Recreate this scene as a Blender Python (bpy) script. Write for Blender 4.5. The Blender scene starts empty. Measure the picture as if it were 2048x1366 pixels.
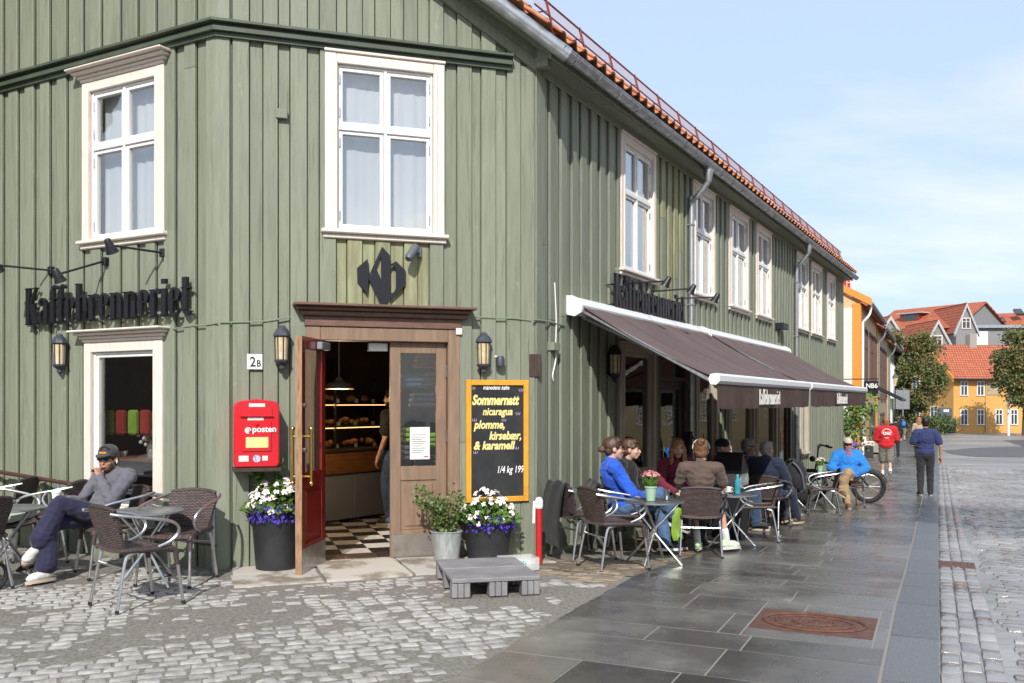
import bpy, bmesh, math, random
import numpy as np
from mathutils import Vector, Matrix, noise
random.seed(7)
R = math.radians
sc = bpy.context.scene
COL = sc.collection
# ---------------------------------------------------------------- camera, sky, sun, exposure
CZ, FPX, CX, HY = 1.55, 1843.0, 1024.0, 804.0      # eye height, focal length and principal point in photo pixels
cam_d = bpy.data.cameras.new('camera'); cam = bpy.data.objects.new('camera', cam_d); COL.objects.link(cam)
cam.location = (0, 0, CZ); cam.rotation_euler = (R(90), 0, 0)
cam_d.sensor_width = 36; cam_d.lens = 36 * FPX / 2048; cam_d.shift_y = (HY - 683) / 2048
cam_d.clip_start = .05; cam_d.clip_end = 2000
sc.camera = cam
SUN_AZ, SUN_EL = R(4.5), R(38)                      # light travels 4.5 deg right of the view direction
world = bpy.data.worlds.new('World'); sc.world = world; world.use_nodes = True
wn = world.node_tree; wn.nodes.clear()
def W(t, **k):
    n = wn.nodes.new(t)
    for a, b in k.items(): setattr(n, a, b)
    return n
wo = W('ShaderNodeOutputWorld'); bg = W('ShaderNodeBackground'); bg.inputs['Strength'].default_value = .142
sky = W('ShaderNodeTexSky', sky_type='NISHITA', sun_disc=False, sun_elevation=SUN_EL, sun_rotation=math.pi + SUN_AZ)
sky.air_density = 1.0; sky.dust_density = 1.6; sky.ozone_density = 1.2
tc = W('ShaderNodeTexCoord'); sep = W('ShaderNodeSeparateXYZ'); wn.links.new(tc.outputs['Generated'], sep.inputs[0])
zz = W('ShaderNodeMath', operation='ADD'); zz.inputs[1].default_value = .22; wn.links.new(sep.outputs['Z'], zz.inputs[0])
zm = W('ShaderNodeMath', operation='MAXIMUM'); zm.inputs[1].default_value = .05; wn.links.new(zz.outputs[0], zm.inputs[0])
dv = W('ShaderNodeVectorMath', operation='DIVIDE'); cb = W('ShaderNodeCombineXYZ')
for i in 'XYZ': wn.links.new(zm.outputs[0], cb.inputs[i])
wn.links.new(tc.outputs['Generated'], dv.inputs[0]); wn.links.new(cb.outputs[0], dv.inputs[1])
mp = W('ShaderNodeMapping'); mp.inputs['Scale'].default_value = (.55, 1.1, .3); mp.inputs['Location'].default_value = (3.1, .4, 0)
wn.links.new(dv.outputs[0], mp.inputs[0])
cn = W('ShaderNodeTexNoise'); cn.inputs['Scale'].default_value = 1.25; cn.inputs['Detail'].default_value = 7; cn.inputs['Roughness'].default_value = .55
wn.links.new(mp.outputs[0], cn.inputs['Vector'])
cr = W('ShaderNodeValToRGB'); cr.color_ramp.elements[0].position = .44; cr.color_ramp.elements[1].position = .62
cr.color_ramp.elements[0].color = (.62, .775, .98, 1); cr.color_ramp.elements[1].color = (.97, .985, 1.0, 1)
wn.links.new(cn.outputs['Fac'], cr.inputs[0])
cm = W('ShaderNodeVectorMath', operation='SCALE'); cm.inputs['Scale'].default_value = 6.9; wn.links.new(cr.outputs[0], cm.inputs[0])
mx = W('ShaderNodeMix', data_type='RGBA'); mx.inputs['Factor'].default_value = .74       # thin bright haze and cloud over the clear sky
wn.links.new(sky.outputs[0], mx.inputs['A']); wn.links.new(cm.outputs[0], mx.inputs['B'])
wn.links.new(mx.outputs['Result'], bg.inputs['Color']); wn.links.new(bg.outputs[0], wo.inputs['Surface'])
sd = bpy.data.lights.new('sun', 'SUN'); sd.energy = 4.15; sd.angle = R(.53); sd.color = (1, .965, .915)
sun = bpy.data.objects.new('sun', sd); COL.objects.link(sun)
ldir = Vector((math.sin(SUN_AZ) * math.cos(SUN_EL), math.cos(SUN_AZ) * math.cos(SUN_EL), -math.sin(SUN_EL)))
sun.rotation_euler = ldir.to_track_quat('-Z', 'Y').to_euler(); sun.location = (-5, -20, 25)
vs = sc.view_settings; vs.view_transform = 'Standard'; vs.look = 'None'; vs.exposure = .22; vs.gamma = 1; vs.use_curve_mapping = False
sc.cycles.max_bounces = 7; sc.cycles.transparent_max_bounces = 12; sc.cycles.caustics_reflective = False; sc.cycles.caustics_refractive = False
# ---------------------------------------------------------------- materials
def srgb(*c):
    if len(c) == 1: c = c[0]
    return tuple(((v / 255) / 12.92 if v / 255 < .04045 else ((v / 255 + .055) / 1.055) ** 2.4) for v in c)
MATS = {}
def pm(name, col, rough=.6, metal=0, col2=None, ns=3, nlo=.4, nhi=.65, bump=0, bs=40, rnd=0, spec=.5, stretch=None, rough2=None, emit=None, detail=5, dist=.01, alpha=1, coat=0, sheen=0, voro=None):
    m = bpy.data.materials.new(name); m.use_nodes = True; t = m.node_tree; N = t.nodes; Lk = t.links
    b = N['Principled BSDF']
    b.inputs['Base Color'].default_value = (*col, 1); b.inputs['Roughness'].default_value = rough; b.inputs['Metallic'].default_value = metal
    b.inputs['Specular IOR Level'].default_value = spec; b.inputs['Coat Weight'].default_value = coat; b.inputs['Alpha'].default_value = alpha
    b.inputs['Sheen Weight'].default_value = sheen
    if emit: b.inputs['Emission Color'].default_value = (*emit[0], 1); b.inputs['Emission Strength'].default_value = emit[1]
    geo = N.new('ShaderNodeNewGeometry'); vec = geo.outputs['Position']
    if stretch:
        mpn = N.new('ShaderNodeMapping'); mpn.inputs['Scale'].default_value = stretch; Lk.new(vec, mpn.inputs[0]); vec = mpn.outputs[0]
    out = None
    if col2 is not None:
        nz = N.new('ShaderNodeTexNoise'); nz.inputs['Scale'].default_value = ns; nz.inputs['Detail'].default_value = detail; nz.inputs['Roughness'].default_value = .62
        Lk.new(vec, nz.inputs['Vector'])
        mr = N.new('ShaderNodeMapRange'); mr.inputs['From Min'].default_value = nlo; mr.inputs['From Max'].default_value = nhi
        Lk.new(nz.outputs['Fac'], mr.inputs['Value'])
        mi = N.new('ShaderNodeMix'); mi.data_type = 'RGBA'; mi.inputs['A'].default_value = (*col, 1); mi.inputs['B'].default_value = (*col2, 1)
        Lk.new(mr.outputs[0], mi.inputs['Factor']); out = mi.outputs['Result']
        if rough2 is not None:
            m2 = N.new('ShaderNodeMapRange'); m2.inputs['To Min'].default_value = rough; m2.inputs['To Max'].default_value = rough2
            Lk.new(mr.outputs[0], m2.inputs['Value']); Lk.new(m2.outputs[0], b.inputs['Roughness'])
    if rnd:
        oi = N.new('ShaderNodeObjectInfo'); mr = N.new('ShaderNodeMapRange'); mr.inputs['To Min'].default_value = 1 - rnd; mr.inputs['To Max'].default_value = 1 + rnd
        Lk.new(oi.outputs['Random'], mr.inputs['Value'])
        hs_ = N.new('ShaderNodeHueSaturation'); Lk.new(mr.outputs[0], hs_.inputs['Value'])
        if out: Lk.new(out, hs_.inputs['Color'])
        else: hs_.inputs['Color'].default_value = (*col, 1)
        out = hs_.outputs[0]
    if out: Lk.new(out, b.inputs['Base Color'])
    if bump:
        nz = N.new('ShaderNodeTexNoise'); nz.inputs['Scale'].default_value = bs; nz.inputs['Detail'].default_value = 4; Lk.new(vec, nz.inputs['Vector'])
        bp = N.new('ShaderNodeBump'); bp.inputs['Strength'].default_value = bump; bp.inputs['Distance'].default_value = dist
        Lk.new(nz.outputs['Fac'], bp.inputs['Height']); Lk.new(bp.outputs[0], b.inputs['Normal'])
    MATS[name] = m; return m
def glassm(name, tint=(1, 1, 1), base=.05, rough=.01, boost=1.0):
    m = bpy.data.materials.new(name); m.use_nodes = True; t = m.node_tree; N = t.nodes; Lk = t.links; N.clear()
    o = N.new('ShaderNodeOutputMaterial'); mix = N.new('ShaderNodeMixShader'); tr = N.new('ShaderNodeBsdfTransparent'); gl = N.new('ShaderNodeBsdfGlossy')
    tr.inputs[0].default_value = (*tint, 1); gl.inputs['Roughness'].default_value = rough
    fr = N.new('ShaderNodeFresnel'); g0 = N.new('ShaderNodeNewGeometry'); io = N.new('ShaderNodeMapRange'); io.inputs['To Min'].default_value = 1.55; io.inputs['To Max'].default_value = 1 / 1.55
    Lk.new(g0.outputs['Backfacing'], io.inputs['Value']); Lk.new(io.outputs[0], fr.inputs[0])          # same reflectance from both sides of the sheet
    ma = N.new('ShaderNodeMath'); ma.operation = 'MULTIPLY_ADD'; ma.inputs[1].default_value = boost; ma.inputs[2].default_value = base; ma.use_clamp = True
    geo = N.new('ShaderNodeNewGeometry'); nz = N.new('ShaderNodeTexNoise'); nz.inputs['Scale'].default_value = 2.2; Lk.new(geo.outputs['Position'], nz.inputs['Vector'])
    bp = N.new('ShaderNodeBump'); bp.inputs['Strength'].default_value = .06; bp.inputs['Distance'].default_value = .05; Lk.new(nz.outputs['Fac'], bp.inputs['Height']); Lk.new(bp.outputs[0], gl.inputs['Normal'])
    Lk.new(fr.outputs[0], ma.inputs[0]); Lk.new(ma.outputs[0], mix.inputs[0]); Lk.new(tr.outputs[0], mix.inputs[1]); Lk.new(gl.outputs[0], mix.inputs[2]); Lk.new(mix.outputs[0], o.inputs[0])
    MATS[name] = m; return m
def brickm(name, c1, c2, mortar, sx, sy, msize=.02, rough=.6, bump=.5, axes='XY', coord='Object', rot=0, dist=.004, spec=.4, ns=None):
    m = bpy.data.materials.new(name); m.use_nodes = True; t = m.node_tree; N = t.nodes; Lk = t.links; b = N['Principled BSDF']
    b.inputs['Roughness'].default_value = rough; b.inputs['Specular IOR Level'].default_value = spec
    if coord == 'World': vec = N.new('ShaderNodeNewGeometry').outputs['Position']
    else: vec = N.new('ShaderNodeTexCoord').outputs['Object']
    s = N.new('ShaderNodeSeparateXYZ'); c = N.new('ShaderNodeCombineXYZ'); Lk.new(vec, s.inputs[0])
    Lk.new(s.outputs[axes[0]], c.inputs['X']); Lk.new(s.outputs[axes[1]], c.inputs['Y'])
    mpn = N.new('ShaderNodeMapping'); mpn.inputs['Rotation'].default_value = (0, 0, rot); Lk.new(c.outputs[0], mpn.inputs[0])
    br = N.new('ShaderNodeTexBrick'); br.inputs['Scale'].default_value = 1; br.inputs['Brick Width'].default_value = sx; br.inputs['Row Height'].default_value = sy
    br.inputs['Mortar Size'].default_value = msize; br.inputs['Mortar Smooth'].default_value = .3; br.inputs['Color1'].default_value = (*c1, 1); br.inputs['Color2'].default_value = (*c2, 1); br.inputs['Mortar'].default_value = (*mortar, 1)
    Lk.new(mpn.outputs[0], br.inputs['Vector']); Lk.new(br.outputs['Color'], b.inputs['Base Color'])
    bp = N.new('ShaderNodeBump'); bp.invert = True; bp.inputs['Strength'].default_value = bump; bp.inputs['Distance'].default_value = dist
    Lk.new(br.outputs['Fac'], bp.inputs['Height']); Lk.new(bp.outputs[0], b.inputs['Normal'])
    MATS[name] = m; return m
G1, G2 = (.222, .240, .176), (.158, .176, .124)
pm('green', G1, .62, col2=G2, ns=2.4, nlo=.45, nhi=.8, stretch=(9, 9, .7), bump=.35, bs=14, rnd=.09, dist=.006)
def streaks(m, col, scale, lo, hi, fac):                              # dark weather cracks and knots along the grain
    t = MATS[m].node_tree; N = t.nodes; b = N['Principled BSDF']; lk = b.inputs['Base Color'].links[0]; src = lk.from_socket
    g = N.new('ShaderNodeNewGeometry'); mp_ = N.new('ShaderNodeMapping'); mp_.inputs['Scale'].default_value = scale; t.links.new(g.outputs['Position'], mp_.inputs[0])
    nz = N.new('ShaderNodeTexNoise'); nz.inputs['Scale'].default_value = 1; nz.inputs['Detail'].default_value = 6; nz.inputs['Roughness'].default_value = .7; t.links.new(mp_.outputs[0], nz.inputs['Vector'])
    mr = N.new('ShaderNodeMapRange'); mr.inputs['From Min'].default_value = lo; mr.inputs['From Max'].default_value = hi; mr.inputs['To Max'].default_value = fac; t.links.new(nz.outputs['Fac'], mr.inputs['Value'])
    mi = N.new('ShaderNodeMix'); mi.data_type = 'RGBA'; mi.inputs['B'].default_value = (*col, 1); t.links.new(mr.outputs[0], mi.inputs['Factor']); t.links.new(src, mi.inputs['A']); t.links.new(mi.outputs['Result'], b.inputs['Base Color'])
streaks('green', (.075, .085, .05), (38, 38, 1.1), .57, .70, .75); streaks('green', (.34, .36, .27), (9, 9, 5), .62, .72, .5)
pm('olive', (.21, .20, .115), .7, col2=(.30, .32, .18), ns=2.2, stretch=(7, 7, .8), bump=.35, bs=14, rnd=.10, dist=.006)
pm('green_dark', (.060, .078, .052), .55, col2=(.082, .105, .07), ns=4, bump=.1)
pm('cream', (.74, .66, .58), .55, col2=(.60, .50, .42), ns=5, nlo=.52, nhi=.8, stretch=(6, 6, 1), bump=.2, bs=20, dist=.004)
pm('white_paint', (.80, .79, .77), .45, col2=(.70, .68, .65), ns=6, nlo=.5, nhi=.8)
pm('curtain', (.60, .61, .62), .9, bump=.2, bs=8); pm('roller_blind', (.80, .80, .79), .9, col2=(.70, .71, .71), ns=.8)
pm('blind', (.72, .73, .74), .8)
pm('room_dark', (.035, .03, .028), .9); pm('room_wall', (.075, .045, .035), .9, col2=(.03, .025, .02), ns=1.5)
pm('brown_paint', (.205, .132, .086), .55, col2=(.27, .175, .115), ns=3, stretch=(6, 6, .8), bump=.2, bs=16, dist=.004, rnd=.05)
pm('brown_dark', (.13, .07, .048), .55, col2=(.18, .10, .07), ns=4, stretch=(2, 2, 6), bump=.2)
pm('brown_shop', (.045, .027, .018), .45, col2=(.065, .04, .028), ns=4, stretch=(5, 5, 1))
pm('tan_frame', (.50, .44, .36), .55, col2=(.42, .36, .29), ns=4, stretch=(6, 6, 1))
pm('bare_wood', (.36, .22, .12), .7, col2=(.22, .12, .07), ns=8, stretch=(8, 8, 1))
pm('red_door', (.20, .014, .010), .25, col2=(.13, .01, .008), ns=6, nlo=.5, nhi=.7, coat=.4)
pm('brass', (.75, .48, .12), .25, 1); pm('steel', (.62, .62, .62), .32, 1, col2=(.45, .45, .45), ns=20); pm('alu', (.66, .67, .68), .28, 1, col2=(.52, .52, .53), ns=30, rough2=.42)
pm('alu_top', (.50, .51, .53), .32, .9, col2=(.38, .39, .41), ns=14, rough2=.45)
pm('kick', (.38, .35, .31), .42, .7, col2=(.25, .21, .17), ns=7, rough2=.6)
pm('galv', (.50, .52, .54), .38, .85, col2=(.33, .35, .37), ns=7, rough2=.5); pm('galv_old', (.34, .34, .345), .5, .6, col2=(.24, .24, .25), ns=9, stretch=(4, 4, 1))
pm('zinc', (.40, .42, .42), .5, .6, col2=(.55, .57, .55), ns=10, stretch=(5, 5, .8), rough2=.65)
pm('black_metal', (.012, .013, .016), .42); pm('sign_black', (.011, .011, .015), .35, bump=.05); pm('grey_metal', (.10, .11, .13), .45); pm('iron_grey', (.045, .05, .065), .5, bump=.15, bs=60)
pm('lamp_glass', (.62, .47, .25), .25, col2=(.72, .62, .42), ns=14); pm('bulb', (.9, .85, .7), .3)
pm('tile_red', (.47, .17, .085), .75, col2=(.56, .26, .13), ns=6, bump=.3, bs=40, rnd=.16)
pm('guard_red', (.20, .035, .022), .5); pm('plastic_white', (.78, .78, .76), .35); pm('cable', (.20, .25, .17), .6)
pm('post_red', (.62, .012, .022), .32, col2=(.55, .02, .03), ns=5, coat=.25); pm('red_paint', (.50, .012, .015), .45, col2=(.42, .02, .02), ns=8, bump=.2)
pm('paper', (.78, .77, .72), .7, col2=(.70, .69, .62), ns=20); pm('yellow_label', (.80, .62, .26), .6); pm('ink', (.015, .015, .018), .6); pm('blue_sticker', (.15, .22, .5), .5, col2=(.7, .7, .75), ns=60)
pm('board_frame', (.70, .34, .03), .5, col2=(.60, .27, .02), ns=8); pm('chalkboard', (.012, .013, .015), .75, col2=(.028, .029, .03), ns=4)
pm('chalk_white', (.8, .8, .78), .9); pm('chalk_yellow', (.80, .66, .26), .9); pm('chalk_violet', (.5, .4, .75), .9)
pm('pot_black', (.022, .022, .024), .55, col2=(.035, .035, .037), ns=4, bump=.1, bs=18); pm('soil', (.03, .022, .015), .95)
pm('leaf', (.085, .17, .03), .55, col2=(.14, .24, .05), ns=22, rnd=.1); pm('leaf_dark', (.04, .085, .02), .55, col2=(.08, .14, .03), ns=20); pm('leaf_rose', (.075, .13, .03), .55, col2=(.16, .20, .06), ns=25)
pm('petal_white', (.78, .66, .62), .7, col2=(.85, .80, .76), ns=30); pm('petal_blue', (.045, .028, .42), .6, col2=(.12, .06, .55), ns=40); pm('petal_pink', (.62, .17, .24), .6, col2=(.75, .40, .33), ns=40); pm('petal_violet', (.30, .10, .5), .6)
pm('stem', (.08, .11, .03), .7); pm('pot_mint', (.33, .50, .36), .5)
pm('pallet', (.20, .19, .20), .62, col2=(.27, .26, .265), ns=5, bump=.2, bs=60); pm('clear_plastic', (.75, .78, .76), .2, alpha=.28); pm('teal', (.03, .55, .50), .5)
pm('awning', (.165, .118, .113), .85, col2=(.20, .146, .140), ns=1.5, stretch=(1, 1, 1), bump=.15, bs=8, dist=.01); pm('valance', (.060, .034, .027), .85, col2=(.085, .050, .040), ns=6, bump=.4, bs=9)
aw = MATS['awning'].node_tree; a_o = [n for n in aw.nodes if n.type == 'OUTPUT_MATERIAL'][0]; a_t = aw.nodes.new('ShaderNodeBsdfTranslucent'); a_t.inputs[0].default_value = (.42, .28, .22, 1); a_m = aw.nodes.new('ShaderNodeMixShader'); a_m.inputs[0].default_value = .30      # canvas lets some light through
aw.links.new(aw.nodes['Principled BSDF'].outputs[0], a_m.inputs[1]); aw.links.new(a_t.outputs[0], a_m.inputs[2]); aw.links.new(a_m.outputs[0], a_o.inputs[0])
pm('awning_white', (.76, .77, .79), .35); pm('print_white', (.75, .72, .68), .8)
pm('skin', (.56, .33, .24), .55, col2=(.60, .37, .28), ns=12); pm('skin_tan', (.44, .22, .14), .55, col2=(.48, .26, .17), ns=12)
def cloth(n, c, f=.72, bsc=9, st=.5): return pm(n, c, .85, col2=tuple(v * f for v in c), ns=5, bump=st, bs=bsc, dist=.02, sheen=.15)
cloth('c_grey', (.135, .13, .155)); cloth('c_navy', (.018, .017, .055)); cloth('c_charcoal', (.045, .043, .045)); cloth('c_blue', (.015, .10, .60)); cloth('c_jacketblue', (.02, .22, .66)); cloth('c_denim', (.075, .14, .27)); cloth('c_denim_dark', (.03, .065, .13))
cloth('c_black', (.010, .010, .012)); cloth('c_maroon', (.17, .012, .035)); cloth('c_brown', (.105, .070, .055)); cloth('c_khaki', (.40, .27, .14)); cloth('c_red', (.58, .008, .014)); cloth('c_shorts', (.20, .19, .165)); cloth('c_poloblue', (.022, .032, .115)); cloth('c_slate', (.020, .021, .026)); cloth('c_white', (.75, .74, .74)); cloth('c_beige', (.42, .34, .25)); cloth('c_redjacket', (.42, .04, .025)); cloth('c_jacketnavy', (.012, .020, .050)); cloth('c_capcream', (.55, .47, .40)); cloth('c_lime', (.28, .46, .04)); cloth('c_sage', (.42, .46, .38)); cloth('c_bag', (.012, .013, .02)); cloth('c_sack', (.36, .31, .27))
brickm('c_plaid', (.30, .29, .34), (.16, .15, .21), (.025, .025, .05), .05, .05, .016, .9, .1, 'XZ'); brickm('c_plaid_violet', (.20, .05, .16), (.10, .04, .20), (.35, .12, .16), .035, .04, .01, .9, .1, 'XZ')
pm('hair_brown', (.055, .028, .016), .5, col2=(.10, .05, .028), ns=40, stretch=(1, 1, .3), bump=.6, bs=50); pm('hair_dark', (.014, .010, .008), .5, bump=.5, bs=50); pm('hair_ginger', (.26, .11, .045), .5, col2=(.40, .20, .09), ns=30, bump=.6, bs=45); pm('hair_auburn', (.13, .060, .028), .5, col2=(.22, .11, .05), ns=40, bump=.6, bs=50); pm('hair_grey', (.36, .34, .32), .6, col2=(.22, .20, .19), ns=40, bump=.5, bs=50)
pm('shoe_white', (.62, .58, .54), .6, col2=(.72, .70, .68), ns=20); pm('shoe_sole', (.48, .40, .32), .7); pm('shoe_dark', (.02, .02, .022), .6); pm('shoe_brown', (.12, .07, .045), .7); pm('shoe_neon', (.45, .75, .35), .6, col2=(.8, .8, .75), ns=25); pm('lens', (.008, .006, .006), .08)
pm('eye', (.02, .015, .012), .2); pm('lip', (.36, .12, .10), .5)
brickm('wicker_back', (.175, .130, .122), (.110, .078, .072), (.012, .008, .008), .046, .0135, .0034, .55, 1.0, 'XZ', dist=.006); brickm('wicker_seat', (.175, .130, .122), (.110, .078, .072), (.012, .008, .008), .0135, .046, .0034, .55, 1.0, 'XY', dist=.006)
pm('wicker_rim', (.075, .052, .049), .55, col2=(.03, .02, .02), ns=120, nlo=.45, nhi=.55, bump=.6, bs=160, dist=.004)
pm('rubber', (.012, .012, .013), .75, bump=.2, bs=30); pm('tyre', (.02, .019, .018), .8)
pm('sett', (.275, .258, .238), .9, col2=(.43, .408, .38), ns=14, nlo=.38, nhi=.62, bump=.8, bs=70, rnd=.15, dist=.008, spec=.2, detail=8)
pm('sett_tan', (.30, .225, .15), .65, col2=(.20, .17, .14), ns=6, bump=.5, bs=40, rnd=.28, dist=.008)
pm('sett_street', (.23, .22, .222), .14, col2=(.33, .315, .305), ns=1.0, nlo=.45, nhi=.62, rough2=.55, bump=.6, bs=26, rnd=.18, dist=.01)
pm('grit', (.190, .170, .145), .95, col2=(.35, .322, .285), ns=34, nlo=.36, nhi=.66, bump=1, bs=150, dist=.016, detail=12, spec=.2)
pm('grit_brown', (.13, .095, .06), .85, col2=(.19, .155, .115), ns=3, bump=.8, bs=90, dist=.012, detail=9)
pm('slate', (.078, .071, .064), .20, col2=(.150, .139, .124), ns=1.3, nlo=.40, nhi=.66, rough2=.42, bump=.32, bs=60, rnd=.42, dist=.005, detail=10, spec=.6)
pm('joint', (.24, .225, .20), .85, bump=.3); pm('kerb_stone', (.10, .10, .105), .22, col2=(.125, .125, .13), ns=60, rough2=.55, bump=.5, bs=130, rnd=.12, dist=.004)
pm('flag', (.50, .455, .40), .75, col2=(.24, .20, .15), ns=2.2, nlo=.50, nhi=.60, bump=.4, bs=40, dist=.006, rnd=.06)
pm('rust', (.12, .050, .032), .6, col2=(.17, .085, .06), ns=12, bump=.4, bs=60, metal=.3)
pm('far_road', (.33, .32, .31), .30, col2=(.20, .195, .19), ns=.30, nlo=.38, nhi=.62, rough2=.55, stretch=(.6, 2.2, 1), bump=.6, bs=9, dist=.02, detail=9)
pm('ground', (.20, .19, .18), .8, col2=(.14, .135, .13), ns=.5, bump=.5, bs=30)
pm('asphalt_patch', (.12, .12, .128), .7, bump=.4, bs=60)
streaks('slate', (.40, .38, .35), (2.6, 2.6, 1), .665, .70, .6); streaks('sett', (.20, .145, .09), (1.7, 1.7, 1), .64, .70, .5)
# ---------------------------------------------------------------- mesh helper
class MB:
    def __init__(s): s.v = []; s.f = []; s.m = []
    def add(s, vs_, fs, mi=0):
        o = len(s.v); s.v += [tuple(p) for p in vs_]; s.f += [tuple(i + o for i in f) for f in fs]; s.m += [mi] * len(fs); return s
    def box(s, x0, x1, y0, y1, z0, z1, M=None, mi=0):
        p = [Vector((x, y, z)) for z in (z0, z1) for y in (y0, y1) for x in (x0, x1)]
        if M is not None: p = [M @ q for q in p]
        return s.add(p, [(0, 2, 3, 1), (4, 5, 7, 6), (0, 1, 5, 4), (1, 3, 7, 5), (3, 2, 6, 7), (2, 0, 4, 6)], mi)
    def cbox(s, x0, x1, y0, y1, z0, z1, b=.005, M=None, mi=0):      # chamfered box
        vs_, idx = [], {}
        X, Y, Z = (x0, x1), (y0, y1), (z0, z1)
        for i in (0, 1):
            for j in (0, 1):
                for k in (0, 1):
                    for a in range(3):
                        q = [X[i] + (b if i == 0 else -b), Y[j] + (b if j == 0 else -b), Z[k] + (b if k == 0 else -b)]
                        q[a] = (X[i], Y[j], Z[k])[a]
                        idx[i, j, k, a] = len(vs_); vs_.append(Vector(q))
        F = []
        for a in range(3):
            o1, o2 = (a + 1) % 3, (a + 2) % 3
            for v in (0, 1):
                c = []
                for (p, q) in ((0, 0), (1, 0), (1, 1), (0, 1)):
                    e = [0, 0, 0]; e[a] = v; e[o1] = p; e[o2] = q; c.append(idx[(*e, a)])
                F.append(c if v else c[::-1])
            for p in (0, 1):
                for q in (0, 1):
                    e0 = [0, 0, 0]; e0[a] = 0; e0[o1] = p; e0[o2] = q; e1 = list(e0); e1[a] = 1
                    F.append([idx[(*e0, o1)], idx[(*e1, o1)], idx[(*e1, o2)], idx[(*e0, o2)]])
        for i in (0, 1):
            for j in (0, 1):
                for k in (0, 1): F.append([idx[i, j, k, 0], idx[i, j, k, 1], idx[i, j, k, 2]])
        if M is not None: vs_ = [M @ q for q in vs_]
        return s.add(vs_, F, mi)
    def tube(s, pts, r, n=8, mi=0, closed=False, flat=1.0, round_=False):
        pts = [Vector(p) for p in pts]; L = len(pts); rr = r if isinstance(r, (list, tuple)) else [r] * L
        if round_ and not closed:
            d0 = (pts[0] - pts[1]).normalized(); d1 = (pts[-1] - pts[-2]).normalized(); a, b = rr[0], rr[-1]
            pts = [pts[0] + d0 * a * .95, pts[0] + d0 * a * .6] + pts + [pts[-1] + d1 * b * .6, pts[-1] + d1 * b * .95]
            rr = [a * .3, a * .8] + list(rr) + [b * .8, b * .3]; L = len(pts)
        tg = []
        for i in range(L):
            if closed: d = pts[(i + 1) % L] - pts[i - 1]
            else: d = pts[min(i + 1, L - 1)] - pts[max(i - 1, 0)]
            tg.append(d.normalized() if d.length > 1e-9 else Vector((0, 0, 1)))
        up = Vector((0, 0, 1)) if abs(tg[0].z) < .9 else Vector((0, 1, 0))
        nx = (up - tg[0] * up.dot(tg[0])).normalized(); vs_ = []
        for i in range(L):
            nx = (nx - tg[i] * nx.dot(tg[i])); nx = nx.normalized() if nx.length > 1e-6 else Vector((1, 0, 0)); by = tg[i].cross(nx)
            for k in range(n):
                a = 2 * math.pi * k / n; vs_.append(pts[i] + nx * (math.cos(a) * rr[i] * flat) + by * (math.sin(a) * rr[i]))
        fs = [(i * n + k, i * n + (k + 1) % n, ((i + 1) % L) * n + (k + 1) % n, ((i + 1) % L) * n + k) for i in range(L if closed else L - 1) for k in range(n)]
        if not closed: fs += [tuple(range(n))[::-1], tuple((L - 1) * n + k for k in range(n))]
        return s.add(vs_, fs, mi)
    def lathe(s, prof, n=20, M=None, mi=0):
        vs_ = []; M = M or Matrix()
        for (r, z) in prof:
            for k in range(n): a = 2 * math.pi * k / n; vs_.append(M @ Vector((r * math.cos(a), r * math.sin(a), z)))
        L = len(prof); fs = [(i * n + k, i * n + (k + 1) % n, (i + 1) * n + (k + 1) % n, (i + 1) * n + k) for i in range(L - 1) for k in range(n)]
        fs += [tuple(range(n))[::-1], tuple((L - 1) * n + k for k in range(n))]
        return s.add(vs_, fs, mi)
    def prism(s, poly, z0, z1, M=None, mi=0):                       # polygon in local XY, extruded along Z
        M = M or Matrix(); n = len(poly)
        vs_ = [M @ Vector((p[0], p[1], z0)) for p in poly] + [M @ Vector((p[0], p[1], z1)) for p in poly]
        return s.add(vs_, [tuple(range(n))[::-1], tuple(range(n, 2 * n))] + [(i, (i + 1) % n, n + (i + 1) % n, n + i) for i in range(n)], mi)
    def ell(s, c, r, M=None, nu=12, nv=8, mi=0):
        c = Vector(c); r = (r, r, r) if isinstance(r, (int, float)) else r; vs_ = []; Q = M or Matrix()
        Q = Q.to_3x3()
        for j in range(1, nv):
            ph = math.pi * j / nv
            for i in range(nu): a = 2 * math.pi * i / nu; vs_.append(c + Q @ Vector((r[0] * math.sin(ph) * math.cos(a), r[1] * math.sin(ph) * math.sin(a), -r[2] * math.cos(ph))))
        b = len(vs_); vs_ += [c + Q @ Vector((0, 0, -r[2])), c + Q @ Vector((0, 0, r[2]))]
        fs = [(j * nu + i, j * nu + (i + 1) % nu, (j + 1) * nu + (i + 1) % nu, (j + 1) * nu + i) for j in range(nv - 2) for i in range(nu)]
        fs += [((i + 1) % nu, i, b) for i in range(nu)] + [((nv - 2) * nu + i, (nv - 2) * nu + (i + 1) % nu, b + 1) for i in range(nu)]
        return s.add(vs_, fs, mi)
    def surf(s, fn, nu, nv, th=.01, mi=0):                          # thick sheet fn(u,v)->Vector, u,v in 0..1
        P = [[Vector(fn(i / nu, j / nv)) for j in range(nv + 1)] for i in range(nu + 1)]; A = []; B = []
        for i in range(nu + 1):
            for j in range(nv + 1):
                du = P[min(i + 1, nu)][j] - P[max(i - 1, 0)][j]; dv_ = P[i][min(j + 1, nv)] - P[i][max(j - 1, 0)]; nn = du.cross(dv_).normalized()
                A.append(P[i][j] + nn * th / 2); B.append(P[i][j] - nn * th / 2)
        w = nv + 1; N_ = len(A); fs = []
        for i in range(nu):
            for j in range(nv):
                q = (i * w + j, (i + 1) * w + j, (i + 1) * w + j + 1, i * w + j + 1); fs.append(q); fs.append(tuple(N_ + k for k in q[::-1]))
        bd = [i * w for i in range(nu + 1)] + [nu * w + j for j in range(1, nv + 1)] + [i * w + nv for i in range(nu - 1, -1, -1)] + [j for j in range(nv - 1, 0, -1)]
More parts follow.
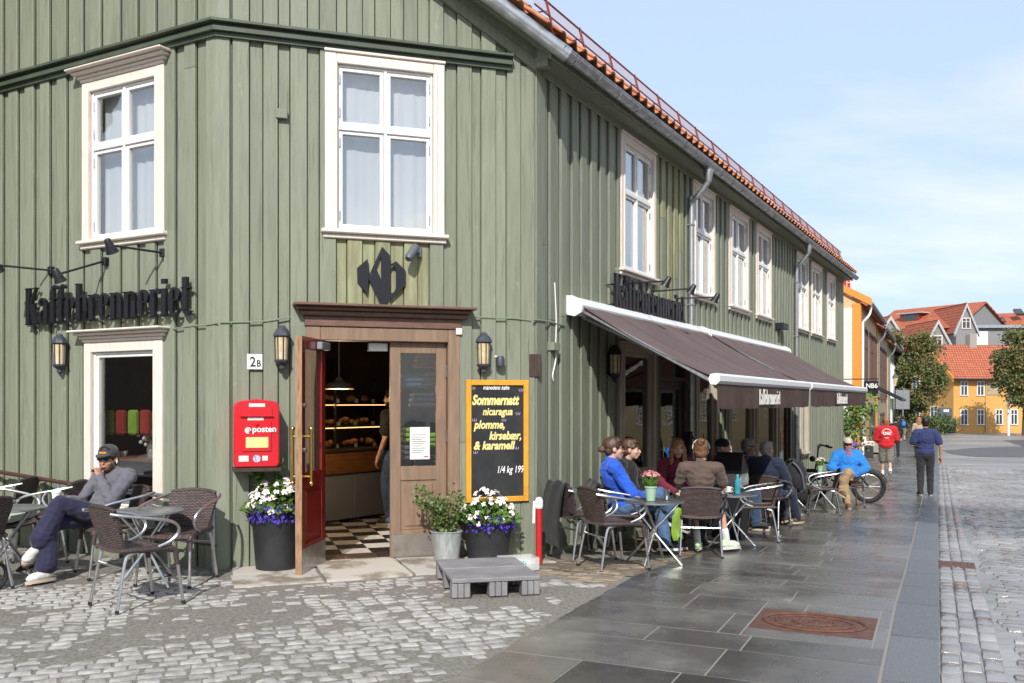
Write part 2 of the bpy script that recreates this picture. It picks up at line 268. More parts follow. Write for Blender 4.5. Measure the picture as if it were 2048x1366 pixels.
        for a, b in zip(bd, bd[1:] + bd[:1]): fs.append((b, a, N_ + a, N_ + b))
        return s.add(A + B, fs, mi)
    def mesh(s, name, mats, smooth=35):
        me = bpy.data.meshes.new(name); me.from_pydata(s.v, [], s.f)
        for m in (mats if isinstance(mats, (list, tuple)) else [mats]): me.materials.append(MATS[m])
        if any(s.m): me.polygons.foreach_set('material_index', s.m)
        if smooth: me.polygons.foreach_set('use_smooth', [True] * len(me.polygons)); me.set_sharp_from_angle(angle=R(smooth))
        if s.fix and len(s.f) < 30000:
            bm = bmesh.new(); bm.from_mesh(me); bmesh.ops.recalc_face_normals(bm, faces=bm.faces); bm.to_mesh(me); bm.free()
        me.update(); return me
    fix = True
    def build(s, name, mats, parent=None, smooth=35, **k): return put(name, s.mesh(name, mats, smooth), parent, **k)
def wm(o):
    b = o.matrix_basis.copy()
    return (wm(o.parent) @ o.matrix_parent_inverse @ b) if o.parent else b
def tag(o, label=None, cat=None, group=None, kind=None):
    if label: o['label'] = label
    if cat: o['category'] = cat
    if group: o['group'] = group
    if kind: o['kind'] = kind
    return o
def put(name, data, parent=None, label=None, cat=None, group=None, kind=None, loc=None, rz=None):
    o = bpy.data.objects.new(name, data); COL.objects.link(o)
    if parent: o.parent = parent; o.matrix_parent_inverse = wm(parent).inverted()
    if loc is not None: o.location = loc
    if rz is not None: o.rotation_euler = (0, 0, rz)
    return tag(o, label, cat, group, kind)
def thing(name, label, cat, loc=(0, 0, 0), rz=0, group=None): return put(name, None, None, label, cat, group, None, loc, rz)
def copy_tree(o, parent=None):
    c = o.copy(); COL.objects.link(c); c.parent = parent
    for ch in o.children: copy_tree(ch, c)
    return c
def rot_z(a): return Matrix.Rotation(a, 4, 'Z')
def TR(x, y, z): return Matrix.Translation((x, y, z))
def smooth_path(pts, k=6):
    P = [Vector(p) for p in pts]; out = []
    for i in range(len(P) - 1):
        a, b, c, d = P[max(i - 1, 0)], P[i], P[i + 1], P[min(i + 2, len(P) - 1)]
        for j in range(k):
            t = j / k; out.append(.5 * ((2 * b) + (c - a) * t + (2 * a - 5 * b + 4 * c - d) * t * t + (3 * b - a - 3 * c + d) * t ** 3))
    return out + [P[-1]]
# ---------------------------------------------------------------- terrain and wall frames
def G(x, y):
    s = x * .48 + y * .877
    return CZ - float(np.interp(s, [-40, 0, 7.8, 9.7, 14, 22, 28, 45, 80, 300], [1.40, 1.53, 1.55, 1.68, 1.84, 2.05, 2.15, 2.38, 2.56, 2.9]))
def gpx(x, y, dz=0):                                               # where a photo pixel meets the ground (raised by dz)
    Y = 9.0
    for _ in range(30): X = (x - CX) / FPX * Y; Y = .5 * Y + .5 * (CZ - G(X, Y) - dz) * FPX / max(y - HY, 1)
    return Vector(((x - CX) / FPX * Y, Y, G((x - CX) / FPX * Y, Y)))
def at(x, y, Y): return Vector(((x - CX) / FPX * Y, Y, CZ - (y - HY) / FPX * Y))
class Fr:                                                          # a wall: t along it to the right, d out of it, z up
    def __init__(s, o, e):
        s.o = Vector(o); s.e = Vector(e); s.u = (s.e - s.o).normalized(); s.len = (s.e - s.o).length; s.n = Vector((s.u.y, -s.u.x))
        s.M = Matrix(((s.u.x, s.n.x, 0, s.o.x), (s.u.y, s.n.y, 0, s.o.y), (0, 0, 1, 0), (0, 0, 0, 1)))      # (t, d, z)
        s.MF = Matrix(((s.u.x, 0, s.n.x, s.o.x), (s.u.y, 0, s.n.y, s.o.y), (0, 1, 0, 0), (0, 0, 0, 1)))     # (t, z, d): for prisms facing out
    def P(s, t, d, z): return Vector((s.o.x + s.u.x * t + s.n.x * d, s.o.y + s.u.y * t + s.n.y * d, z))
    def px(s, x, y, d=0):
        r = (x - CX) / FPX; ox, oy = s.o.x + s.n.x * d, s.o.y + s.n.y * d
        t = (r * oy - ox) / (s.u.x - r * s.u.y); Y = oy + s.u.y * t
        return t, CZ - (y - HY) / FPX * Y
    def tx(s, x, d=0): return s.px(x, HY, d)[0]
    def dist(s, p): return (Vector((p[0], p[1])) - s.o).dot(s.n)
PL, PR = (-2.732, 8.577), (.212, 9.534)
FL = Fr((-5.61, 10.15), PL); FC = Fr(PL, PR); FR_ = Fr(PR, (.212 + .48 * 19.21, 9.534 + .877 * 19.21))
KD = Vector((.4194, .9078)); KN = Vector((.9078, -.4194)); K0 = Vector((2.35, 5.08))
def strip(s, w): return K0 + KD * s - KN * w                        # pavement strip: s along the kerb, w in from its outer edge
def strip_w(p): return (K0 - Vector((p[0], p[1]))).dot(KN)
def strip_s(p): return (Vector((p[0], p[1])) - K0).dot(KD)
# ---------------------------------------------------------------- ground
b = MB(); xs = [-60, -30, -15] + [-9 + i for i in range(0, 40)] + [32 + 4 * i for i in range(20)] + [130, 180, 260, 400]
ys = [-40, -20, -10] + [-4 + i for i in range(0, 50)] + [47 + 4 * i for i in range(20)] + [140, 200, 400, 700]
nx_ = len(ys); b.add([(x, y, G(x, y) - .075) for x in xs for y in ys], [(i * nx_ + j, (i + 1) * nx_ + j, (i + 1) * nx_ + j + 1, i * nx_ + j + 1) for i in range(len(xs) - 1) for j in range(nx_ - 1)])
b.build('ground', 'ground', kind='structure')
def sheet(name, mat, s0, s1, w0, w1, dz, ds=.5, dw=.5, fn=None):
    b = MB(); ns_ = max(1, int((s1 - s0) / ds)); nw = max(1, int((w1 - w0) / dw)); vs_ = []
    for i in range(ns_ + 1):
        for j in range(nw + 1):
            p = strip(s0 + (s1 - s0) * i / ns_, w0 + (w1 - w0) * j / nw); vs_.append((p.x, p.y, G(p.x, p.y) + dz + (fn(p) if fn else 0)))
    b.add(vs_, [(i * (nw + 1) + j, i * (nw + 1) + j + 1, (i + 1) * (nw + 1) + j + 1, (i + 1) * (nw + 1) + j) for i in range(ns_) for j in range(nw)])
    return b.build(name, mat, kind='structure')
road = sheet('cobbled_road', 'far_road', -5, 95, -14, -.0, -.062, 1, 1)
pave = sheet('slate_pavement', 'joint', -5, 42, 0, 2.46, -.0035, .5, .6)
sheet('far_pavement', 'kerb_stone', 42, 80, 0, 4.5, -.02, 1, 1)
def outside(p, m=.0): return FL.dist(p) > m or FC.dist(p) > m or FR_.dist(p) > m
def gritz(p):
    v = Vector((p.x, p.y, 0)); a = noise.fractal(v * .75, 1, 2, 4) * .55 + noise.fractal(v * 2.6 + Vector((7, 3, 0)), 1, 2, 3) * .35
    a += noise.noise(v * 14) * .16 + noise.noise(v * 31) * .10; fr_ = max(0, min(1, (6.6 - p.y) / 1.4)); return max(-.012, min(.004, -.0030 - .0026 * fr_ + a * .014))
fore = sheet('cobbled_forecourt', 'grit', -2.6, 9.5, 2.46, 9.6, -.002, .042, .042, gritz)
cafe = sheet('cafe_paving', 'grit_brown', 2.3, 26, 2.46, 5.0, -.0008, .3, .3, lambda p: -.003)
def sett_mesh(lx, ly, h, mat, seed):
    rn = random.Random(seed); j = lambda a: rn.uniform(-a, a); b_ = min(lx, ly) * .07
    top = [(-lx / 2 + b_ + j(.006), -ly / 2 + b_ + j(.006)), (lx / 2 - b_ + j(.006), -ly / 2 + b_ + j(.006)), (lx / 2 - b_ + j(.006), ly / 2 - b_ + j(.006)), (-lx / 2 + b_ + j(.006), ly / 2 - b_ + j(.006))]
    low = [(-lx / 2 + j(.004), -ly / 2 + j(.004)), (lx / 2 + j(.004), -ly / 2 + j(.004)), (lx / 2 + j(.004), ly / 2 + j(.004)), (-lx / 2 + j(.004), ly / 2 + j(.004))]
    b = MB(); vs_ = [(x, y, j(.003)) for x, y in top] + [(x, y, -.0045) for x, y in low] + [(x, y, -h) for x, y in low] + [(0, 0, .002)]
    fs = [(i, (i + 1) % 4, 12) for i in range(4)] + [((i + 1) % 4, i, 4 + i, 4 + (i + 1) % 4) for i in range(4)] + [(4 + (i + 1) % 4, 4 + i, 8 + i, 8 + (i + 1) % 4) for i in range(4)]
    b.add(vs_, fs); return b.mesh('cobblestone', mat, 60)
def lay(places, meshes, parent, mat, name='cobblestone', most=300):
    # the ones nearest the camera and in view one by one, the rest joined
    def size(p):
        u = p[0] / p[1] * FPX + CX if p[1] > .5 else -9e9
        v = HY + (CZ - p[2]) * FPX / max(p[1], .5)
        return -1 / max(p[1], .5) if (0 <= u <= 2048 and v <= 1366) else 1
    places.sort(key=size)
    for (x, y, z, a, k) in places[:most]:
        o = put(name, meshes[k % len(meshes)], parent, loc=(x, y, z), rz=a)
    vs_, fs = [], []; b = MB()
    for (x, y, z, a, k) in places[most:]:
        me = meshes[k % len(meshes)]; M = TR(x, y, z) @ rot_z(a)
        b.add([M @ v.co for v in me.vertices], [tuple(p.vertices) for p in me.polygons])
    if b.v: b.build(name + 's', mat, parent, 60, kind='stuff')
rr = random.Random(3)
msh = [sett_mesh(.116 + .012 * (i % 3), .099, .03, 'sett', i) for i in range(8)]
E = Vector((math.cos(R(22)), math.sin(R(22)))); Fv = Vector((-E.y, E.x)); pl = []
for i in range(-75, 85):
    off = rr.random() * .13
    for j in range(-65, 80):
        p = E * (j * .1385 + off) + Fv * (i * .1075) + Vector((-2, 6.5))
        if p.y < 3.6 or p.x < -7.5 or strip_w(p) < 2.54 or not outside(p, .08): continue
        if FR_.dist(p) > 0 and (p - FR_.o).dot(FR_.u) > -1.25: continue
        tC, dC = (p - FC.o).dot(FC.u), FC.dist(p)
        if .28 < tC < 3.2 and -.1 < dC < 1.02 - .06 * tC: continue
        pl.append((p.x, p.y, G(p.x, p.y) - .006 + rr.uniform(-.003, .003), R(22) + rr.uniform(-.05, .05), rr.randrange(8)))
lay(pl, msh, fore, 'sett')
msh = [sett_mesh(.105 + .012 * (i % 3), .085, .03, 'sett_tan', 20 + i) for i in range(8)]; pl = []; ka = math.atan2(KD.y, KD.x)
for i in range(0, 150):
    off = rr.random() * .1
    for j in range(0, 28):
        p = strip(1.5 + i * .098, 2.52 + j * .118 + off)
        if FR_.dist(p) < .05 or (p - FR_.o).dot(FR_.u) < -1.25 or strip_s(p) > 15: continue
        if FC.dist(p) > 0 and FC.dist(p) < .95 and (p - FC.o).dot(FC.u) < 3.25: continue
        pl.append((p.x, p.y, G(p.x, p.y) - .003 + rr.uniform(-.005, .003), ka + rr.uniform(-.12, .12) + math.pi / 2, rr.randrange(8)))
lay(pl, msh, cafe, 'sett_tan')
msh = [sett_mesh(.225 + .02 * (i % 3), .105, .03, 'sett_street', 40 + i) for i in range(8)]; pl = []
for j in range(3):
    for i in range(0, 150): p = strip(-4 + i * .25 + .1 * j, -.07 - j * .118); pl.append((p.x, p.y, G(p.x, p.y) - .045 + rr.uniform(-.003, .003), ka, rr.randrange(8)))
for i in range(0, 290):
    off = rr.random() * .2; wmax = 1.3 + max(0, (i * .118 - 4)) * .09 + 1.2
    for j in range(int(wmax / .25)):
        p = strip(-4 + i * .118, -.52 - j * .248 - off)
        if p.y < 3.5: continue
        pl.append((p.x, p.y, G(p.x, p.y) - .047 + rr.uniform(-.006, .005), ka + math.pi / 2 + rr.uniform(-.06, .06), rr.randrange(8)))
lay(pl, msh, road, 'sett_street')
# slate slabs and kerb stones, each a piece of the pavement
s = -4.6; q = 0
def slab(s0, s1, w0, w1, mat, name, dz, parent, th=.04):
    b = MB(); g = .0065; gs = .010; pts = [strip(s0 + gs, w0 + g), strip(s0 + gs, w1 - g), strip(s1 - gs, w1 - g), strip(s1 - gs, w0 + g)]
    dj = [rr.uniform(-.0015, .0015) for _ in range(4)]
    vs_ = [(p.x, p.y, G(p.x, p.y) + dz + d) for p, d in zip(pts, dj)] + [(p.x, p.y, G(p.x, p.y) + dz - th) for p in pts]
    b.add(vs_, [(3, 2, 1, 0)] + [(i, (i + 1) % 4, 4 + (i + 1) % 4, 4 + i) for i in range(4)]); return b.build(name, mat, parent, 20)
MH = gpx(1628, 1246); MS, MW = strip_s(MH), strip_w(MH)
while s < 41:
    d = rr.choice([.40, .48, .55, .62]); w = .30; cuts = [w]
    while w < 2.46 - .5: w += rr.uniform(.55, 1.05); cuts.append(min(w, 2.46))
    if cuts[-1] < 2.46: cuts[-1] = 2.46
    for a, c in zip(cuts, cuts[1:]):
        if s < MS + .33 and s + d > MS - .33 and a < MW + .42 and c > MW - .42:
            if a < MW - .44: slab(s, s + d, a, MW - .41, 'slate', 'slab', 0, pave)
            if c > MW + .44: slab(s, s + d, MW + .41, c, 'slate', 'slab', 0, pave)
            if s < MS - .34: slab(s, MS - .325, max(a, MW - .41), min(c, MW + .41), 'slate', 'slab', 0, pave)
            if s + d > MS + .34: slab(MS + .325, s + d, max(a, MW - .41), min(c, MW + .41), 'slate', 'slab', 0, pave)
        else: slab(s, s + d, a, c, 'slate', 'slab', 0, pave)
    s += d
s = -4.5
while s < 41: slab(s, s + 1.1, -.012, .29, 'kerb_stone', 'kerb_stone', .004, pave, .09); s += 1.1
def frame_at(p, ang=None, dz=0): return TR(p.x, p.y, G(p.x, p.y) + dz) @ rot_z(ka if ang is None else ang)
t = thing('manhole_cover', 'rusty rectangular iron manhole cover with oval rings set in the slate pavement', 'manhole cover', (MH.x, MH.y, G(MH.x, MH.y)), ka)
M = frame_at(MH)
MB().box(-.322, .322, -.40, .40, -.03, .001, M).build('frame', 'rust', t)
b = MB()
for (a, c, r) in ((.25, .34, .013), (.18, .26, .010), (.09, .14, .008)): b.tube([M @ Vector((a * math.cos(k * math.pi / 16), c * math.sin(k * math.pi / 16), .002)) for k in range(32)], r, 5, closed=True)
for i in range(-7, 8):
    for j in range(-9, 10):
        if (i / 6.2) ** 2 + (j / 8) ** 2 < 1: b.box(i * .036 - .012, i * .036 + .012, j * .038 - .005, j * .038 + .005, 0, .006, M @ rot_z(.5 if (i + j) % 2 else -.5) if False else M)
b.build('raised_pattern', 'rust', t)
p = gpx(1905, 1122); t = thing('drain_grate', 'small rusty drain grate in the cobbled road beside the kerb', 'drain grate', p, ka); M = frame_at(p, None, -.04); b = MB().box(-.22, .22, -.22, .22, -.02, .002, M)
b.build('frame', 'rust', t); b = MB()
for i in range(6): b.box(-.19, .19, -.18 + i * .07, -.15 + i * .07, .002, .008, M)
b.build('bars', 'rust', t)
# flagstones before the corner door
st = sheet('door_paving', 'grit_brown', 1.2, 1.3, 5, 5.1, -.05)
def flag(poly, dz):
    b = MB(); q = [FC.P(t_, d, 0) for t_, d in poly]; b.add([(p.x, p.y, G(p.x, p.y) + dz) for p in q] + [(p.x, p.y, G(p.x, p.y) + dz - .06) for p in q], [tuple(range(len(q))), *[((i + 1) % len(q), i, len(q) + i, len(q) + (i + 1) % len(q)) for i in range(len(q))]])
    b.build('flagstone', 'flag', st, 20)
flag([(.10, .45), (.12, 1.0), (.86, .98), (.84, .42)], .006); flag([(.87, .03), (.88, .99), (1.64, .93), (1.63, .03)], .018); flag([(1.66, .03), (1.67, .93), (2.30, .88), (2.28, .03)], .016); flag([(2.31, .05), (2.33, .72), (3.15, .55), (3.1, .05)], .01); flag([(.12, .03), (.12, .43), (.85, .40), (.85, .03)], .008)
# ---------------------------------------------------------------- the green timber house
house = thing('timber_house', 'two storey green timber house with chamfered corner, white windows and tiled roof', 'house', (PL[0], PL[1], 0))
BELT = CZ + 3.40; EAVE = CZ + 3.43
def roofz(t): return EAVE + .60 * (FC.len - t)
def wall(fr, T0, T1, z0, z1, openings, zt=None, core=True, olive=None, pitch=.27, seed=0, gaps=True):
    rn = random.Random(seed)
    ts = sorted({T0, T1, *[min(max(o[i], T0), T1) for o in openings for i in (0, 1)]}); zs = sorted({z0, z1, *[min(max(o[i], z0), z1) for o in openings for i in (2, 3)]})
    b = MB()
    for a, c in zip(ts, ts[1:]):
        for e, f in zip(zs, zs[1:]):
            if any(o[0] - 1e-6 <= a and c <= o[1] + 1e-6 and o[2] - 1e-6 <= e and f <= o[3] + 1e-6 for o in openings): continue
            if zt and f == z1: b.prism([(a, e), (c, e), (c, min(f, zt(c))), (a, min(f, zt(a)))], -.14, -.004, fr.MF)
            else: b.box(a, c, -.14, -.004, e, f, fr.M)
    w = b.build('wall', 'green', house, 20)
    def board(a, c, e, f, d0, d1, over):
        ol = olive and any(o[0] <= (a + c) / 2 <= o[1] and o[2] <= (e + f) / 2 <= o[3] for o in olive) and rn.random() < .8
        ft0, ft1 = (min(f, zt(a)), min(f, zt(c))) if zt else (f, f)
        if min(ft0, ft1) <= e: return
        k = .006
        sec = [(a, d0), (a, d1 - k), (a + k, d1), (c - k, d1), (c, d1 - k), (c, d0)]
        b = MB(); g = lambda x: ft0 + (ft1 - ft0) * (x - a) / (c - a)
        b.add([fr.P(x, y, e) for x, y in sec] + [fr.P(x, y, g(x)) for x, y in sec], [tuple(range(6)), tuple(range(6, 12)), *[(i, (i + 1) % 6, 6 + (i + 1) % 6, 6 + i) for i in range(6)]])
        b.build('board', 'olive' if ol else 'green', w, 20)
    def column(a, c, d0, d1, over):
        a, c = max(a, T0), min(c, T1)
        if c - a < .02: return
        br = sorted({z0, z1, *[min(max(o[i], z0), z1) for o in openings if o[0] < c - .001 and o[1] > a + .001 for i in (2, 3)]})
        prev = None
        spans = []
        for e, f in zip(br, br[1:]):
            A, C = a, c
            for o in openings:
                if o[2] < f - 1e-6 and o[3] > e + 1e-6 and o[0] < C and o[1] > A:
                    if o[0] <= A + .004: A = o[1]
                    else: C = o[0]
            if C - A > .012:
                if spans and abs(spans[-1][0] - A) < 1e-6 and abs(spans[-1][1] - C) < 1e-6 and abs(spans[-1][3] - e) < 1e-6: spans[-1][3] = f
                else: spans.append([A, C, e, f])
        for A, C, e, f in spans:
            if gaps and over and f - e > 2.2 and rn.random() < .5:                   # a butt joint in a long board
                m = e + (f - e) * rn.uniform(.3, .75); board(A, C, e, m - .002, d0, d1, over); board(A, C, m + .002, f, d0, d1 + rn.uniform(-.002, .002), over)
            else: board(A, C, e, f, d0, d1, over)
    n = int((T1 - T0) / pitch) + 2; off = rn.uniform(0, pitch)
    cs_ = [(T0 + off + i * pitch + rn.uniform(-.012, .012), rn.uniform(.066, .078)) for i in range(-1, n + 1)]
    for (c, wd), (c2, wd2) in zip(cs_, cs_[1:]):
        column(c - wd, c + wd, .022, .050 + rn.uniform(-.003, .003), True)
        column(c + wd + .0045, c2 - wd2 - .0045, 0, .0195, False)
    return w
# openings (t0, t1, z0, z1) read off the walls
def op(fr, x0, x1, z0, z1): return (fr.tx(x0), fr.tx(x1), CZ + z0, CZ + z1)
cw = op(FC, 651, 884, 1.66, 3.36); cdoor = (FC.tx(612), FC.tx(916), -.1, FC.px(700, 655)[1])
lw = op(FL, 176, 336, 1.64, 3.25); lw2 = (FL.tx(180), FL.tx(333), FL.px(335, 1018)[1], FL.px(320, 680)[1])
rwx = [(1234, 1303), (1379, 1423), (1453, 1491), (1507, 1537), (1588, 1612), (1618, 1639), (1650, 1666)]
rw = [op(FR_, a, c, 1.68, 3.38) for a, c in rwx]
gz0, gz1 = CZ - .98, CZ + .74
gw = [(FR_.tx(1233), FR_.tx(1303), gz0 + .05, gz1), (FR_.tx(1311), FR_.tx(1368), -.45, gz1 - .02), (FR_.tx(1386), FR_.tx(1428), gz0 - .15, gz1), (FR_.tx(1452), FR_.tx(1503), gz0 - .15, gz1), (FR_.tx(1507), FR_.tx(1548), gz0 - .15, gz1), (FR_.tx(1553), FR_.tx(1578), -.6, gz1), (FR_.tx(1597), FR_.tx(1612), gz0 - .2, gz1)]
wL = wall(FL, 0, FL.len, -.02, CZ + 5.2, [lw, lw2], seed=2)
wC = wall(FC, .02, FC.len - .02, -.06, CZ + 5.2, [cw, cdoor], zt=roofz, seed=5, olive=[(FC.tx(645), FC.tx(885), CZ + .95, CZ + 1.62)])
wR = wall(FR_, 0, FR_.len, -.25, EAVE + .06, rw + gw, seed=9, olive=[(3.2, 4.9, CZ + 2.0, CZ + 3.4)])
# plinth of the long side, corner boards, frieze, soffit
n_ = 20
for i in range(n_):
    b = MB(); a, c = i * FR_.len / n_, (i + 1) * FR_.len / n_
    p, q = FR_.P(a, 0, 0), FR_.P(c, 0, 0)
    if any(o[0] < c and o[1] > a and o[2] < -.3 for o in gw): continue
    b.add([FR_.P(a, -.05, G(p.x, p.y) - .1), FR_.P(c, -.05, G(q.x, q.y) - .1), FR_.P(c, .11, G(q.x, q.y) - .1), FR_.P(a, .11, G(p.x, p.y) - .1), FR_.P(a, -.05, .0 - .028 * a), FR_.P(c, -.05, .0 - .028 * c), FR_.P(c, .10, -.03 - .028 * c), FR_.P(a, .10, -.03 - .028 * a)],
          [(0, 1, 2, 3), (4, 5, 6, 7), (0, 1, 5, 4), (1, 2, 6, 5), (2, 3, 7, 6), (3, 0, 4, 7)])
    b.build('plinth', 'green', house)
b = MB(); b.cbox(FC.len - .14, FC.len + .012, .0, .050, -.1, EAVE + .02, .008, FC.M); b.cbox(-.012, .12, .0, .052, -.1, EAVE + .1, .008, FR_.M); b.build('corner_board', 'green', house)
MB().cbox(FR_.len - .16, FR_.len + .02, 0, .055, -1, EAVE + .02, .008, FR_.M).build('corner_board', 'green', house)
b = MB(); b.cbox(-.02, .10, .0, .047, -.05, CZ + 5.2, .006, FC.M); b.cbox(FL.len - .09, FL.len + .02, 0, .047, -.05, CZ + 5.2, .006, FL.M); b.build('corner_board', 'green', house)
MB().cbox(.12, FR_.len, .044, .062, CZ + 3.40, CZ + 3.55, .004, FR_.M).build('frieze_board', 'green', house)
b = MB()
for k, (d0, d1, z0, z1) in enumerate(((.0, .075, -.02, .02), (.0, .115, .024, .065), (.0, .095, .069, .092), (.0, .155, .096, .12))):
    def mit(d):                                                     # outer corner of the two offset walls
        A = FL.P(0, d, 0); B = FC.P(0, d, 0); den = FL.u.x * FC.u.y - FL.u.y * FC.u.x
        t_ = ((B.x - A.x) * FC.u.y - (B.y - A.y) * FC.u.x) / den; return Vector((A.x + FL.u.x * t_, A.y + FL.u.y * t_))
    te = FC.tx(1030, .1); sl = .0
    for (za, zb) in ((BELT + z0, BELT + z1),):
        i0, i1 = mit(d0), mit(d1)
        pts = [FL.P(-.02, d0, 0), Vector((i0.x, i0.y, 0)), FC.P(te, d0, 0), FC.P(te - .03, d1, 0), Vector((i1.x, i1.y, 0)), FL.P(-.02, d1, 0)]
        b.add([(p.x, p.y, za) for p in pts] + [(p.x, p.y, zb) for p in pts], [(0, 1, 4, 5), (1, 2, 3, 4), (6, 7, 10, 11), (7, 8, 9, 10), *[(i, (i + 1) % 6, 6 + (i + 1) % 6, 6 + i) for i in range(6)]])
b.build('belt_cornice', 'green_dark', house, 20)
# sloping trim where the roof crosses the chamfer, then the soffit
def slope_board(z0, z1, d0, d1, ta=-.3):
    b = MB(); tb = FC.len + .02
    b.prism([(ta, roofz(ta) + z0), (tb, roofz(tb) + z0), (tb, roofz(tb) + z1), (ta, roofz(ta) + z1)], d0, d1, FC.MF); return b
slope_board(-.02, .10, .03, .075).build('verge_board', 'green', house); slope_board(.10, .30, .03, .095).build('verge_board', 'green', house)
ED, EZ = .275, CZ + 3.60                                           # eave edge: how far out and how high
T_A, T_B = -.12, FR_.len + .25
PITCH = R(40); TP = math.tan(PITCH)
def roofp(t, d, lift=0): return FR_.P(t, d - math.sin(PITCH) * lift, EZ + (ED - d) * TP + math.cos(PITCH) * lift)
def rake(t, d, lift=0):                                             # a point on the roof plane above the chamfered wall
    p = FC.P(t, d, 0); p.z = EZ + (ED - FR_.dist(p)) * TP + lift; return p
b = MB(); tA = 3.096 + (ED - .204) / .686
low = [rake(tA, .28), roofp(T_B, ED), roofp(T_B, -4.2), roofp(-5.5, -4.2), rake(-1.2, .28)]
b.add(low + [p + Vector((0, 0, .06)) for p in low], [tuple(range(5)), tuple(range(5, 10)), *[(i, (i + 1) % 5, 5 + (i + 1) % 5, 5 + i) for i in range(5)]])
rd = roofp(0, -4.2); b.add([FR_.P(-5.5, -4.2, rd.z), FR_.P(T_B, -4.2, rd.z), FR_.P(T_B, -8.8, CZ + 3.6), FR_.P(-5.5, -8.8, CZ + 3.6), FR_.P(-5.5, -4.2, rd.z - .06), FR_.P(T_B, -4.2, rd.z - .06), FR_.P(T_B, -8.8, CZ + 3.54), FR_.P(-5.5, -8.8, CZ + 3.54)], [(0, 1, 2, 3), (4, 5, 6, 7), (0, 1, 5, 4), (1, 2, 6, 5), (2, 3, 7, 6), (3, 0, 4, 7)])
roof = b.build('roof', 'green', house)
MB().tube([rake(-1.2, .33, .02), rake(tA + .16, .33, .02)], .078, 12).build('verge_flashing', 'galv', roof)
b = MB(); b.add([rake(-1.2, .05, -.02), rake(tA, .05, -.02), rake(tA, .29, -.02), rake(-1.2, .29, -.02), rake(-1.2, .05, -.16), rake(tA, .05, -.16), rake(tA, .29, -.09), rake(-1.2, .29, -.09)], [(0, 1, 2, 3), (4, 5, 6, 7), (0, 1, 5, 4), (1, 2, 6, 5), (2, 3, 7, 6), (3, 0, 4, 7)]); b.build('verge_soffit', 'green', roof)
MB().cbox(-.05, .04, .0, .2, EAVE + .0, EZ + .02, .004, FR_.M).build('eave_block', 'green', roof)
MB().cbox(T_A, T_B, ED - .03, ED - .002, EZ - .12, EZ + .03, .004, FR_.M).build('fascia', 'green', roof)
b = MB(); b.prism([(0, EAVE + .05), (.2, EAVE + .08), (ED - .03, EZ - .12), (ED - .03, EZ - .095), (.2, EAVE + .11), (0, EAVE + .08)], -.055, T_B, Matrix(((FR_.n.x, 0, FR_.u.x, FR_.o.x), (FR_.n.y, 0, FR_.u.y, FR_.o.y), (0, 1, 0, 0), (0, 0, 0, 1)))); b.build('soffit', 'green', roof)
# back walls and floors that close the house
b = MB(); q = [FR_.P(FR_.len, 0, 0), FR_.P(FR_.len, -8.4, 0), FR_.P(-4.2, -8.4, 0)]
pe = FL.P(0, 0, 0)
for A, B in ((q[0], q[1]), (q[1], q[2])):
    d_ = (B - A).normalized(); nn = Vector((-d_.y, d_.x, 0)) * .1
    b.add([A - Vector((0, 0, 1)), B - Vector((0, 0, 1)), B + nn - Vector((0, 0, 1)), A + nn - Vector((0, 0, 1)), A + Vector((0, 0, EAVE)), B + Vector((0, 0, EAVE)), B + nn + Vector((0, 0, EAVE)), A + nn + Vector((0, 0, EAVE))], [(0, 1, 2, 3), (4, 5, 6, 7), (0, 1, 5, 4), (1, 2, 6, 5), (2, 3, 7, 6), (3, 0, 4, 7)])
gb = FR_.P(FR_.len - .05, -4.2, rd.z - .1); b.add([FR_.P(FR_.len - .02, 0, EAVE), FR_.P(FR_.len - .02, -8.4, EAVE), gb, FR_.P(FR_.len - .12, 0, EAVE), FR_.P(FR_.len - .12, -8.4, EAVE), gb + Vector((-.05, -.09, 0))], [(0, 1, 2), (3, 5, 4), (0, 2, 5, 3), (1, 4, 5, 2), (0, 3, 4, 1)])
b.build('rear_wall', 'green', house)
b = MB(); pts = [FL.P(0, -.2, 0), FL.P(FL.len - .05, -.2, 0), FC.P(FC.len, -.2, 0), FR_.P(FR_.len, -.2, 0), FR_.P(FR_.len, -8.3, 0), FR_.P(-4, -8.3, 0)]
for z in (CZ + 1.2, CZ + 3.9): b.add([(p.x, p.y, z) for p in pts] + [(p.x, p.y, z + .12) for p in pts], [tuple(range(6)), tuple(range(6, 12)), *[(i, (i + 1) % 6, 6 + (i + 1) % 6, 6 + i) for i in range(6)]])
b.build('storey_floor', 'room_wall', house)
# roof tiles at the eave: two rows, each tile a piece
def tile_mesh():
    b = MB(); N_ = 8
    def f(u, v): x = (u - .5) * .30; return (x, -.17 + v * .36, .035 * math.sin(u * 2 * math.pi + .6) + .018 - .012 * v)
    b.surf(f, N_, 1, .016); return b.mesh('roof_tile', 'tile_red', 50)
tm = tile_mesh(); RU = Matrix(((FR_.u.x, FR_.n.x * -math.cos(PITCH), 0, 0), (FR_.u.y, FR_.n.y * -math.cos(PITCH), 0, 0), (0, math.sin(PITCH), 0, 0), (0, 0, 0, 1)))
ux = Vector((FR_.u.x, FR_.u.y, 0)); vy = Vector((-FR_.n.x * math.cos(PITCH), -FR_.n.y * math.cos(PITCH), math.sin(PITCH))); wz = ux.cross(vy)
rn = random.Random(4)
for row in range(3):
    for i in range(int((T_B - T_A) / .26)):
        p = FR_.P(T_A + .13 + i * .26, .25 - row * .195, EZ + .185 + row * .17) ; o = put('roof_tile', tm, roof)
        o.matrix_basis = Matrix(((ux.x, vy.x, wz.x, p.x), (ux.y, vy.y, wz.y, p.y), (ux.z, vy.z, wz.z, p.z + rn.uniform(-.006, .006)), (0, 0, 0, 1))) @ rot_z(rn.uniform(-.02, .02))
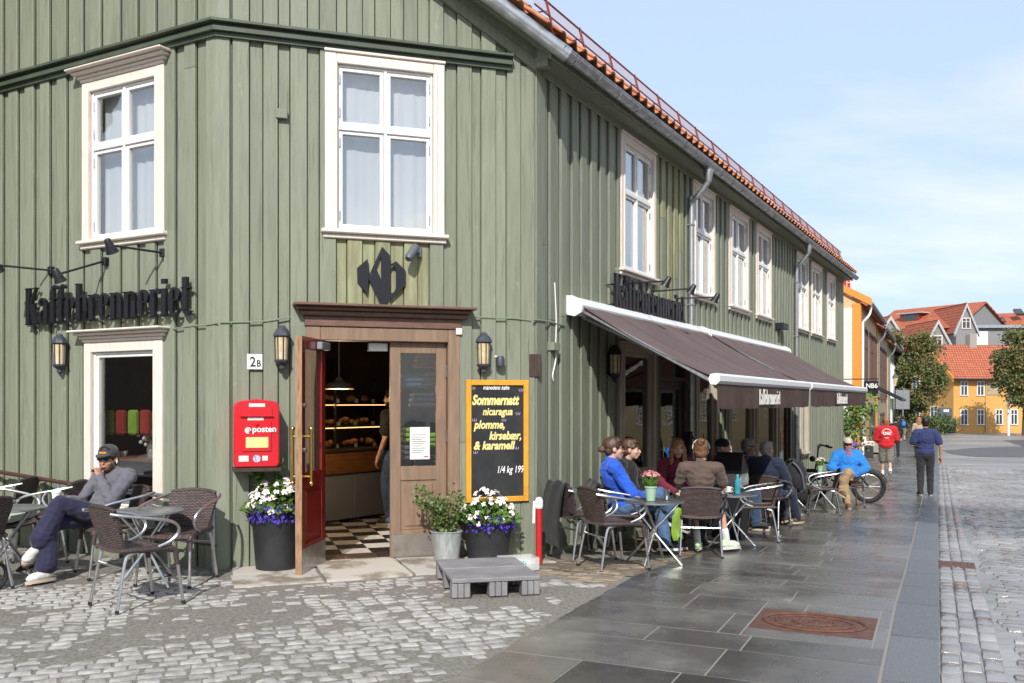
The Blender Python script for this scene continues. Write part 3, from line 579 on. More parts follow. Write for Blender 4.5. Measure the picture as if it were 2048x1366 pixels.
for i in range(12):
    p = rake(tA - .1 - i * .30, .24, .15); o = put('roof_tile', tm, roof); o.matrix_basis = Matrix(((ux.x, vy.x, wz.x, p.x), (ux.y, vy.y, wz.y, p.y), (ux.z, vy.z, wz.z, p.z), (0, 0, 0, 1)))
# gutter, brackets, downpipes
GC = ED + .088; GZ = EZ - .035
b = MB(); n_ = 10
def gsec(r): return [(GC + r * math.cos(a), GZ + r * math.sin(a)) for a in [math.pi + math.pi * k / n_ for k in range(n_ + 1)]]
MX = Matrix(((FR_.n.x, 0, FR_.u.x, FR_.o.x), (FR_.n.y, 0, FR_.u.y, FR_.o.y), (0, 1, 0, 0), (0, 0, 0, 1)))
b.prism(gsec(.075) + gsec(.070)[::-1], T_A - .02, T_B - .02, MX); b.prism(gsec(.0745), T_A - .025, T_A - .021, MX); b.tube([FR_.P(T_A - .02, GC + .075, GZ), FR_.P(T_B - .02, GC + .075, GZ)], .008, 6)
gut = b.build('gutter', 'galv', house, 40)
for i in range(36):
    t_ = T_A + .3 + i * .60
    if t_ > T_B - .1: break
    MB().tube([FR_.P(t_, GC + .079 * math.cos(a), GZ + .079 * math.sin(a)) for a in [math.pi + math.pi * k / 10 for k in range(11)]] + [FR_.P(t_, GC + .03, GZ + .045), FR_.P(t_, GC - .08, GZ + .05)], .006, 5).build('gutter_bracket', 'galv', gut)
for t_ in (FR_.tx(1381, .09), FR_.tx(1592, .09)):
    pth = smooth_path([FR_.P(t_ + .0, GC, GZ - .06), FR_.P(t_, GC, GZ - .26), FR_.P(t_, GC - .06, GZ - .36), FR_.P(t_, .22, GZ - .46), FR_.P(t_, .11, GZ - .56), FR_.P(t_, .10, GZ - .75), FR_.P(t_, .10, 1.6)], 5) + [FR_.P(t_, .10, -.2 if t_ < 8 else -.42)]
    b = MB(); b.tube(pth, .042, 10); b.lathe([(.045, -.03), (.075, .13), (.075, .15)], 12, TR(*FR_.P(t_, GC, GZ - .26)))
    dp = b.build('downpipe', 'galv', house)
    for z in (4.2, 3.0, 1.0): MB().cbox(t_ - .05, t_ + .05, .02, .15, z, z + .025, .004, FR_.M).build('pipe_clip', 'galv', dp)
# snow guard on the roof edge
b = MB(); sg = None
def sgp(t, l): return FR_.P(t, .10 - l * .3, EZ + .40 + l * 1.15)
b.tube([sgp(T_A, .05), sgp(T_B - .6, .05)], .010, 6); b.tube([sgp(T_A, .20), sgp(T_B - .6, .20)], .012, 6); sg = b.build('snow_guard', 'guard_red', roof)
b = MB()
for i in range(int((T_B - .7 - T_A) / .04)): t_ = T_A + i * .04; b.tube([sgp(t_, .05), sgp(t_, .20)], .0022, 3)
b.build('guard_wires', 'guard_red', sg, kind='stuff')
for i in range(24):
    t_ = T_A + .35 + i * .86
    if t_ < T_B - .6: b = MB(); b.tube([sgp(t_, -.03), sgp(t_, .22)], .014, 4); b.tube([sgp(t_, .10), FR_.P(t_, -.2, EZ + .55)], .008, 4); b.build('guard_post', 'guard_red', sg)
# ---------------------------------------------------------------- windows
glassm('pane_up', (.96, .97, .98), .15, .012, 1.0); glassm('pane_side', (.9, .92, .94), .34, .012, 1.6); glassm('pane_shop', (.62, .64, .63), .10, .004, 1.25); glassm('pane_door', (.88, .90, .89), .02, .01, 1.0); glassm('lamp_pane', (.95, .86, .66), .03)
def window(fr, o, style, curtain='curtain', cs=.10, frame='white_paint', case='cream', transom=.62, cols=2, back=.35):
    t0, t1, z0, z1 = o; M = fr.M; D = .055
    b = MB()                                                       # casing round the opening
    b.cbox(t0 - .012, t0 + cs, -.02, D + .012, z0, z1, .006, M); b.cbox(t1 - cs, t1 + .012, -.02, D + .012, z0, z1, .006, M); b.cbox(t0 + cs + .001, t1 - cs - .001, -.02, D + .010, z1 - cs, z1, .006, M)
    b.cbox(t0 - .02, t1 + .02, -.02, D + .03, z1 + .001, z1 + .03, .006, M)
    b.cbox(t0 + cs - .035, t0 + cs + .004, D - .005, D + .024, z0, z1 - cs + .035, .004, M); b.cbox(t1 - cs - .004, t1 - cs + .035, D - .005, D + .024, z0, z1 - cs + .035, .004, M)
    w = b.build('window', case, house)
    if style == 'hood':
        b = MB(); b.cbox(t0 - .05, t1 + .05, -.01, .10, z1 + .032, z1 + .065, .008, M); b.cbox(t0 - .08, t1 + .08, -.01, .15, z1 + .067, z1 + .095, .010, M); b.cbox(t0 - .11, t1 + .11, -.01, .20, z1 + .097, z1 + .120, .008, M); b.build('hood', case, w)
    b = MB(); b.cbox(t0 - .05, t1 + .05, -.01, .115, z0 - .04, z0 - .001, .010, M); b.cbox(t0 - .03, t1 + .03, -.01, .075, z0 - .085, z0 - .041, .008, M); b.build('sill', case, w)
    a, c, e, f = t0 + cs + .004, t1 - cs - .004, z0 + .002, z1 - cs - .002; fd = .02
    rows = [(e, f)] if not transom else [(e, e + (f - e) * transom - .022), (e + (f - e) * transom + .022, f)]
    b = MB(); fw = .022
    b.cbox(a, a + fw, -.05, fd + .012, e, f, .004, M); b.cbox(c - fw, c, -.05, fd + .012, e, f, .004, M); b.cbox(a + fw, c - fw, -.05, fd + .012, f - fw, f, .004, M); b.cbox(a + fw, c - fw, -.05, fd + .012, e, e + fw, .004, M)
    if cols == 2: b.cbox((a + c) / 2 - .016, (a + c) / 2 + .016, -.05, fd + .014, e + fw, f - fw, .004, M)
    if transom: zt = e + (f - e) * transom; b.cbox(a + fw, c - fw, -.049, fd + .018, zt - .025, zt + .025, .004, M)
    b.build('frame', frame, w)
    for (r0, r1) in rows:
        lo = r0 + (fw if r0 == e else .004); hi = r1 - (fw if r1 == f else .004)
        spans = [(a + fw, (a + c) / 2 - .017), ((a + c) / 2 + .017, c - fw)] if cols == 2 else [(a + fw, c - fw)]
        for (x0, x1) in spans:
            s_ = .036 if cols == 2 else .03; b = MB()
            b.cbox(x0 + .002, x0 + s_, -.03, fd, lo, hi, .004, M); b.cbox(x1 - s_, x1 - .002, -.03, fd, lo, hi, .004, M); b.cbox(x0 + s_, x1 - s_, -.03, fd, lo, lo + s_, .004, M); b.cbox(x0 + s_, x1 - s_, -.03, fd, hi - s_, hi, .004, M)
            sa = b.build('sash', frame, w)
            MB().box(x0 + s_ - .005, x1 - s_ + .005, -.012, -.006, lo + s_ - .005, hi - s_ + .005, M).build('pane', 'pane_shop' if style == 'shop' else ('pane_side' if fr is FR_ else 'pane_up'), sa)
            if style != 'shop' and cols == 2:
                b = MB()
                for zz_ in (lo + .12, hi - .12):
                    hx = x0 + .006 if x0 < (a + c) / 2 else x1 - .006; b.cbox(hx - .008, hx + .008, fd, fd + .012, zz_ - .045, zz_ + .045, .003, M)
                b.build('hinge', 'galv', sa)
    if curtain:
        if curtain == 'blind': MB().surf(lambda u, v: fr.P(a + (c - a) * u, -.12 + .005 * math.sin(u * 31 + 2.5 * math.sin(u * 9)) + .002 * math.sin(u * 70), e + (f - e) * v), 60, 1, .003).build('sheer_curtain', 'roller_blind', w)
        else:
            b = MB()
            for (x0, x1) in ((a, a + (c - a) * .27), (c - (c - a) * .27, c)):
                b.surf(lambda u, v, x0=x0, x1=x1: fr.P(x0 + (x1 - x0) * u, -.17 + .025 * math.sin(u * 19), e + (f - e) * v), 24, 1, .004)
            b.build('curtain', 'curtain', w)
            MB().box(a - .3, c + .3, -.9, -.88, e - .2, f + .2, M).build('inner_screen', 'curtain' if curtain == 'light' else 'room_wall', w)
    return w
window(FL, lw, 'hood', 'blind'); window(FC, cw, 'plain', 'blind')
for i, o in enumerate(rw): window(FR_, o, 'plain', 'light' if i % 2 else 'dark', cs=.10)
wl2 = window(FL, lw2, 'hood', None, cols=1, transom=0); wl2['label'] = 'tall shop window with a single large pane'
for i in (0, 2, 3, 4, 6): window(FR_, gw[i], 'shop', None, cols=1, transom=0, case='tan_frame', frame='tan_frame', cs=.10)
for dr in (1, 5):                                                   # two dark shop doors in the long side
    t0, t1, z0, z1 = gw[dr]; M = FR_.M; b = MB(); mid = (z0 + z1) / 2 + .1; cs = .09
    b.cbox(t0 - .01, t0 + cs, -.03, .05, z0, z1 + .02, .006, M); b.cbox(t1 - cs, t1 + .01, -.03, .05, z0, z1 + .02, .006, M); b.cbox(t0 + cs, t1 - cs, -.03, .05, z1 - .07, z1 + .02, .006, M); b.cbox(t0 + cs, t1 - cs, -.03, .045, z1 - .42, z1 - .36, .006, M)
    d_ = b.build('door', 'brown_shop', house); b = MB(); a, c = t0 + cs, t1 - cs; zt = z1 - .42
    b.cbox(a, a + .11, -.05, .0, z0, zt, .006, M); b.cbox(c - .11, c, -.05, .0, z0, zt, .006, M); b.cbox(a + .11, c - .11, -.05, 0, zt - .12, zt, .006, M); b.cbox(a + .11, c - .11, -.05, -.001, z0, z0 + .85, .006, M); b.cbox(a + .17, c - .17, -.03, .012, z0 + .25, z0 + .7, .006, M); b.build('leaf', 'brown_shop', d_)
    MB().box(a + .1, c - .1, -.03, -.024, z0 + .84, zt - .11, M).build('pane', 'pane_shop', d_); MB().box(a, c, -.03, -.024, z1 - .37, z1 - .06, M).build('pane', 'pane_shop', d_)
    MB().tube([FR_.P(a + .07, .05, mid - .45), FR_.P(a + .07, .05, mid - .05)], .012, 8).build('handle', 'brass', d_)
# dark shop room behind the long side, with a few lamps' shapes and tables
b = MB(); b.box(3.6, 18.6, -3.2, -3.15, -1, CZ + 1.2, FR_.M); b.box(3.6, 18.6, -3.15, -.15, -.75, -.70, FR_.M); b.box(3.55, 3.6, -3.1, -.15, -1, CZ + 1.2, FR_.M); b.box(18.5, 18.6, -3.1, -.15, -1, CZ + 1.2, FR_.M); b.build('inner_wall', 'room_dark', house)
# projecting wing at the far left
FW = Fr(FL.P(0, 1.1, 0).to_2d(), FL.P(0, .0, 0).to_2d())
w_ = wall(FW, 0, 1.08, -.05, CZ + 5.2, [], seed=21)
MB().box(-.1, 1.1, -1.5, -.15, -.1, CZ + 5.2, FW.M).build('wing', 'green', house)
# ---------------------------------------------------------------- corner doorway, doors, room behind
dz0 = .02; t0, t1, _, dtop = cdoor; M = FC.M
b = MB(); b.cbox(t0 - .005, t0 + .13, -.12, .06, -.04, dtop - .0, .006, M); b.cbox(t1 - .115, t1 + .005, -.12, .06, -.08, dtop, .006, M); b.cbox(t0 + .131, t1 - .116, -.12, .058, dtop - .13, dtop, .006, M)
dw = b.build('doorway', 'brown_paint', house)
b = MB(); b.cbox(t0 - .02, t1 + .02, -.02, .075, dtop + .001, dtop + .10, .006, M); b.cbox(t0 - .06, t1 + .07, -.02, .12, dtop + .101, dtop + .15, .01, M); b.cbox(t0 - .10, t1 + .11, -.02, .17, dtop + .151, dtop + .185, .01, M); b.cbox(t0 - .13, t1 + .14, -.02, .23, dtop + .186, dtop + .212, .006, M); b.build('lintel', 'brown_dark', dw)
MB().box(t0, t1, -.3, .05, -.08, .0, M).build('threshold', 'flag', dw)
oa, oc, otop = t0 + .131, t1 - .116, dtop - .131
mid = FC.tx(779, -.03)
def leaf(M, wdt, face, back, parent, kick='kick'):
    h = otop - .012; st = .105; b = MB()
    for (x0, x1, z0, z1) in ((0, st, 0, h), (wdt - st, wdt, 0, h), (st, wdt - st, h - .11, h), (st, wdt - st, 0, .26), (st, wdt - st, .76, .90)): b.cbox(x0, x1, -.022, .022, z0 + .012, z1 + .012, .004, M)
    b.box(st, wdt - st, -.009, .009, .27, .78, M); b.cbox(st + .03, wdt - st - .03, -.018, .018, .31, .74, .012, M); b.cbox(st + .012, wdt - st - .012, -.014, .014, .285, .295, .003, M)
    o = b.build('door_leaf', [face], parent); MB().box(st - .004, wdt - st + .004, -.005, .005, .91, h - .09, M).build('pane', 'pane_door', o)
    b = MB(); b.box(.012, wdt - .012, .0225, .0255, .014, .235, M); b.box(.012, wdt - .012, -.0255, -.0225, .014, .235, M); b.build('kick_plate', kick, o); return o
lr = leaf(FC.M @ TR(mid + .004, -.035, 0), oc - mid - .006, 'brown_paint', 'brown_paint', dw); lr['label'] = 'closed brown door leaf with a glass pane and a posted notice'
b = MB()
for z in (.45, 1.15, 1.80): b.tube([FC.P(oc - .004, .0, z), FC.P(oc - .004, .0, z + .12)], .011, 8)
b.build('hinge', 'steel', lr)
no = MB().box(mid + .20, mid + .40, -.008, -.004, .98, 1.30, FC.M).build('notice', 'paper', lr); b = MB()
for k in range(9): b.box(mid + .22, mid + .36 - .02 * (k % 3), -.004, -.0035, 1.22 - k * .022, 1.226 - k * .022, FC.M)
b.build('print_lines', 'grey_metal', no, kind='stuff'); MB().box(mid + .34, mid + .385, -.004, -.003, 1.0, 1.01, FC.M).build('red_mark', 'red_paint', no)
# open leaf: hinged on the left jamb, swung out towards the street
hp = FC.P(oa + .03, .02, 0); fp = Vector((-1.90, 8.20, 0)); du = (fp - hp).normalized(); dn = Vector((-du.y, du.x, 0))
ML = Matrix(((du.x, dn.x, 0, hp.x), (du.y, dn.y, 0, hp.y), (0, 0, 1, .0), (0, 0, 0, 1))); wl = mid - oa - .03
lo = leaf(ML, wl, 'red_door', 'brown_paint', dw, 'steel'); lo['label'] = 'open red door leaf swung out with brass pull handles'
sx = 1 if dn.x > 0 else -1                                          # the red room side faces right
b = MB(); b.box(wl + .0005, wl + .008, -.03, .03, .012, otop, ML); b.box(-.002, wl + .008, -sx * .0225, -sx * .034, .24, otop, ML) if False else None; b.build('edge_lipping', 'bare_wood', lo)
b = MB(); st = .105; h = otop
for (x0, x1, z0, z1) in ((0, st, .24, h), (wl - st, wl, .24, h), (st, wl - st, h - .11, h), (st, wl - st, .24, .9)): y0, y1 = sorted((-sx * .0225, -sx * .034)); b.box(x0, x1, y0, y1, z0 + .001, z1, ML)
b.build('outer_face', 'brown_paint', lo)
for sgn in (1, -1):
    y = sgn * .085; b = MB(); x = wl - .075; b.tube([ML @ Vector((x, y, .83)), ML @ Vector((x, y, 1.30))], .014, 10); b.ell(ML @ Vector((x, y, 1.31)), .022); b.ell(ML @ Vector((x, y, .82)), .022)
    for z in (.88, 1.24): b.tube([ML @ Vector((x, 0, z)), ML @ Vector((x, y, z))], .012, 8)
    b.build('pull_handle', 'brass', lo)
b = MB(); b.tube([ML @ Vector((wl - .055, sx * .02, 1.12)), ML @ Vector((wl - .055, sx * .05, 1.12))], .02, 10); b.tube([ML @ Vector((wl - .055, sx * .02, 1.52)), ML @ Vector((wl - .055, sx * .045, 1.52))], .02, 10); b.build('lock', 'steel', lo)
b = MB(); b.cbox(.02, .26, sx * .024 if sx > 0 else sx * .08, sx * .08 if sx > 0 else sx * .024, otop - .10, otop - .03, .006, ML); b.build('door_closer', 'galv', lo)
MB().cbox(mid - .20, mid - .01, -.14, -.06, otop - .09, otop - .01, .006, FC.M).build('door_opener', 'plastic_white', dw)
# room: floor tiles, walls, ceiling
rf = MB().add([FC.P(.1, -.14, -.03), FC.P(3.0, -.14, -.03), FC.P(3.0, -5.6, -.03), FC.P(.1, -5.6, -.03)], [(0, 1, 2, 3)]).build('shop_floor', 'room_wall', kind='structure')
pm('tile_black', (.022, .017, .016), .3, rnd=.2); pm('tile_cream', (.62, .58, .53), .35, rnd=.1, col2=(.52, .47, .42), ns=5); pm('tile_brown', (.06, .035, .028), .35, rnd=.2)
tmesh = [MB().cbox(-.148, .148, -.148, .148, -.02, .006, .003).mesh('floor_tile', m, 20) for m in ('tile_black', 'tile_cream', 'tile_brown')]
ang = math.atan2(FC.u.y, FC.u.x)
for i in range(0, 9):
    for j in range(0, 13):
        p = FC.P(.15 + i * .302, -.30 - j * .302, .0); put('floor_tile', tmesh[2 if j < 1 else (i + j) % 2], rf, loc=(p.x, p.y, 0), rz=ang)
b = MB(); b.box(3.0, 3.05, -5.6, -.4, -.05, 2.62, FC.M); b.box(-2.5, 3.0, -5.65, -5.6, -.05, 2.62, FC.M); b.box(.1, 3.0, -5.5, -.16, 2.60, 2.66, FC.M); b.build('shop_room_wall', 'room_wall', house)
# counter with pastry case
ca, cb_ = Vector((-2.75, 11.1)), Vector((-1.15, 13.4)); FK = Fr(ca, cb_)
ct = thing('shop_counter', 'wood fronted shop counter with grey base inside the open doorway', 'counter', (ca.x, ca.y, 0))
pm('counter_wood', (.26, .105, .035), .4, col2=(.17, .065, .022), ns=3, stretch=(1.5, 1.5, 14)); pm('counter_grey', (.22, .22, .225), .5); pm('counter_top', (.05, .035, .028), .35)
for i in range(4): MB().cbox(-.3 + i * .75, .44 + i * .75, -.6, 0, .03, .62, .006, FK.M).build('base_panel', 'counter_grey', ct)
MB().cbox(-.3, 2.8, -.62, .03, .625, .90, .006, FK.M).build('wood_front', 'counter_wood', ct); MB().cbox(-.3, 2.8, -.66, .05, .905, .94, .006, FK.M).build('worktop', 'counter_top', ct)
pc = thing('pastry_case', 'glass display case with shelves standing on the shop counter', 'display case', (ca.x, ca.y, .94))
for z in (1.22, 1.52): MB().box(-.3, 2.2, -.6, -.1, z, z + .02, FK.M).build('shelf', 'counter_top', pc)
b = MB()
for x in (-.3, .95, 2.2):
    for y in (-.6, -.1): b.box(x - .012, x + .012, y - .012, y + .012, .94, 1.80, FK.M)
b.build('post', 'steel', pc); MB().box(-.3, 2.2, -.09, -.085, .95, 1.8, FK.M).build('pane', 'pane_door', pc)
pm('pastry', (.36, .15, .045), .6, col2=(.5, .26, .09), ns=30); rn = random.Random(8)
for z, nn, sh in ((1.24, 6, 'middle'), (1.54, 6, 'top'), (.95, 6, 'bottom')):
    for k in range(nn):
        nth = ('first', 'second', 'third', 'fourth', 'fifth', 'sixth')[k]; x = .0 + k * .34 + rn.uniform(-.03, .03); b = MB()
        for q in range(4): b.ell(FK.P(x + rn.uniform(-.06, .06), -.3 + rn.uniform(-.1, .08), z + .04 + rn.uniform(0, .04)), (.055, .035, .035), rot_z(rn.uniform(0, 3)), 8, 6)
        tag(b.build('pastry_heap', 'pastry'), nth + ' heap of golden pastries from the left, %s shelf of the display case' % sh, 'pastries', 'pastries in the display case')
        c = MB().box(x - .03, x + .03, -.14, -.135, z, z + .05, FK.M).build('price_card', 'paper'); tag(c, nth + ' white price card from the left, %s shelf of the display case' % sh, 'card', 'price cards in the display case')
pn = at(678, 772, 10.6); t = thing('pendant_lamp', 'cream enamel pendant lamp hanging inside the open doorway', 'lamp', (pn.x, pn.y, pn.z)); pm('enamel', (.55, .50, .40), .4); pm('warm_glow', (.8, .5, .2), .5, emit=((1, .55, .2), 2.2))
MB().lathe([(.17, -.035), (.165, -.02), (.13, .03), (.05, .06), (.03, .10), (.0, .10)], 24, TR(*pn)).build('shade', 'enamel', t); MB().lathe([(.155, -.033), (.15, -.028), (.0, -.028)], 20, TR(*pn)).build('glow_disc', 'warm_glow', t); MB().tube([pn + Vector((0, 0, .1)), Vector((pn.x, pn.y, 2.60))], .006, 6).build('cord', 'plastic_white', t)
pl_d = bpy.data.lights.new('pendant_light', 'POINT'); pl_d.energy = 26; pl_d.color = (1, .72, .42); pl_d.shadow_soft_size = .06; pl_o = bpy.data.objects.new('pendant_light', pl_d); COL.objects.link(pl_o); pl_o.parent = t; pl_o.matrix_parent_inverse = wm(t).inverted(); pl_o.location = pn - Vector((0, 0, .10))
pm('case_strip', (.9, .6, .3), .5, emit=((1, .55, .22), 3)); MB().box(-.3, 2.2, -.16, -.12, 1.505, 1.515, FK.M).build('light_strip', 'case_strip', pc); MB().box(-.3, 2.2, -.16, -.12, 1.205, 1.215, FK.M).build('light_strip', 'case_strip', pc)
# striped cushions and blankets heaped in the window of the closed leaf
for k, (x, z, c) in enumerate(((830, 905, 'c_grey'), (862, 925, 'c_grey'), (875, 880, 'c_lime'), (835, 870, 'c_lime'), (850, 800, 'c_navy'), (830, 760, 'c_denim_dark'), (870, 760, 'c_black'), (862, 720, 'c_redjacket'))):
    p = FC.px(x, z, -.25); b = MB(); [b.cbox(-.15 + .01 * q, .15 - .012 * q, -.10, .10 - .01 * q, -.075 + q * .05, -.028 + q * .05, .016, TR(*FC.P(p[0], -.32 - .05 * (k % 2), p[1])) @ rot_z(ang + .12 * q - .1 * (k % 3))) for q in range(3)]; tag(b.build('folded_blanket', c), ['folded grey blanket low behind the door pane', 'folded grey blanket beside the notice', 'folded lime blanket right of the notice', 'folded lime blanket left of the notice', 'navy folded blanket above the notice', 'blue folded blanket high behind the pane', 'black folded blanket high behind the pane', 'folded red blanket at the top of the door pane'][k], 'blanket')
MB().box(FC.tx(785, -.5), 3.0, -.48, -.44, .0, .62, FC.M).build('window_shelf', 'counter_wood', house)
# window table and stacked chairs shapes behind the left shop window
wt = thing('window_table', 'wooden table with a white cup behind the left shop window', 'table', FL.P(2.3, -.6, 0)); MB().cbox(1.2, 2.9, -.95, -.3, .93, .97, .006, FL.M).build('top', 'counter_wood', wt)
for x in (1.3, 2.8): MB().box(x - .02, x + .02, -.7, -.66, 0, .93, FL.M).build('leg', 'black_metal', wt)
p = FL.P(FL.tx(246, -.45), -.45, .97); b = MB().lathe([(.03, 0), (.05, .05), (.05, .055)], 16, TR(*p)); tag(b.build('cup', 'plastic_white'), 'white cup on the table behind the left shop window', 'cup')
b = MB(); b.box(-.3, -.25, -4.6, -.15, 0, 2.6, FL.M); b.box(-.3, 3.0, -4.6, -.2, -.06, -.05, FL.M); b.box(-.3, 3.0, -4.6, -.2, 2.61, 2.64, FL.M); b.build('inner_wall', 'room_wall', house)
for k in range(5):
    t_ = FL.tx(205 + k * 24, -.25); z_ = FL.px(205 + k * 24, 845, -.25)[1]; c = MB().cbox(t_, t_ + .12, -.32, -.25, z_ - .13, z_ + .13, .02, FL.M).build('seat_pad', ['c_lime', 'c_redjacket'][k % 2]); tag(c, ['leftmost lime seat pad behind the left shop window', 'left red seat pad behind the left shop window', 'middle lime seat pad behind the left shop window', 'right red seat pad behind the left shop window', 'rightmost lime seat pad behind the left shop window'][k], 'seat pad', ['lime pads', 'red pads'][k % 2] + ' behind the shop window')
p = FL.P(FL.tx(302, -.4), -.4, .97); b = MB(); rn = random.Random(2)
for k in range(26): b.ell(p + Vector((rn.gauss(0, .05), rn.gauss(0, .05), .25 + rn.gauss(0, .05))), .022, None, 6, 4)
v_ = thing('flower_vase', 'small vase of pale pink flowers behind the left shop window', 'vase', p); b.build('blossom', 'petal_white', v_, kind='stuff'); MB().lathe([(.03, 0), (.045, .08), (.03, .17)], 12, TR(*p)).build('vase', 'clear_plastic', v_)
# ---------------------------------------------------------------- lettering
SB = .128; HB = .034
GL = {'K': (.42, [([(.09, 0), (.09, 1)], SB), ([(0, .015), (.19, .015)], .03), ([(0, .985), (.19, .985)], .03), ([(.15, .46), (.35, .97)], .045), ([(.18, .56), (.35, .0)], [.10, .15]), ([(.27, .985), (.42, .985)], .03), ([(.26, .015), (.43, .015)], .03)]),
 'a': (.38, [([(.27, .0), (.27, .58)], .13), ([(.07, .52), (.10, .64), (.18, .68), (.26, .58)], [.10, .07, .05, .10]), ([(.25, .40), (.13, .32), (.08, .18), (.12, .04), (.2, .03), (.26, .12)], [.03, .05, .12, .09, .03, .02])]),
 'f': (.26, [([(.12, 0), (.12, .82)], SB), ([(.12, .8), (.15, .95), (.22, 1.0), (.28, .93)], [.14, .07, .05, .09]), ([(.02, .66), (.27, .66)], .032), ([(.02, .015), (.23, .015)], .03)]),
 'e': (.36, [([(.25, .38), (.28, .52), (.2, .67), (.11, .6), (.085, .34), (.11, .09), (.2, .015), (.31, .14)], [.05, .12, .05, .09, .15, .09, .04, .03]), ([(.08, .38), (.30, .38)], .03)]),
 'b': (.40, [([(.09, 0), (.09, 1)], SB), ([(0, .985), (.12, .985)], .03), ([(.13, .55), (.2, .67), (.29, .6), (.32, .34), (.29, .09), (.2, .01), (.11, .06)], [.03, .05, .09, .14, .09, .04, .03])]),
 'r': (.31, [([(.1, 0), (.1, .68)], SB), ([(.12, .5), (.18, .64), (.24, .66), (.28, .58)], [.03, .05, .08, .10]), ([(0, .015), (.21, .015)], .03), ([(0, .665), (.12, .665)], .03)]),
 'n': (.41, [([(.1, 0), (.1, .68)], SB), ([(.12, .52), (.2, .66), (.28, .6), (.305, .44)], [.03, .05, .10, SB]), ([(.305, 0), (.305, .46)], SB), ([(0, .015), (.19, .015)], .03), ([(.22, .015), (.40, .015)], .03), ([(0, .665), (.12, .665)], .03)]),
 'i': (.21, [([(.1, 0), (.1, .68)], SB), ([(0, .015), (.2, .015)], .03), ([(0, .665), (.12, .665)], .03), ([(.1, .80), (.1, .92)], .12)]),
 't': (.28, [([(.11, .10), (.11, .92)], SB), ([(.01, .66), (.26, .66)], .032), ([(.11, .12), (.17, .02), (.27, .10)], [.13, .06, .03])])}
def stroke_poly(pts, w):
    P = [Vector(p) for p in pts]; ws = list(w) if isinstance(w, list) else [w] * len(P); A, B = [], []
    if len(P) > 2:
        Q = smooth_path([(p.x, p.y, 0) for p in P], 4); k = 4; W_ = []
        for i in range(len(P) - 1):
            for j in range(k): W_.append(ws[i] + (ws[i + 1] - ws[i]) * j / k)
        P = [q.to_2d() for q in Q]; ws = W_ + [ws[-1]]
    for i, p in enumerate(P):
        d = (P[min(i + 1, len(P) - 1)] - P[max(i - 1, 0)]).normalized(); n = Vector((-d.y, d.x)); A.append(p + n * ws[i] / 2); B.append(p - n * ws[i] / 2)
    return A, B
def word(txt, fr, ta, tb, z0, z1, d0, d1, mat, parent, skew=0, name='letter'):
    tot = sum(GL[c][0] for c in txt); sx_ = (tb - ta) / tot; x = 0; sz = z1 - z0
    for c in txt:
        w, st = GL[c]; b = MB()
        for pts, wd in st:
            A, B = stroke_poly(pts, wd)
            for i in range(len(A) - 1): b.prism([(ta + (x + q.x) * sx_, z0 + q.y * sz) for q in (A[i], A[i + 1], B[i + 1], B[i])], d0, d1, fr.MF)
        b.build(name, mat, parent, 30); x += w
def text(txt, M, size, mat, parent, name='lettering', th=.002, shear=0, sx_=1, align='LEFT', bold=0):
    c = bpy.data.curves.new(name, 'FONT'); c.body = txt; c.size = size; c.extrude = th; c.shear = shear; c.align_x = align; c.offset = bold; c.resolution_u = 3
    o = bpy.data.objects.new(name, c); COL.objects.link(o); me = bpy.data.meshes.new_from_object(o.evaluated_get(bpy.context.evaluated_depsgraph_get())); bpy.data.objects.remove(o); bpy.data.curves.remove(c)
    me.transform(M @ Matrix.Diagonal((sx_, 1, 1, 1))); me.materials.clear(); me.materials.append(MATS[mat]); return put(name, me, parent)
zl0, zl1 = FL.px(215, 640, .12)[1] - .0, FL.px(215, 568, .12)[1] + .03
sg = thing('wall_sign', 'black raised shop name lettering on rails left of the corner, above the shop window', 'sign', FL.P(1.5, .1, zl0))
word('Kaffebrenneriet', FL, FL.tx(52, .12), FL.tx(383, .12), zl0, zl1, .10, .135, 'sign_black', sg)
for z in (zl0 + .03, zl0 + (zl1 - zl0) * .60): MB().box(FL.tx(50, .09), FL.tx(388, .09), .085, .098, z, z + .022, FL.M).build('rail', 'cable', sg)
for x in (100, 180, 260, 340):
    for z in (zl0 + .04, zl0 + (zl1 - zl0) * .60 + .01): MB().tube([FL.P(FL.tx(x), .02, z), FL.P(FL.tx(x), .09, z)], .008, 6).build('stand_off', 'cable', sg)
zr0 = FR_.px(1300, 632, .12)[1]; zr1 = zr0 + .42
sg = thing('wall_sign', 'black raised shop name lettering on the long side just above the awning', 'sign', FR_.P(3, .1, zr0)); ta_, tb_ = FR_.tx(1231, .14), FR_.tx(1371, .14)
word('Kaffebrenneriet', FR_, ta_, tb_, zr0, zr1, .11, .145, 'sign_black', sg)
for z in (zr0 + .03, zr0 + .27): MB().box(ta_ - .03, tb_ + .03, .095, .108, z, z + .022, FR_.M).build('rail', 'black_metal', sg)
for x in (0, .33, .66, 1):
    for z in (zr0 + .04, zr0 + .28): q = ta_ + (tb_ - ta_) * x; MB().tube([FR_.P(q, .02, z), FR_.P(q, .10, z)], .008, 6).build('stand_off', 'black_metal', sg)
lg = thing('logo_sign', 'black angular monogram sign on the corner wall above the door', 'sign', FC.P(1.5, .06, 2.6))
def zp(pts, d=.06): return [FC.px(700 + x / 4.4075, 470 + y / 4.4075, d) for x, y in pts]
b = MB()
for poly in ([(62, 290), (155, 212), (163, 372), (150, 520), (66, 420)], [(160, 372), (283, 105), (273, 183), (231, 300)], [(283, 105), (352, 182), (353, 568), (280, 645), (275, 395), (273, 183)], [(160, 376), (231, 300), (275, 395), (280, 645)], [(405, 232), (488, 315), (488, 445), (353, 570), (353, 520), (385, 505), (405, 470)], [(352, 262), (405, 232), (405, 300), (380, 272), (362, 280), (352, 305)]): b.prism(zp(poly), .05, .07, FC.MF)
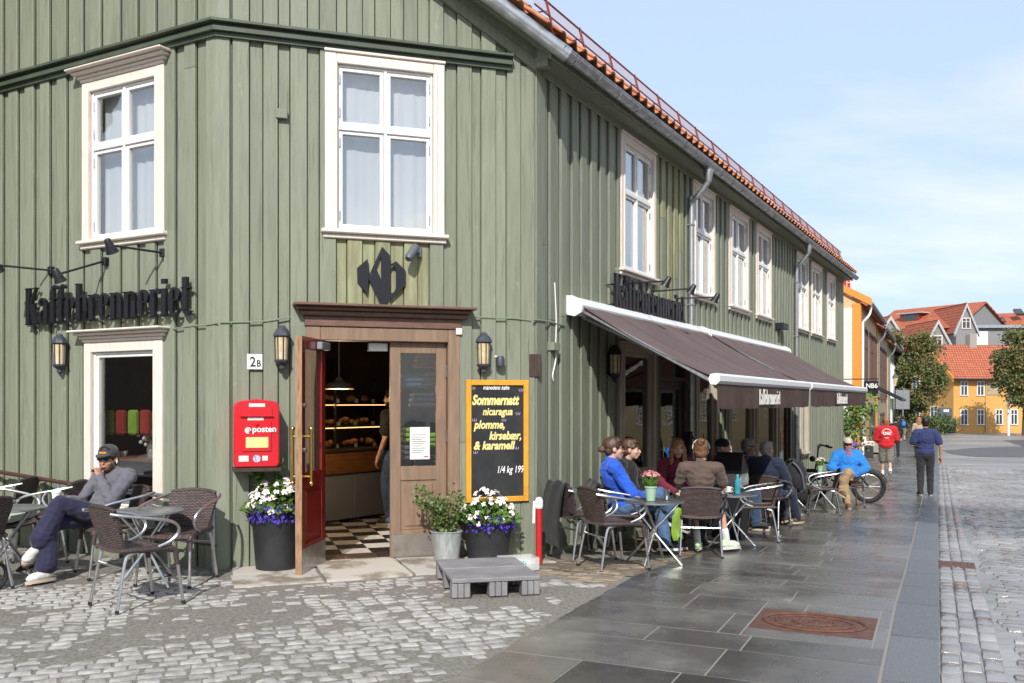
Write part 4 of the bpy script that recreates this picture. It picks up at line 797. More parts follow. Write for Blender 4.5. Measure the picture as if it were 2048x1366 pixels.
b.build('monogram', 'sign_black', lg, 0)
b = MB()
for x, y in ((283, 150), (110, 300), (440, 330), (280, 600)): p = FC.px(700 + x / 4.4, 470 + y / 4.4); b.tube([FC.P(p[0], .02, p[1]), FC.P(p[0], .052, p[1])], .006, 6)
b.build('stand_off', 'steel', lg)
# ---------------------------------------------------------------- wall fixtures
def lantern(fr, x, ytop, ybot, label, mat='iron_grey'):
    t_, zt = fr.px(x, ytop, .10); zb = fr.px(x, ybot, .10)[1]; H = zt - zb; M = TR(*fr.P(t_, .11, zb)); k = H / .45
    o = thing('wall_lantern', label, 'lantern', fr.P(t_, .0, zb), group='wall lanterns'); M = M @ Matrix.Scale(k, 4)
    b = MB(); b.lathe([(.012, 0), (.03, .02), (.028, .05), (.075, .085), (.08, .10), (.06, .11)], 8, M); b.lathe([(.07, .33), (.09, .345), (.085, .365), (.06, .41), (.045, .42), (.03, .445), (.0, .455)], 8, M)
    for q in range(8):
        a = q * math.pi / 4 + .39; c, s_ = math.cos(a), math.sin(a); b.tube([M @ Vector((c * .066, s_ * .066, .10)), M @ Vector((c * .074, s_ * .074, .335))], .0055 * k, 4)
    b.build('cage', mat, o, 30); MB().lathe([(.058, .108), (.067, .333), (.0, .333)], 8, M).build('glass', 'lamp_glass', o, 20); MB().lathe([(.018, .12), (.02, .26), (.0, .27)], 10, M).build('bulb', 'bulb', o)
    b = MB(); b.cbox(t_ - .03, t_ + .03, .02, .05, zb + .1 * k, zb + .35 * k, .005, fr.M); b.tube([fr.P(t_, .03, zb + .36 * k), fr.P(t_, .09, zb + .38 * k)], .012, 6); b.build('wall_plate', mat, o)
lantern(FL, 121, 668, 748, 'blue grey wall lantern left of the left shop window'); lantern(FC, 564, 651, 741, 'blue grey wall lantern left of the open red door'); lantern(FC, 967, 665, 748, 'blue grey wall lantern above the yellow framed chalkboard'); lantern(FR_, 1228, 690, 765, 'black wall lantern under the near end of the awning', 'black_metal')
def arm_spot(fr, xb, yb, xh, yh, d, label):
    t0_, z0_ = fr.px(xb, yb, .04); t1_, z1_ = fr.px(xh, yh, d); o = thing('arm_spotlight', label, 'spotlight', fr.P(t0_, 0, z0_), group='arm spotlights over the shop names')
    MB().cbox(t0_ - .03, t0_ + .03, .02, .07, z0_ - .04, z0_ + .04, .005, fr.M).build('wall_box', 'black_metal', o); A, B = fr.P(t0_, .06, z0_), fr.P(t1_, d, z1_); MB().tube([A, B], .011, 8).build('arm', 'black_metal', o)
    dd = ((B - A).normalized() * .3 + Vector((-fr.n.x * .75, -fr.n.y * .75, -.75))).normalized(); q = dd.to_track_quat('Z', 'Y').to_matrix().to_4x4(); MB().lathe([(.022, -.06), (.03, -.05), (.045, .03), (.062, .075), (.055, .075)], 12, TR(*B) @ q).build('lamp_head', 'black_metal', o)
arm_spot(FL, 327, 506, 219, 490, .55, 'black arm spotlight below the left upper window'); arm_spot(FL, 211, 523, 115, 549, .55, 'black arm spotlight over the first letters of the left sign'); arm_spot(FL, 103, 541, -8, 530, .5, 'black arm spotlight reaching out of the left picture edge')
arm_spot(FR_, 1250, 567, 1335, 562, .62, 'nearest black arm spotlight over the sign on the long side'); arm_spot(FR_, 1302, 583, 1385, 577, .62, 'middle black arm spotlight over the sign on the long side'); arm_spot(FR_, 1352, 597, 1433, 594, .62, 'farthest black arm spotlight over the sign on the long side')
def fixture(name, fr, x0, x1, y0, y1, d, mat, label, cat, th=.02):
    a, zt = fr.px(x0, y0, d); c, zb = fr.px(x1, y1, d); o = MB().cbox(a, c, th, d, zb, zt, .004, fr.M).build(name, mat); return tag(o, label, cat)
t = thing('spotlight', 'grey cylindrical spotlight on the corner wall beside the monogram', 'spotlight', FC.P(FC.tx(832), 0, FC.px(832, 505)[1])); A = FC.P(*[FC.px(818, 515, .2)[0], .2, FC.px(818, 515, .2)[1]]); B = FC.P(FC.tx(832, .12), .12, FC.px(832, 494, .12)[1])
MB().tube([A + (A - B) * .15, A, B], [.03, .042, .040], 14).build('lamp_head', 'grey_metal', t); b = MB(); tt, zz_ = FC.px(836, 507); b.cbox(tt - .03, tt + .03, .02, .05, zz_ - .05, zz_ + .06, .005, FC.M); b.tube([FC.P(tt, .05, zz_), (A + B) / 2], .012, 6); b.build('bracket', 'grey_metal', t)
t = thing('motion_sensor', 'small grey motion sensor right of the lantern on the corner wall', 'sensor', FC.P(FC.tx(1000), 0, 1.9)); tt, zz_ = FC.px(1000, 722, .08); MB().lathe([(.0, -.055), (.045, -.05), (.045, .02), (.03, .05), (.0, .05)], 12, TR(*FC.P(tt, .09, zz_))).build('head', 'iron_grey', t); MB().tube([FC.P(tt - .07, .02, zz_ + .05), FC.P(tt, .09, zz_ + .04)], .010, 6).build('arm', 'plastic_white', t)
fixture('key_box', FC, 1059, 1083, 708, 754, .06, 'brown_shop', 'brown metal box plate at the right edge of the corner wall', 'box')
fixture('junction_box', FC, 552, 575, 216, 237, .07, 'green', 'small square green box high on the corner wall left of the window', 'box')
fixture('keypad', FC, 531, 551, 937, 960, .05, 'black_metal', 'small black keypad under the red mailbox', 'keypad')
fixture('sticker', FC, 912, 924, 656, 669, .08, 'paper', 'small pale sticker on the right end of the door lintel', 'sticker', .0765)
fixture('sticker', FL, 258, 271, 516, 531, .05, 'paper', 'small torn paper sticker under the left upper window', 'sticker', .044)
fixture('floodlight', FR_, 1567, 1577, 645, 660, .2, 'black_metal', 'small dark floodlight on the long side near the second downpipe', 'floodlight')
t = thing('house_number', 'white enamel plate with the house number left of the door', 'sign', FC.P(FC.tx(510), 0, 1.9)); a, zt = FC.px(494, 708, .05); c, zb = FC.px(525, 739, .05); MB().cbox(a, c, .045, .053, zb, zt, .003, FC.M).build('plate', 'plastic_white', t)
MT = Matrix(((FC.u.x, 0, FC.n.x, FC.o.x), (FC.u.y, 0, FC.n.y, FC.o.y), (0, 1, 0, 0), (0, 0, 0, 1)))
def tm_(fr, t_, z, d): return fr.MF @ TR(t_, z, d)
text('2', tm_(FC, a + .025, zb + .028, .054), .13, 'ink', t, 'digit', .001, sx_=.85, bold=.002); text('B', tm_(FC, a + .085, zb + .028, .054), .085, 'ink', t, 'letter', .001, sx_=.85, bold=.002)
# cables along the walls
def cable(fr, pts, r, mat, label):
    o = MB().tube(smooth_path([fr.P(*[fr.px(x, y, .06)[0], .056, fr.px(x, y, .06)[1]]) for x, y in pts], 4), r, 5).build('cable', mat); tag(o, label, 'cable')
cable(FL, [(345, 658), (380, 652), (410, 650), (434, 646)], .007, 'cable', 'green painted cable right of the left shop window hood'); cable(FC, [(440, 645), (520, 643), (548, 640), (580, 634)], .008, 'cable', 'green painted cable left of the door lintel'); cable(FC, [(952, 634), (990, 636), (1030, 637), (1062, 641)], .008, 'cable', 'green painted cable right of the door lintel'); cable(FR_, [(1067, 640), (1090, 642), (1112, 647), (1130, 652)], .010, 'cable', 'green cable below the near end of the awning')
cable(FR_, [(1110, 565), (1113, 640), (1112, 690), (1112, 720), (1106, 750), (1108, 762)], .008, 'plastic_white', 'white cable hanging by the near awning end'); fixture('socket', FR_, 1108, 1121, 684, 702, .1, 'green', 'small socket box on the white cable by the awning', 'socket')
# mailbox
t0_, z0_ = FC.px(467, 935, .20); t1_ = FC.tx(559, .26); zt = FC.px(512, 798, .26)[1]; wd = t1_ - t0_
mb = thing('mailbox', 'red wall mailbox with white lettering and yellow label left of the door', 'mailbox', FC.P((t0_ + t1_) / 2, .05, z0_))
b = MB(); r_ = .05; n_ = 6; D0, D1 = .05, .27
outl = [(t0_ + r_ * (1 - math.cos(k * math.pi / 2 / n_)), z0_ + .02 + r_ * (1 - math.sin(k * math.pi / 2 / n_))) for k in range(n_ + 1)][::1]
outl = [(t0_ + .02, z0_), (t1_ - .02, z0_), (t1_, z0_ + .03), (t1_, zt - .07), (t1_ - .02, zt - .035), (t1_ - .05, zt - .02), ((t0_ + t1_) / 2, zt), (t0_ + .05, zt - .02), (t0_ + .02, zt - .035), (t0_, zt - .07), (t0_, z0_ + .03)]
cxm, czm = (t0_ + t1_) / 2, (z0_ + zt) / 2; ins = [(cxm + (x - cxm) * .95, czm + (z - czm) * .965) for x, z in outl]
b.prism(outl, D0, D1 - .012, FC.MF); nO = len(outl); b.add([FC.P(x, D1 - .012, z) for x, z in outl] + [FC.P(x, D1, z) for x, z in ins], [(i, (i + 1) % nO, nO + (i + 1) % nO, nO + i) for i in range(nO)] + [tuple(range(nO, 2 * nO))]); b.build('body', 'post_red', mb, 30)
MB().box(t0_ - .005, t1_ + .012, .04, D1 + .02, z0_ - .035, z0_ - .002, FC.M).build('base_plate', 'brown_shop', mb)
def mbx(u0, u1, v0, v1, d0, d1, mat, nm): return MB().cbox(t0_ + wd * u0, t0_ + wd * u1, D1 + d0, D1 + d1, z0_ + (zt - z0_) * v0, z0_ + (zt - z0_) * v1, .0008 if d1 < .004 else .003, FC.M).build(nm, mat, mb)
mbx(.16, .84, .75, .86, -.001, .008, 'post_red', 'slot_flap'); mbx(.14, .86, .742, .762, .001, .026, 'post_red', 'slot_lip'); mbx(.18, .82, .235, .68, -.001, .010, 'post_red', 'hatch'); mbx(.33, .68, .885, .935, .0, .003, 'paper', 'label'); mbx(.30, .65, .69, .735, .0, .003, 'paper', 'label'); mbx(.26, .75, .29, .445, .011, .0135, 'yellow_label', 'label'); mbx(.11, .32, .09, .175, 0, .003, 'paper', 'label'); mbx(.62, .74, .10, .17, 0, .003, 'paper', 'label')
MB().lathe([(.034, 0), (.034, .003)], 20, FC.MF @ TR(t0_ + wd * .5, z0_ + (zt - z0_) * .13, D1)).build('round_sticker', 'blue_sticker', mb); MB().lathe([(.018, 0), (.014, .02)], 14, FC.MF @ TR(t0_ + wd * .5, z0_ + (zt - z0_) * .645, D1 + .008)).build('lock', 'post_red', mb)
text('posten', tm_(FC, t0_ + wd * .40, z0_ + (zt - z0_) * .52, D1 + .0115), .078, 'plastic_white', mb, 'lettering', .001, bold=.002)
b = MB(); Mq = FC.MF @ TR(t0_ + wd * .31, z0_ + (zt - z0_) * .54, D1 + .011); b.tube([Mq @ Vector((.024 * math.cos(a), .024 * math.sin(a), .001)) for a in [k * .42 for k in range(13)]], .006, 5); b.lathe([(.015, 0), (.015, .002)], 14, Mq @ TR(-.004, 0, 0)); b.build('emblem', 'plastic_white', mb)
# chalkboard
a, c = FC.tx(932, .07), FC.tx(1057, .07); zt = FC.px(995, 760, .07)[1]; zb = FC.px(995, 1004, .07)[1]
cbd = thing('chalkboard', 'chalkboard in a yellow orange frame with coffee offer, right of the door', 'chalkboard', FC.P((a + c) / 2, .05, zb)); f = .055
b = MB(); b.cbox(a, a + f, .045, .085, zb, zt, .005, FC.M); b.cbox(c - f, c, .045, .085, zb, zt, .005, FC.M); b.cbox(a + f, c - f, .045, .084, zt - f, zt, .005, FC.M); b.cbox(a + f, c - f, .045, .084, zb, zb + f, .005, FC.M); b.build('frame', 'board_frame', cbd)
MB().box(a + f - .005, c - f + .005, .046, .066, zb + f - .005, zt - f + .005, FC.M).build('slate', 'chalkboard', cbd)
def chalk(txt, x, y, size, mat, sx_=.9, bold=.004, sh=.25):
    p = FC.px(x, y, .067); text(txt, tm_(FC, p[0], p[1], .0672), size, mat, cbd, 'chalk_line', .0008, sh, sx_, bold=bold)
chalk('månedens kaffe', 966, 779, .062, 'chalk_white', .72, .001); chalk('Sommernatt', 944, 809, .135, 'chalk_yellow', .72, .006); chalk('nicaragua', 965, 830, .105, 'chalk_yellow', .80, .003); chalk('plomme,', 948, 857, .115, 'chalk_yellow', .80, .004); chalk('kirsebær,', 978, 879, .115, 'chalk_yellow', .80, .004); chalk('& karamell', 947, 899, .115, 'chalk_yellow', .86, .004); chalk('1/4 kg 199,-', 993, 946, .10, 'chalk_white', .68, .001)
b = MB()
for (x, y) in ((946, 779), (1042, 783), (1036, 830), (949, 843), (1008, 843), (1033, 899), (951, 908)):
    for k in (-1, 0, 1): p = FC.px(x + k * 2.5, y, .068); q = FC.px(x + k * 4.5, y - 6 + abs(k), .068); b.tube([FC.P(p[0], .068, p[1]), FC.P(q[0], .068, q[1])], .003, 4)
b.build('chalk_ticks', 'chalk_violet', cbd, kind='stuff')
# ---------------------------------------------------------------- awning: two units
AZ, AD, FZ = CZ + 1.06, 1.685, CZ + .235
def awning(ta, tb, label, first):
    o = thing('awning', label, 'awning', FR_.P((ta + tb) / 2, 0, AZ), group='café awnings')
    b = MB(); sec = [(.02, AZ - .02), (.06, AZ - .09), (.15, AZ - .11), (.22, AZ - .07), (.24, AZ), (.20, AZ + .06), (.12, AZ + .10), (.02, AZ + .11)]
    b.prism(sec, ta, tb, MX); b.build('cassette', 'awning_white', o, 40)
    z1_, d1_ = FZ + .02, AD
    nn = 40; b = MB(); b.surf(lambda u, v: FR_.P(ta + .06 + (tb - ta - .12) * u, .20 + (d1_ - .20) * v, AZ - .0 + (z1_ - AZ) * v - .05 * math.sin(v * math.pi) - .004 * math.sin(u * 40)), nn, 10, .004); b.build('fabric', 'awning', o, 60)
    b = MB()
    for k in range(1, 5): u = k / 5; b.surf(lambda p, v, u=u: FR_.P(ta + .06 + (tb - ta - .12) * u + .012 * (p - .5), .20 + (d1_ - .20) * v, AZ + .003 + (z1_ - AZ) * v - .05 * math.sin(v * math.pi) - .004 * math.sin(u * 40)), 1, 10, .003)
    b.build('fabric_seam', 'valance', o, kind='stuff')
    fb = MB(); fb.prism([(AD - .05, FZ), (AD - .03, FZ - .05), (AD + .03, FZ - .06), (AD + .07, FZ - .02), (AD + .07, FZ + .035), (AD + .03, FZ + .06), (AD - .03, FZ + .05)], ta + .02, tb - .02, MX); fb.build('front_bar', 'awning_white', o, 40)
    ncx = int((tb - ta) * 14); b = MB()
    b.surf(lambda u, v: FR_.P(ta + .04 + (tb - ta - .08) * u, AD + .04 + .014 * math.sin(u * (tb - ta) * 5.2) * v + .008 * math.sin(u * 61) * v, FZ - .05 - .25 * v - (.012 * abs(math.sin(u * (tb - ta) * 3.3)) if v > .5 else 0)), ncx, 3, .004)
    va = b.build('valance', 'valance', o, 60)
    m_ = (ta + tb) / 2 - .15; word('Kaffebrenneriet', FR_, m_ - .55, m_ + .55, FZ - .265, FZ - .085, AD + .058, AD + .062, 'print_white', va)
    for q in (ta + .28, tb - .3):
        b = MB(); el = FR_.P(q + (.25 if q < m_ else -.25), AD * .55, (AZ + FZ) / 2 - .10); b.tube([FR_.P(q, .12, AZ - .10), el], .028, 8); b.tube([el, FR_.P(q, AD - .03, FZ - .02)], .024, 8); b.ell(el, .04); b.build('folding_arm', 'galv_old', o)
    for q in (ta + .02, tb - .02): MB().prism([(d, z) for d, z in [(.03, AZ - .03), (.06, AZ - .10), (.15, AZ - .12), (.23, AZ - .08), (.25, AZ), (.21, AZ + .065), (.12, AZ + .11), (.03, AZ + .115)]], q - .03, q + .012, MX).build('end_cap', 'plastic_white', o)
    MB().tube([FR_.P(ta + .1, .2, AZ - .06), FR_.P(ta + .08, AD - .02, FZ - .03)], .022, 6).build('side_profile', 'galv_old', o)
awning(.72, 5.52, 'near half of the mauve brown café awning with white front bar', True); awning(5.58, 11.35, 'far half of the mauve brown café awning with white front bar', False)
# ---------------------------------------------------------------- café furniture
def make_chair():
    o = thing('cafe_chair', 'x', 'chair')
    b = MB()
    def back(u, v):
        w = .185 + .05 * v - .035 * max(0, v - .85) / .15; x = (u - .5) * 2
        return (x * w, -.195 - .085 * v - .03 * math.cos(x * 1.3) + .03, .44 + .325 * v - .02 * x * x * v)
    b.surf(back, 10, 10, .024); b.build('backrest', 'wicker_back', o, 50)
    MB().tube([back(u, 1) if True else 0 for u in [k / 10 for k in range(11)]], .017, 8, round_=True).build('top_rim', 'wicker_rim', o)
    b = MB(); b.surf(lambda u, v: ((u - .5) * (.40 + .06 * v), -.21 + .42 * v, .445 - .018 * math.sin(math.pi * v) - .012 * math.cos((u - .5) * math.pi) - (.045 * ((v - .88) / .12) ** 2 if v > .88 else 0)), 10, 12, .028); b.build('seat', 'wicker_seat', o, 50)
    for s in (-1, 1):
        MB().tube([(s * .225, .215, .395), (s * .222, .17, .43), (s * .212, .0, .437), (s * .20, -.2, .442)], .021, 8, round_=True).build('seat_rim', 'wicker_rim', o)
        MB().tube(smooth_path([(s * .225, -.30, .725), (s * .268, -.20, .705), (s * .288, -.02, .675), (s * .288, .12, .645), (s * .275, .195, .60), (s * .258, .205, .54), (s * .245, .15, .485), (s * .232, .06, .450)], 4), .0125, 8).build('armrest', 'alu', o)
        b = MB(); b.tube([(s * .225, .20, .41), (s * .229, .215, .30)], .020, 8); b.build('leg_wrap', 'wicker_rim', o)
        b = MB(); b.tube([(s * .227, .205, .42), (s * .232, .225, .25), (s * .245, .255, .0)], .0125, 8); b.build('leg', 'alu', o)
        b = MB(); b.tube(smooth_path([(s * .20, -.02, .425), (s * .20, -.13, .415), (s * .205, -.18, .36), (s * .225, -.25, .0)], 4), .0125, 8); b.build('leg', 'alu', o)
        for (x, y) in ((.245, .255), (.225, -.25)): MB().lathe([(.016, 0), (.016, .022)], 8, TR(s * x, y, 0)).build('foot', 'rubber', o)
    MB().tube([(-.209, -.195, .32), (.209, -.195, .32)], .009, 8).build('stretcher', 'alu', o)
    return o
chair0 = make_chair(); chair_n = [0]
def chair(x, y, hd, label):                                         # hd: compass heading, 0 = away from the camera, 90 = right
    o = chair0 if chair_n[0] == 0 else copy_tree(chair0); chair_n[0] += 1
    o.location = (x, y, G(x, y) + .004); o.rotation_euler = (0, 0, R(-hd)); tag(o, label, 'chair', 'wicker and aluminium café chairs'); return o
for a in ((-2.87, 7.03, 42, 'empty wicker chair nearest the camera on the left, back turned to the viewer'), (-2.86, 7.90, 190, 'empty wicker chair facing the viewer against the wall left of the mailbox'), (-3.60, 8.30, 232, 'wicker chair in which the man in the grey cap sits'), (-4.52, 9.05, 268, 'empty wicker chair behind the seated man with the paper cup'), (-5.20, 9.42, 268, 'empty wicker chair farthest left by the sloping handrail'), (-4.42, 7.45, 285, 'wicker chair cut by the left picture edge in the foreground'), (-4.75, 8.55, 100, 'wicker chair with a pale green cushion at the left edge'),
          (.72, 9.50, 62, 'wicker chair with a black jacket hung over it, beside the red post'), (.95, 8.72, 66, 'empty wicker chair before the near café table, back to the viewer'), (1.18, 10.05, 82, 'wicker chair of the woman in the blue sweater'), (1.40, 10.68, 110, 'wicker chair against the wall behind the blue sweater'), (2.08, 10.18, 10, 'wicker chair of the woman in the brown shirt, seen from behind'), (2.08, 11.42, 170, 'wicker chair of the red haired woman in maroon'), (3.12, 11.70, 285, 'empty wicker chair on the right of the table with cups'), (3.05, 13.1, 100, 'wicker chair of the man in the black cap'), (3.72, 14.35, 110, 'wicker chair of the man in the checked shirt'), (3.72, 13.35, 35, 'wicker chair of the grey haired man in navy'), (5.25, 15.55, 283, 'empty wicker chair standing out on the slate pavement'), (6.28, 17.25, 186, 'wicker chair of the man in the bright blue jacket')): chair(*a)
def make_table():
    o = thing('cafe_table', 'x', 'table'); H = .62
    b = MB(); b.lathe([(.0, H - .012), (.288, H - .012), (.30, H - .008), (.30, H + .004), (.292, H + .008), (.284, H + .002), (.0, H + .002)], 36); b.build('top', 'alu_top', o, 40)
    for k in range(2):
        for s in (-1, 1):
            a = math.pi / 4; c, s2 = math.cos(a + k * math.pi / 2), math.sin(a + k * math.pi / 2); MB().tube([(c * .25 * s, s2 * .25 * s, H - .014), (0 + .012 * (1 - 2 * k), .012 * s, .33), (-c * .29 * s, -s2 * .29 * s, .0)], .0115, 8).build('leg', 'alu', o)
    MB().lathe([(.03, .31), (.03, .35)], 12).build('hub', 'alu', o); return o
table0 = make_table(); tn = [0]
def table(x, y, rz, label):
    o = table0 if tn[0] == 0 else copy_tree(table0); tn[0] += 1; o.location = (x, y, G(x, y) + .004); o.rotation_euler = (0, 0, rz); tag(o, label, 'table', 'round aluminium café tables'); return o
TB = [table(-3.08, 7.78, .2, 'round aluminium table between the left chairs under the shop window'), table(-4.35, 7.95, .5, 'round aluminium table cut by the left picture edge'), table(1.42, 9.22, .3, 'round aluminium table with pink flowers and a glass'), table(2.62, 10.98, .9, 'round aluminium table with cups and a blue bottle'), table(4.90, 16.2, .4, 'round aluminium table with the nearer mint flower pot'), table(5.60, 16.75, .1, 'round aluminium table with the farther mint flower pot')]
def ttop(t): return Vector((t.location.x, t.location.y, t.location.z + .629))
# cushion on the edge chair
c = MB(); c.surf(lambda u, v: (-4.75 + (u - .5) * .42, 8.55 + (v - .5) * .42, G(-4.75, 8.55) + .485 + .02 * math.sin(math.pi * u) * math.sin(math.pi * v) + .006 * math.sin(u * 18)), 14, 10, .06); tag(c.build('seat_cushion', 'c_sage', None, 60), 'pale green seat cushion on the chair at the left edge', 'cushion')
# black pushchair part at the left edge
p = Vector((-4.42, 7.55, G(-4.4, 7.5))); t = thing('pushchair', 'black folded pushchair with a small wheel at the left edge', 'pushchair', p)
b = MB(); b.surf(lambda u, v: (p.x - .35 + .45 * u, p.y + .1 * v, p.z + .16 + .22 * (1 - u) + .12 * v + .03 * math.sin(u * 9)), 8, 4, .12); b.build('seat_fabric', 'c_black', t, 60); MB().tube([p + Vector((-.4, 0, .42)), p + Vector((.18, .02, .12))], .016, 8).build('frame_tube', 'black_metal', t)
MB().tube([p + Vector((.20 + .02 * math.cos(a), .10 * math.cos(a), .115 + .10 * math.sin(a))) for a in [k * math.pi / 10 for k in range(20)]], .016, 8, closed=True).build('wheel', 'tyre', t)
MB().tube(smooth_path([p + Vector((.2, .3, .1)), p + Vector((.4, .35, .16)), p + Vector((.45, .4, .2)), p + Vector((.3, .42, .22)), p + Vector((.2, .3, .1))], 5), .012, 6).build('strap', 'c_black', t)
# handrail before the left wall
t = thing('handrail', 'brown and grey pipe handrail sloping along the left wall', 'handrail', FL.P(1.5, .15, 0)); pm('rail_brown', (.075, .035, .03), .45)
A, B, C_ = FL.P(-.4, .17, FL.px(-10, 936, .17)[1]), FL.P(FL.tx(205, .17), .17, FL.px(205, 978, .17)[1]), FL.P(FL.tx(432, .17), .17, FL.px(432, 1003, .17)[1])
MB().tube([A, B], .022, 10).build('top_rail', 'rail_brown', t); MB().tube([B, C_], .022, 10).build('top_rail', 'galv', t); dz_ = Vector((0, 0, .40)); MB().tube([A - dz_, B - dz_, C_ - dz_], .012, 8).build('lower_rail', 'rail_brown', t)
for P_ in (C_ + Vector((-.02, .0, 0)), B + Vector((-.6, .33, .07))): MB().tube([P_, Vector((P_.x, P_.y, G(P_.x, P_.y)))], .018, 8).build('post', 'galv', t)
# red post with white cap, pallet, water box
p = gpx(1078, 1127); t = thing('hydrant_post', 'slim red post with white cap at the corner of the house', 'post', p); H = (1127 - 1010) / FPX * p.y
MB().lathe([(.031, 0), (.031, H - .02)], 14, TR(*p)).build('tube', 'red_paint', t); b = MB(); b.lathe([(.036, H - .03), (.041, H), (.038, H + .05), (.02, H + .075), (0, H + .078)], 14, TR(*p)); b.tube([p + Vector((-.045, -.02, H + .04)), p + Vector((-.05, -.03, H - .05)), p + Vector((-.052, -.03, H - .17))], .014, 6); b.build('cap', 'plastic_white', t)
A = gpx(904, 1199); B = gpx(1083, 1193); C_ = gpx(1018, 1128, .17); D_ = gpx(851, 1162)
pu = (B - A); pu.z = 0; pl_ = pu.length; pu = Vector((math.cos(R(12.5)), math.sin(R(12.5)), 0)); pv = Vector((-pu.y, pu.x, 0)); dl = .94
MPal = Matrix(((pu.x, pv.x, 0, A.x), (pu.y, pv.y, 0, A.y), (0, 0, 1, G(A.x, A.y) + .005), (0, 0, 0, 1)))
t = thing('plastic_pallet', 'grey plastic pallet laid as a step before the chalkboard', 'pallet', A); HP = .152
b = MB(); b.cbox(0, pl_, 0, dl * .49, HP - .035, HP, .006, MPal); b.cbox(0, pl_, dl * .51, dl, HP - .035, HP, .006, MPal); b.build('deck', 'pallet', t)
for i, x in enumerate((0, pl_ * .42, pl_ - .15)):
    for j in range(3):
        y0 = j * (dl - .12) / 2; b = MB()
        for k in range(3): b.cbox(x + k * .05, x + k * .05 + .047, y0 + .004, y0 + .12, 0, HP - .036, .006, MPal)
        b.build('foot_block', 'pallet', t)
for k in range(16): x = .02 + k * (pl_ - .06) / 15; MB().cbox(x, x + .022, -.006, .004, HP - .03, HP - .004, .002, MPal).build('rib', 'pallet', t)
p = gpx(1036, 1139); Mw = TR(*p) @ rot_z(ang); t = thing('water_box', 'clear plastic water box with teal paw print beside the pallet', 'box', p)
b = MB()
for (x0, x1, y0, y1) in ((-.17, .17, -.11, -.105), (-.17, .17, .105, .11), (-.17, -.165, -.105, .105), (.165, .17, -.105, .105)): b.box(x0, x1, y0, y1, .01, .12, Mw)
b.box(-.17, .17, -.11, .11, .004, .01, Mw); b.build('tub', 'clear_plastic', t); b = MB(); b.ell(Mw @ Vector((0, -.113, .05)), (.028, .003, .02), Mw)
for x, z in ((-.035, .075), (-.012, .09), (.012, .09), (.035, .075)): b.ell(Mw @ Vector((x, -.113, z)), (.009, .003, .011), Mw, 8, 6)
b.build('paw_print', 'teal', t)
# ---------------------------------------------------------------- plants
def leafquad(b, p, d, w, l, rn, mi=0):
    d = d.normalized(); s = d.cross(Vector((rn.gauss(0, 1), rn.gauss(0, 1), rn.gauss(0, 1)))); s = s.normalized() if s.length > 1e-4 else Vector((1, 0, 0)); u = s.cross(d)
    b.add([p, p + d * l * .5 + s * w / 2 - u * l * .06, p + d * l, p + d * l * .5 - s * w / 2 - u * l * .06], [(0, 1, 2, 3)], mi)
def flower(b, p, n, r, rn, petals=5):
    n = n.normalized(); s = n.orthogonal().normalized(); u = n.cross(s)
    for k in range(petals):
        a = 2 * math.pi * k / petals + rn.random(); e = s * math.cos(a) + u * math.sin(a); f = n.cross(e); b.add([p, p + e * r * .6 + f * r * .42 + n * r * .1, p + e * r - n * r * .05, p + e * r * .6 - f * r * .42 + n * r * .1], [(0, 1, 2, 3)])
MB.fix = True
def big_pot(p, rb, rt, h, label, seed, side):
    rn = random.Random(seed); t = thing('flower_pot', label, 'flower pot', p); M = TR(*p)
    MB().lathe([(rb, 0), (rb + (rt - rb) * .5, h * .5), (rt, h), (rt + .006, h + .012), (rt - .012, h + .012), (rt - .016, h - .04), (0, h - .04)], 32, M).build('pot', 'pot_black', t, 30)
    MB().ell(p + Vector((0, 0, h - .02)), (rt * .92, rt * .92, .10)).build('soil', 'soil', t)
    lf, wf, bf = MB(), MB(), MB(); lf.fix = wf.fix = bf.fix = False
    for k in range(620):
        a = rn.uniform(0, 2 * math.pi); q = math.sqrt(rn.random()); e = Vector((math.cos(a), math.sin(a), 0)); z = h + .02 + .21 * (1 - q * q) * rn.uniform(.3, 1); c = p + e * (rt * 1.22 * q) + Vector((0, 0, z)); leafquad(lf, c, e * .7 + Vector((rn.gauss(0, .5), rn.gauss(0, .5), rn.uniform(-.1, .9))), .045, .07, rn)
    for k in range(74):
        a = rn.uniform(0, 2 * math.pi); q = math.sqrt(rn.random()); e = Vector((math.cos(a), math.sin(a), 0)); c = p + e * (rt * 1.28 * q) + Vector((0, 0, h + .05 + .24 * (1 - q * q) + rn.uniform(-.06, .06))); flower(wf, c, e * .5 + Vector((rn.gauss(0, .3), -.4 + rn.gauss(0, .3), .7)), rn.uniform(.026, .043), rn)
    for k in range(210):
        a = side + rn.choice((-.75, .1, .8)) + rn.gauss(0, .33); e = Vector((math.cos(a), math.sin(a), 0)); c = p + e * (rt * rn.uniform(.85, 1.2)) + Vector((0, 0, h + rn.uniform(-.07, .09))); flower(bf, c, e + Vector((rn.gauss(0, .4), rn.gauss(0, .4), .3)), .016, rn, 4)
    lf.build('foliage', 'leaf', t, 0, kind='stuff'); wf.build('white_blossom', 'petal_white', t, 0, kind='stuff'); bf.build('blue_blossom', 'petal_blue', t, 0, kind='stuff'); return t
p = gpx(545, 1143); p1 = p + Vector((0, .16, 0)); s_ = p1.y / FPX; tp = big_pot(p1, 41 * s_, 50 * s_, 112 * s_, 'black pot of white and blue flowers left of the red door', 11, -1.35)
b = MB(); b.fix = False; rn = random.Random(5)
for (dx, dy) in ((.02, 0), (-.2, .02), (.2, .02)):
    for k in range(26): c = p1 + Vector((dx + rn.gauss(0, .02), dy + rn.gauss(0, .02), .72 + (.28 if dx == .02 else .16) * rn.random())); leafquad(b, c, Vector((rn.gauss(0, 1), rn.gauss(0, 1), .5)), .04, .08, rn)
b.build('tall_leaves', 'leaf', tp, 0, kind='stuff')
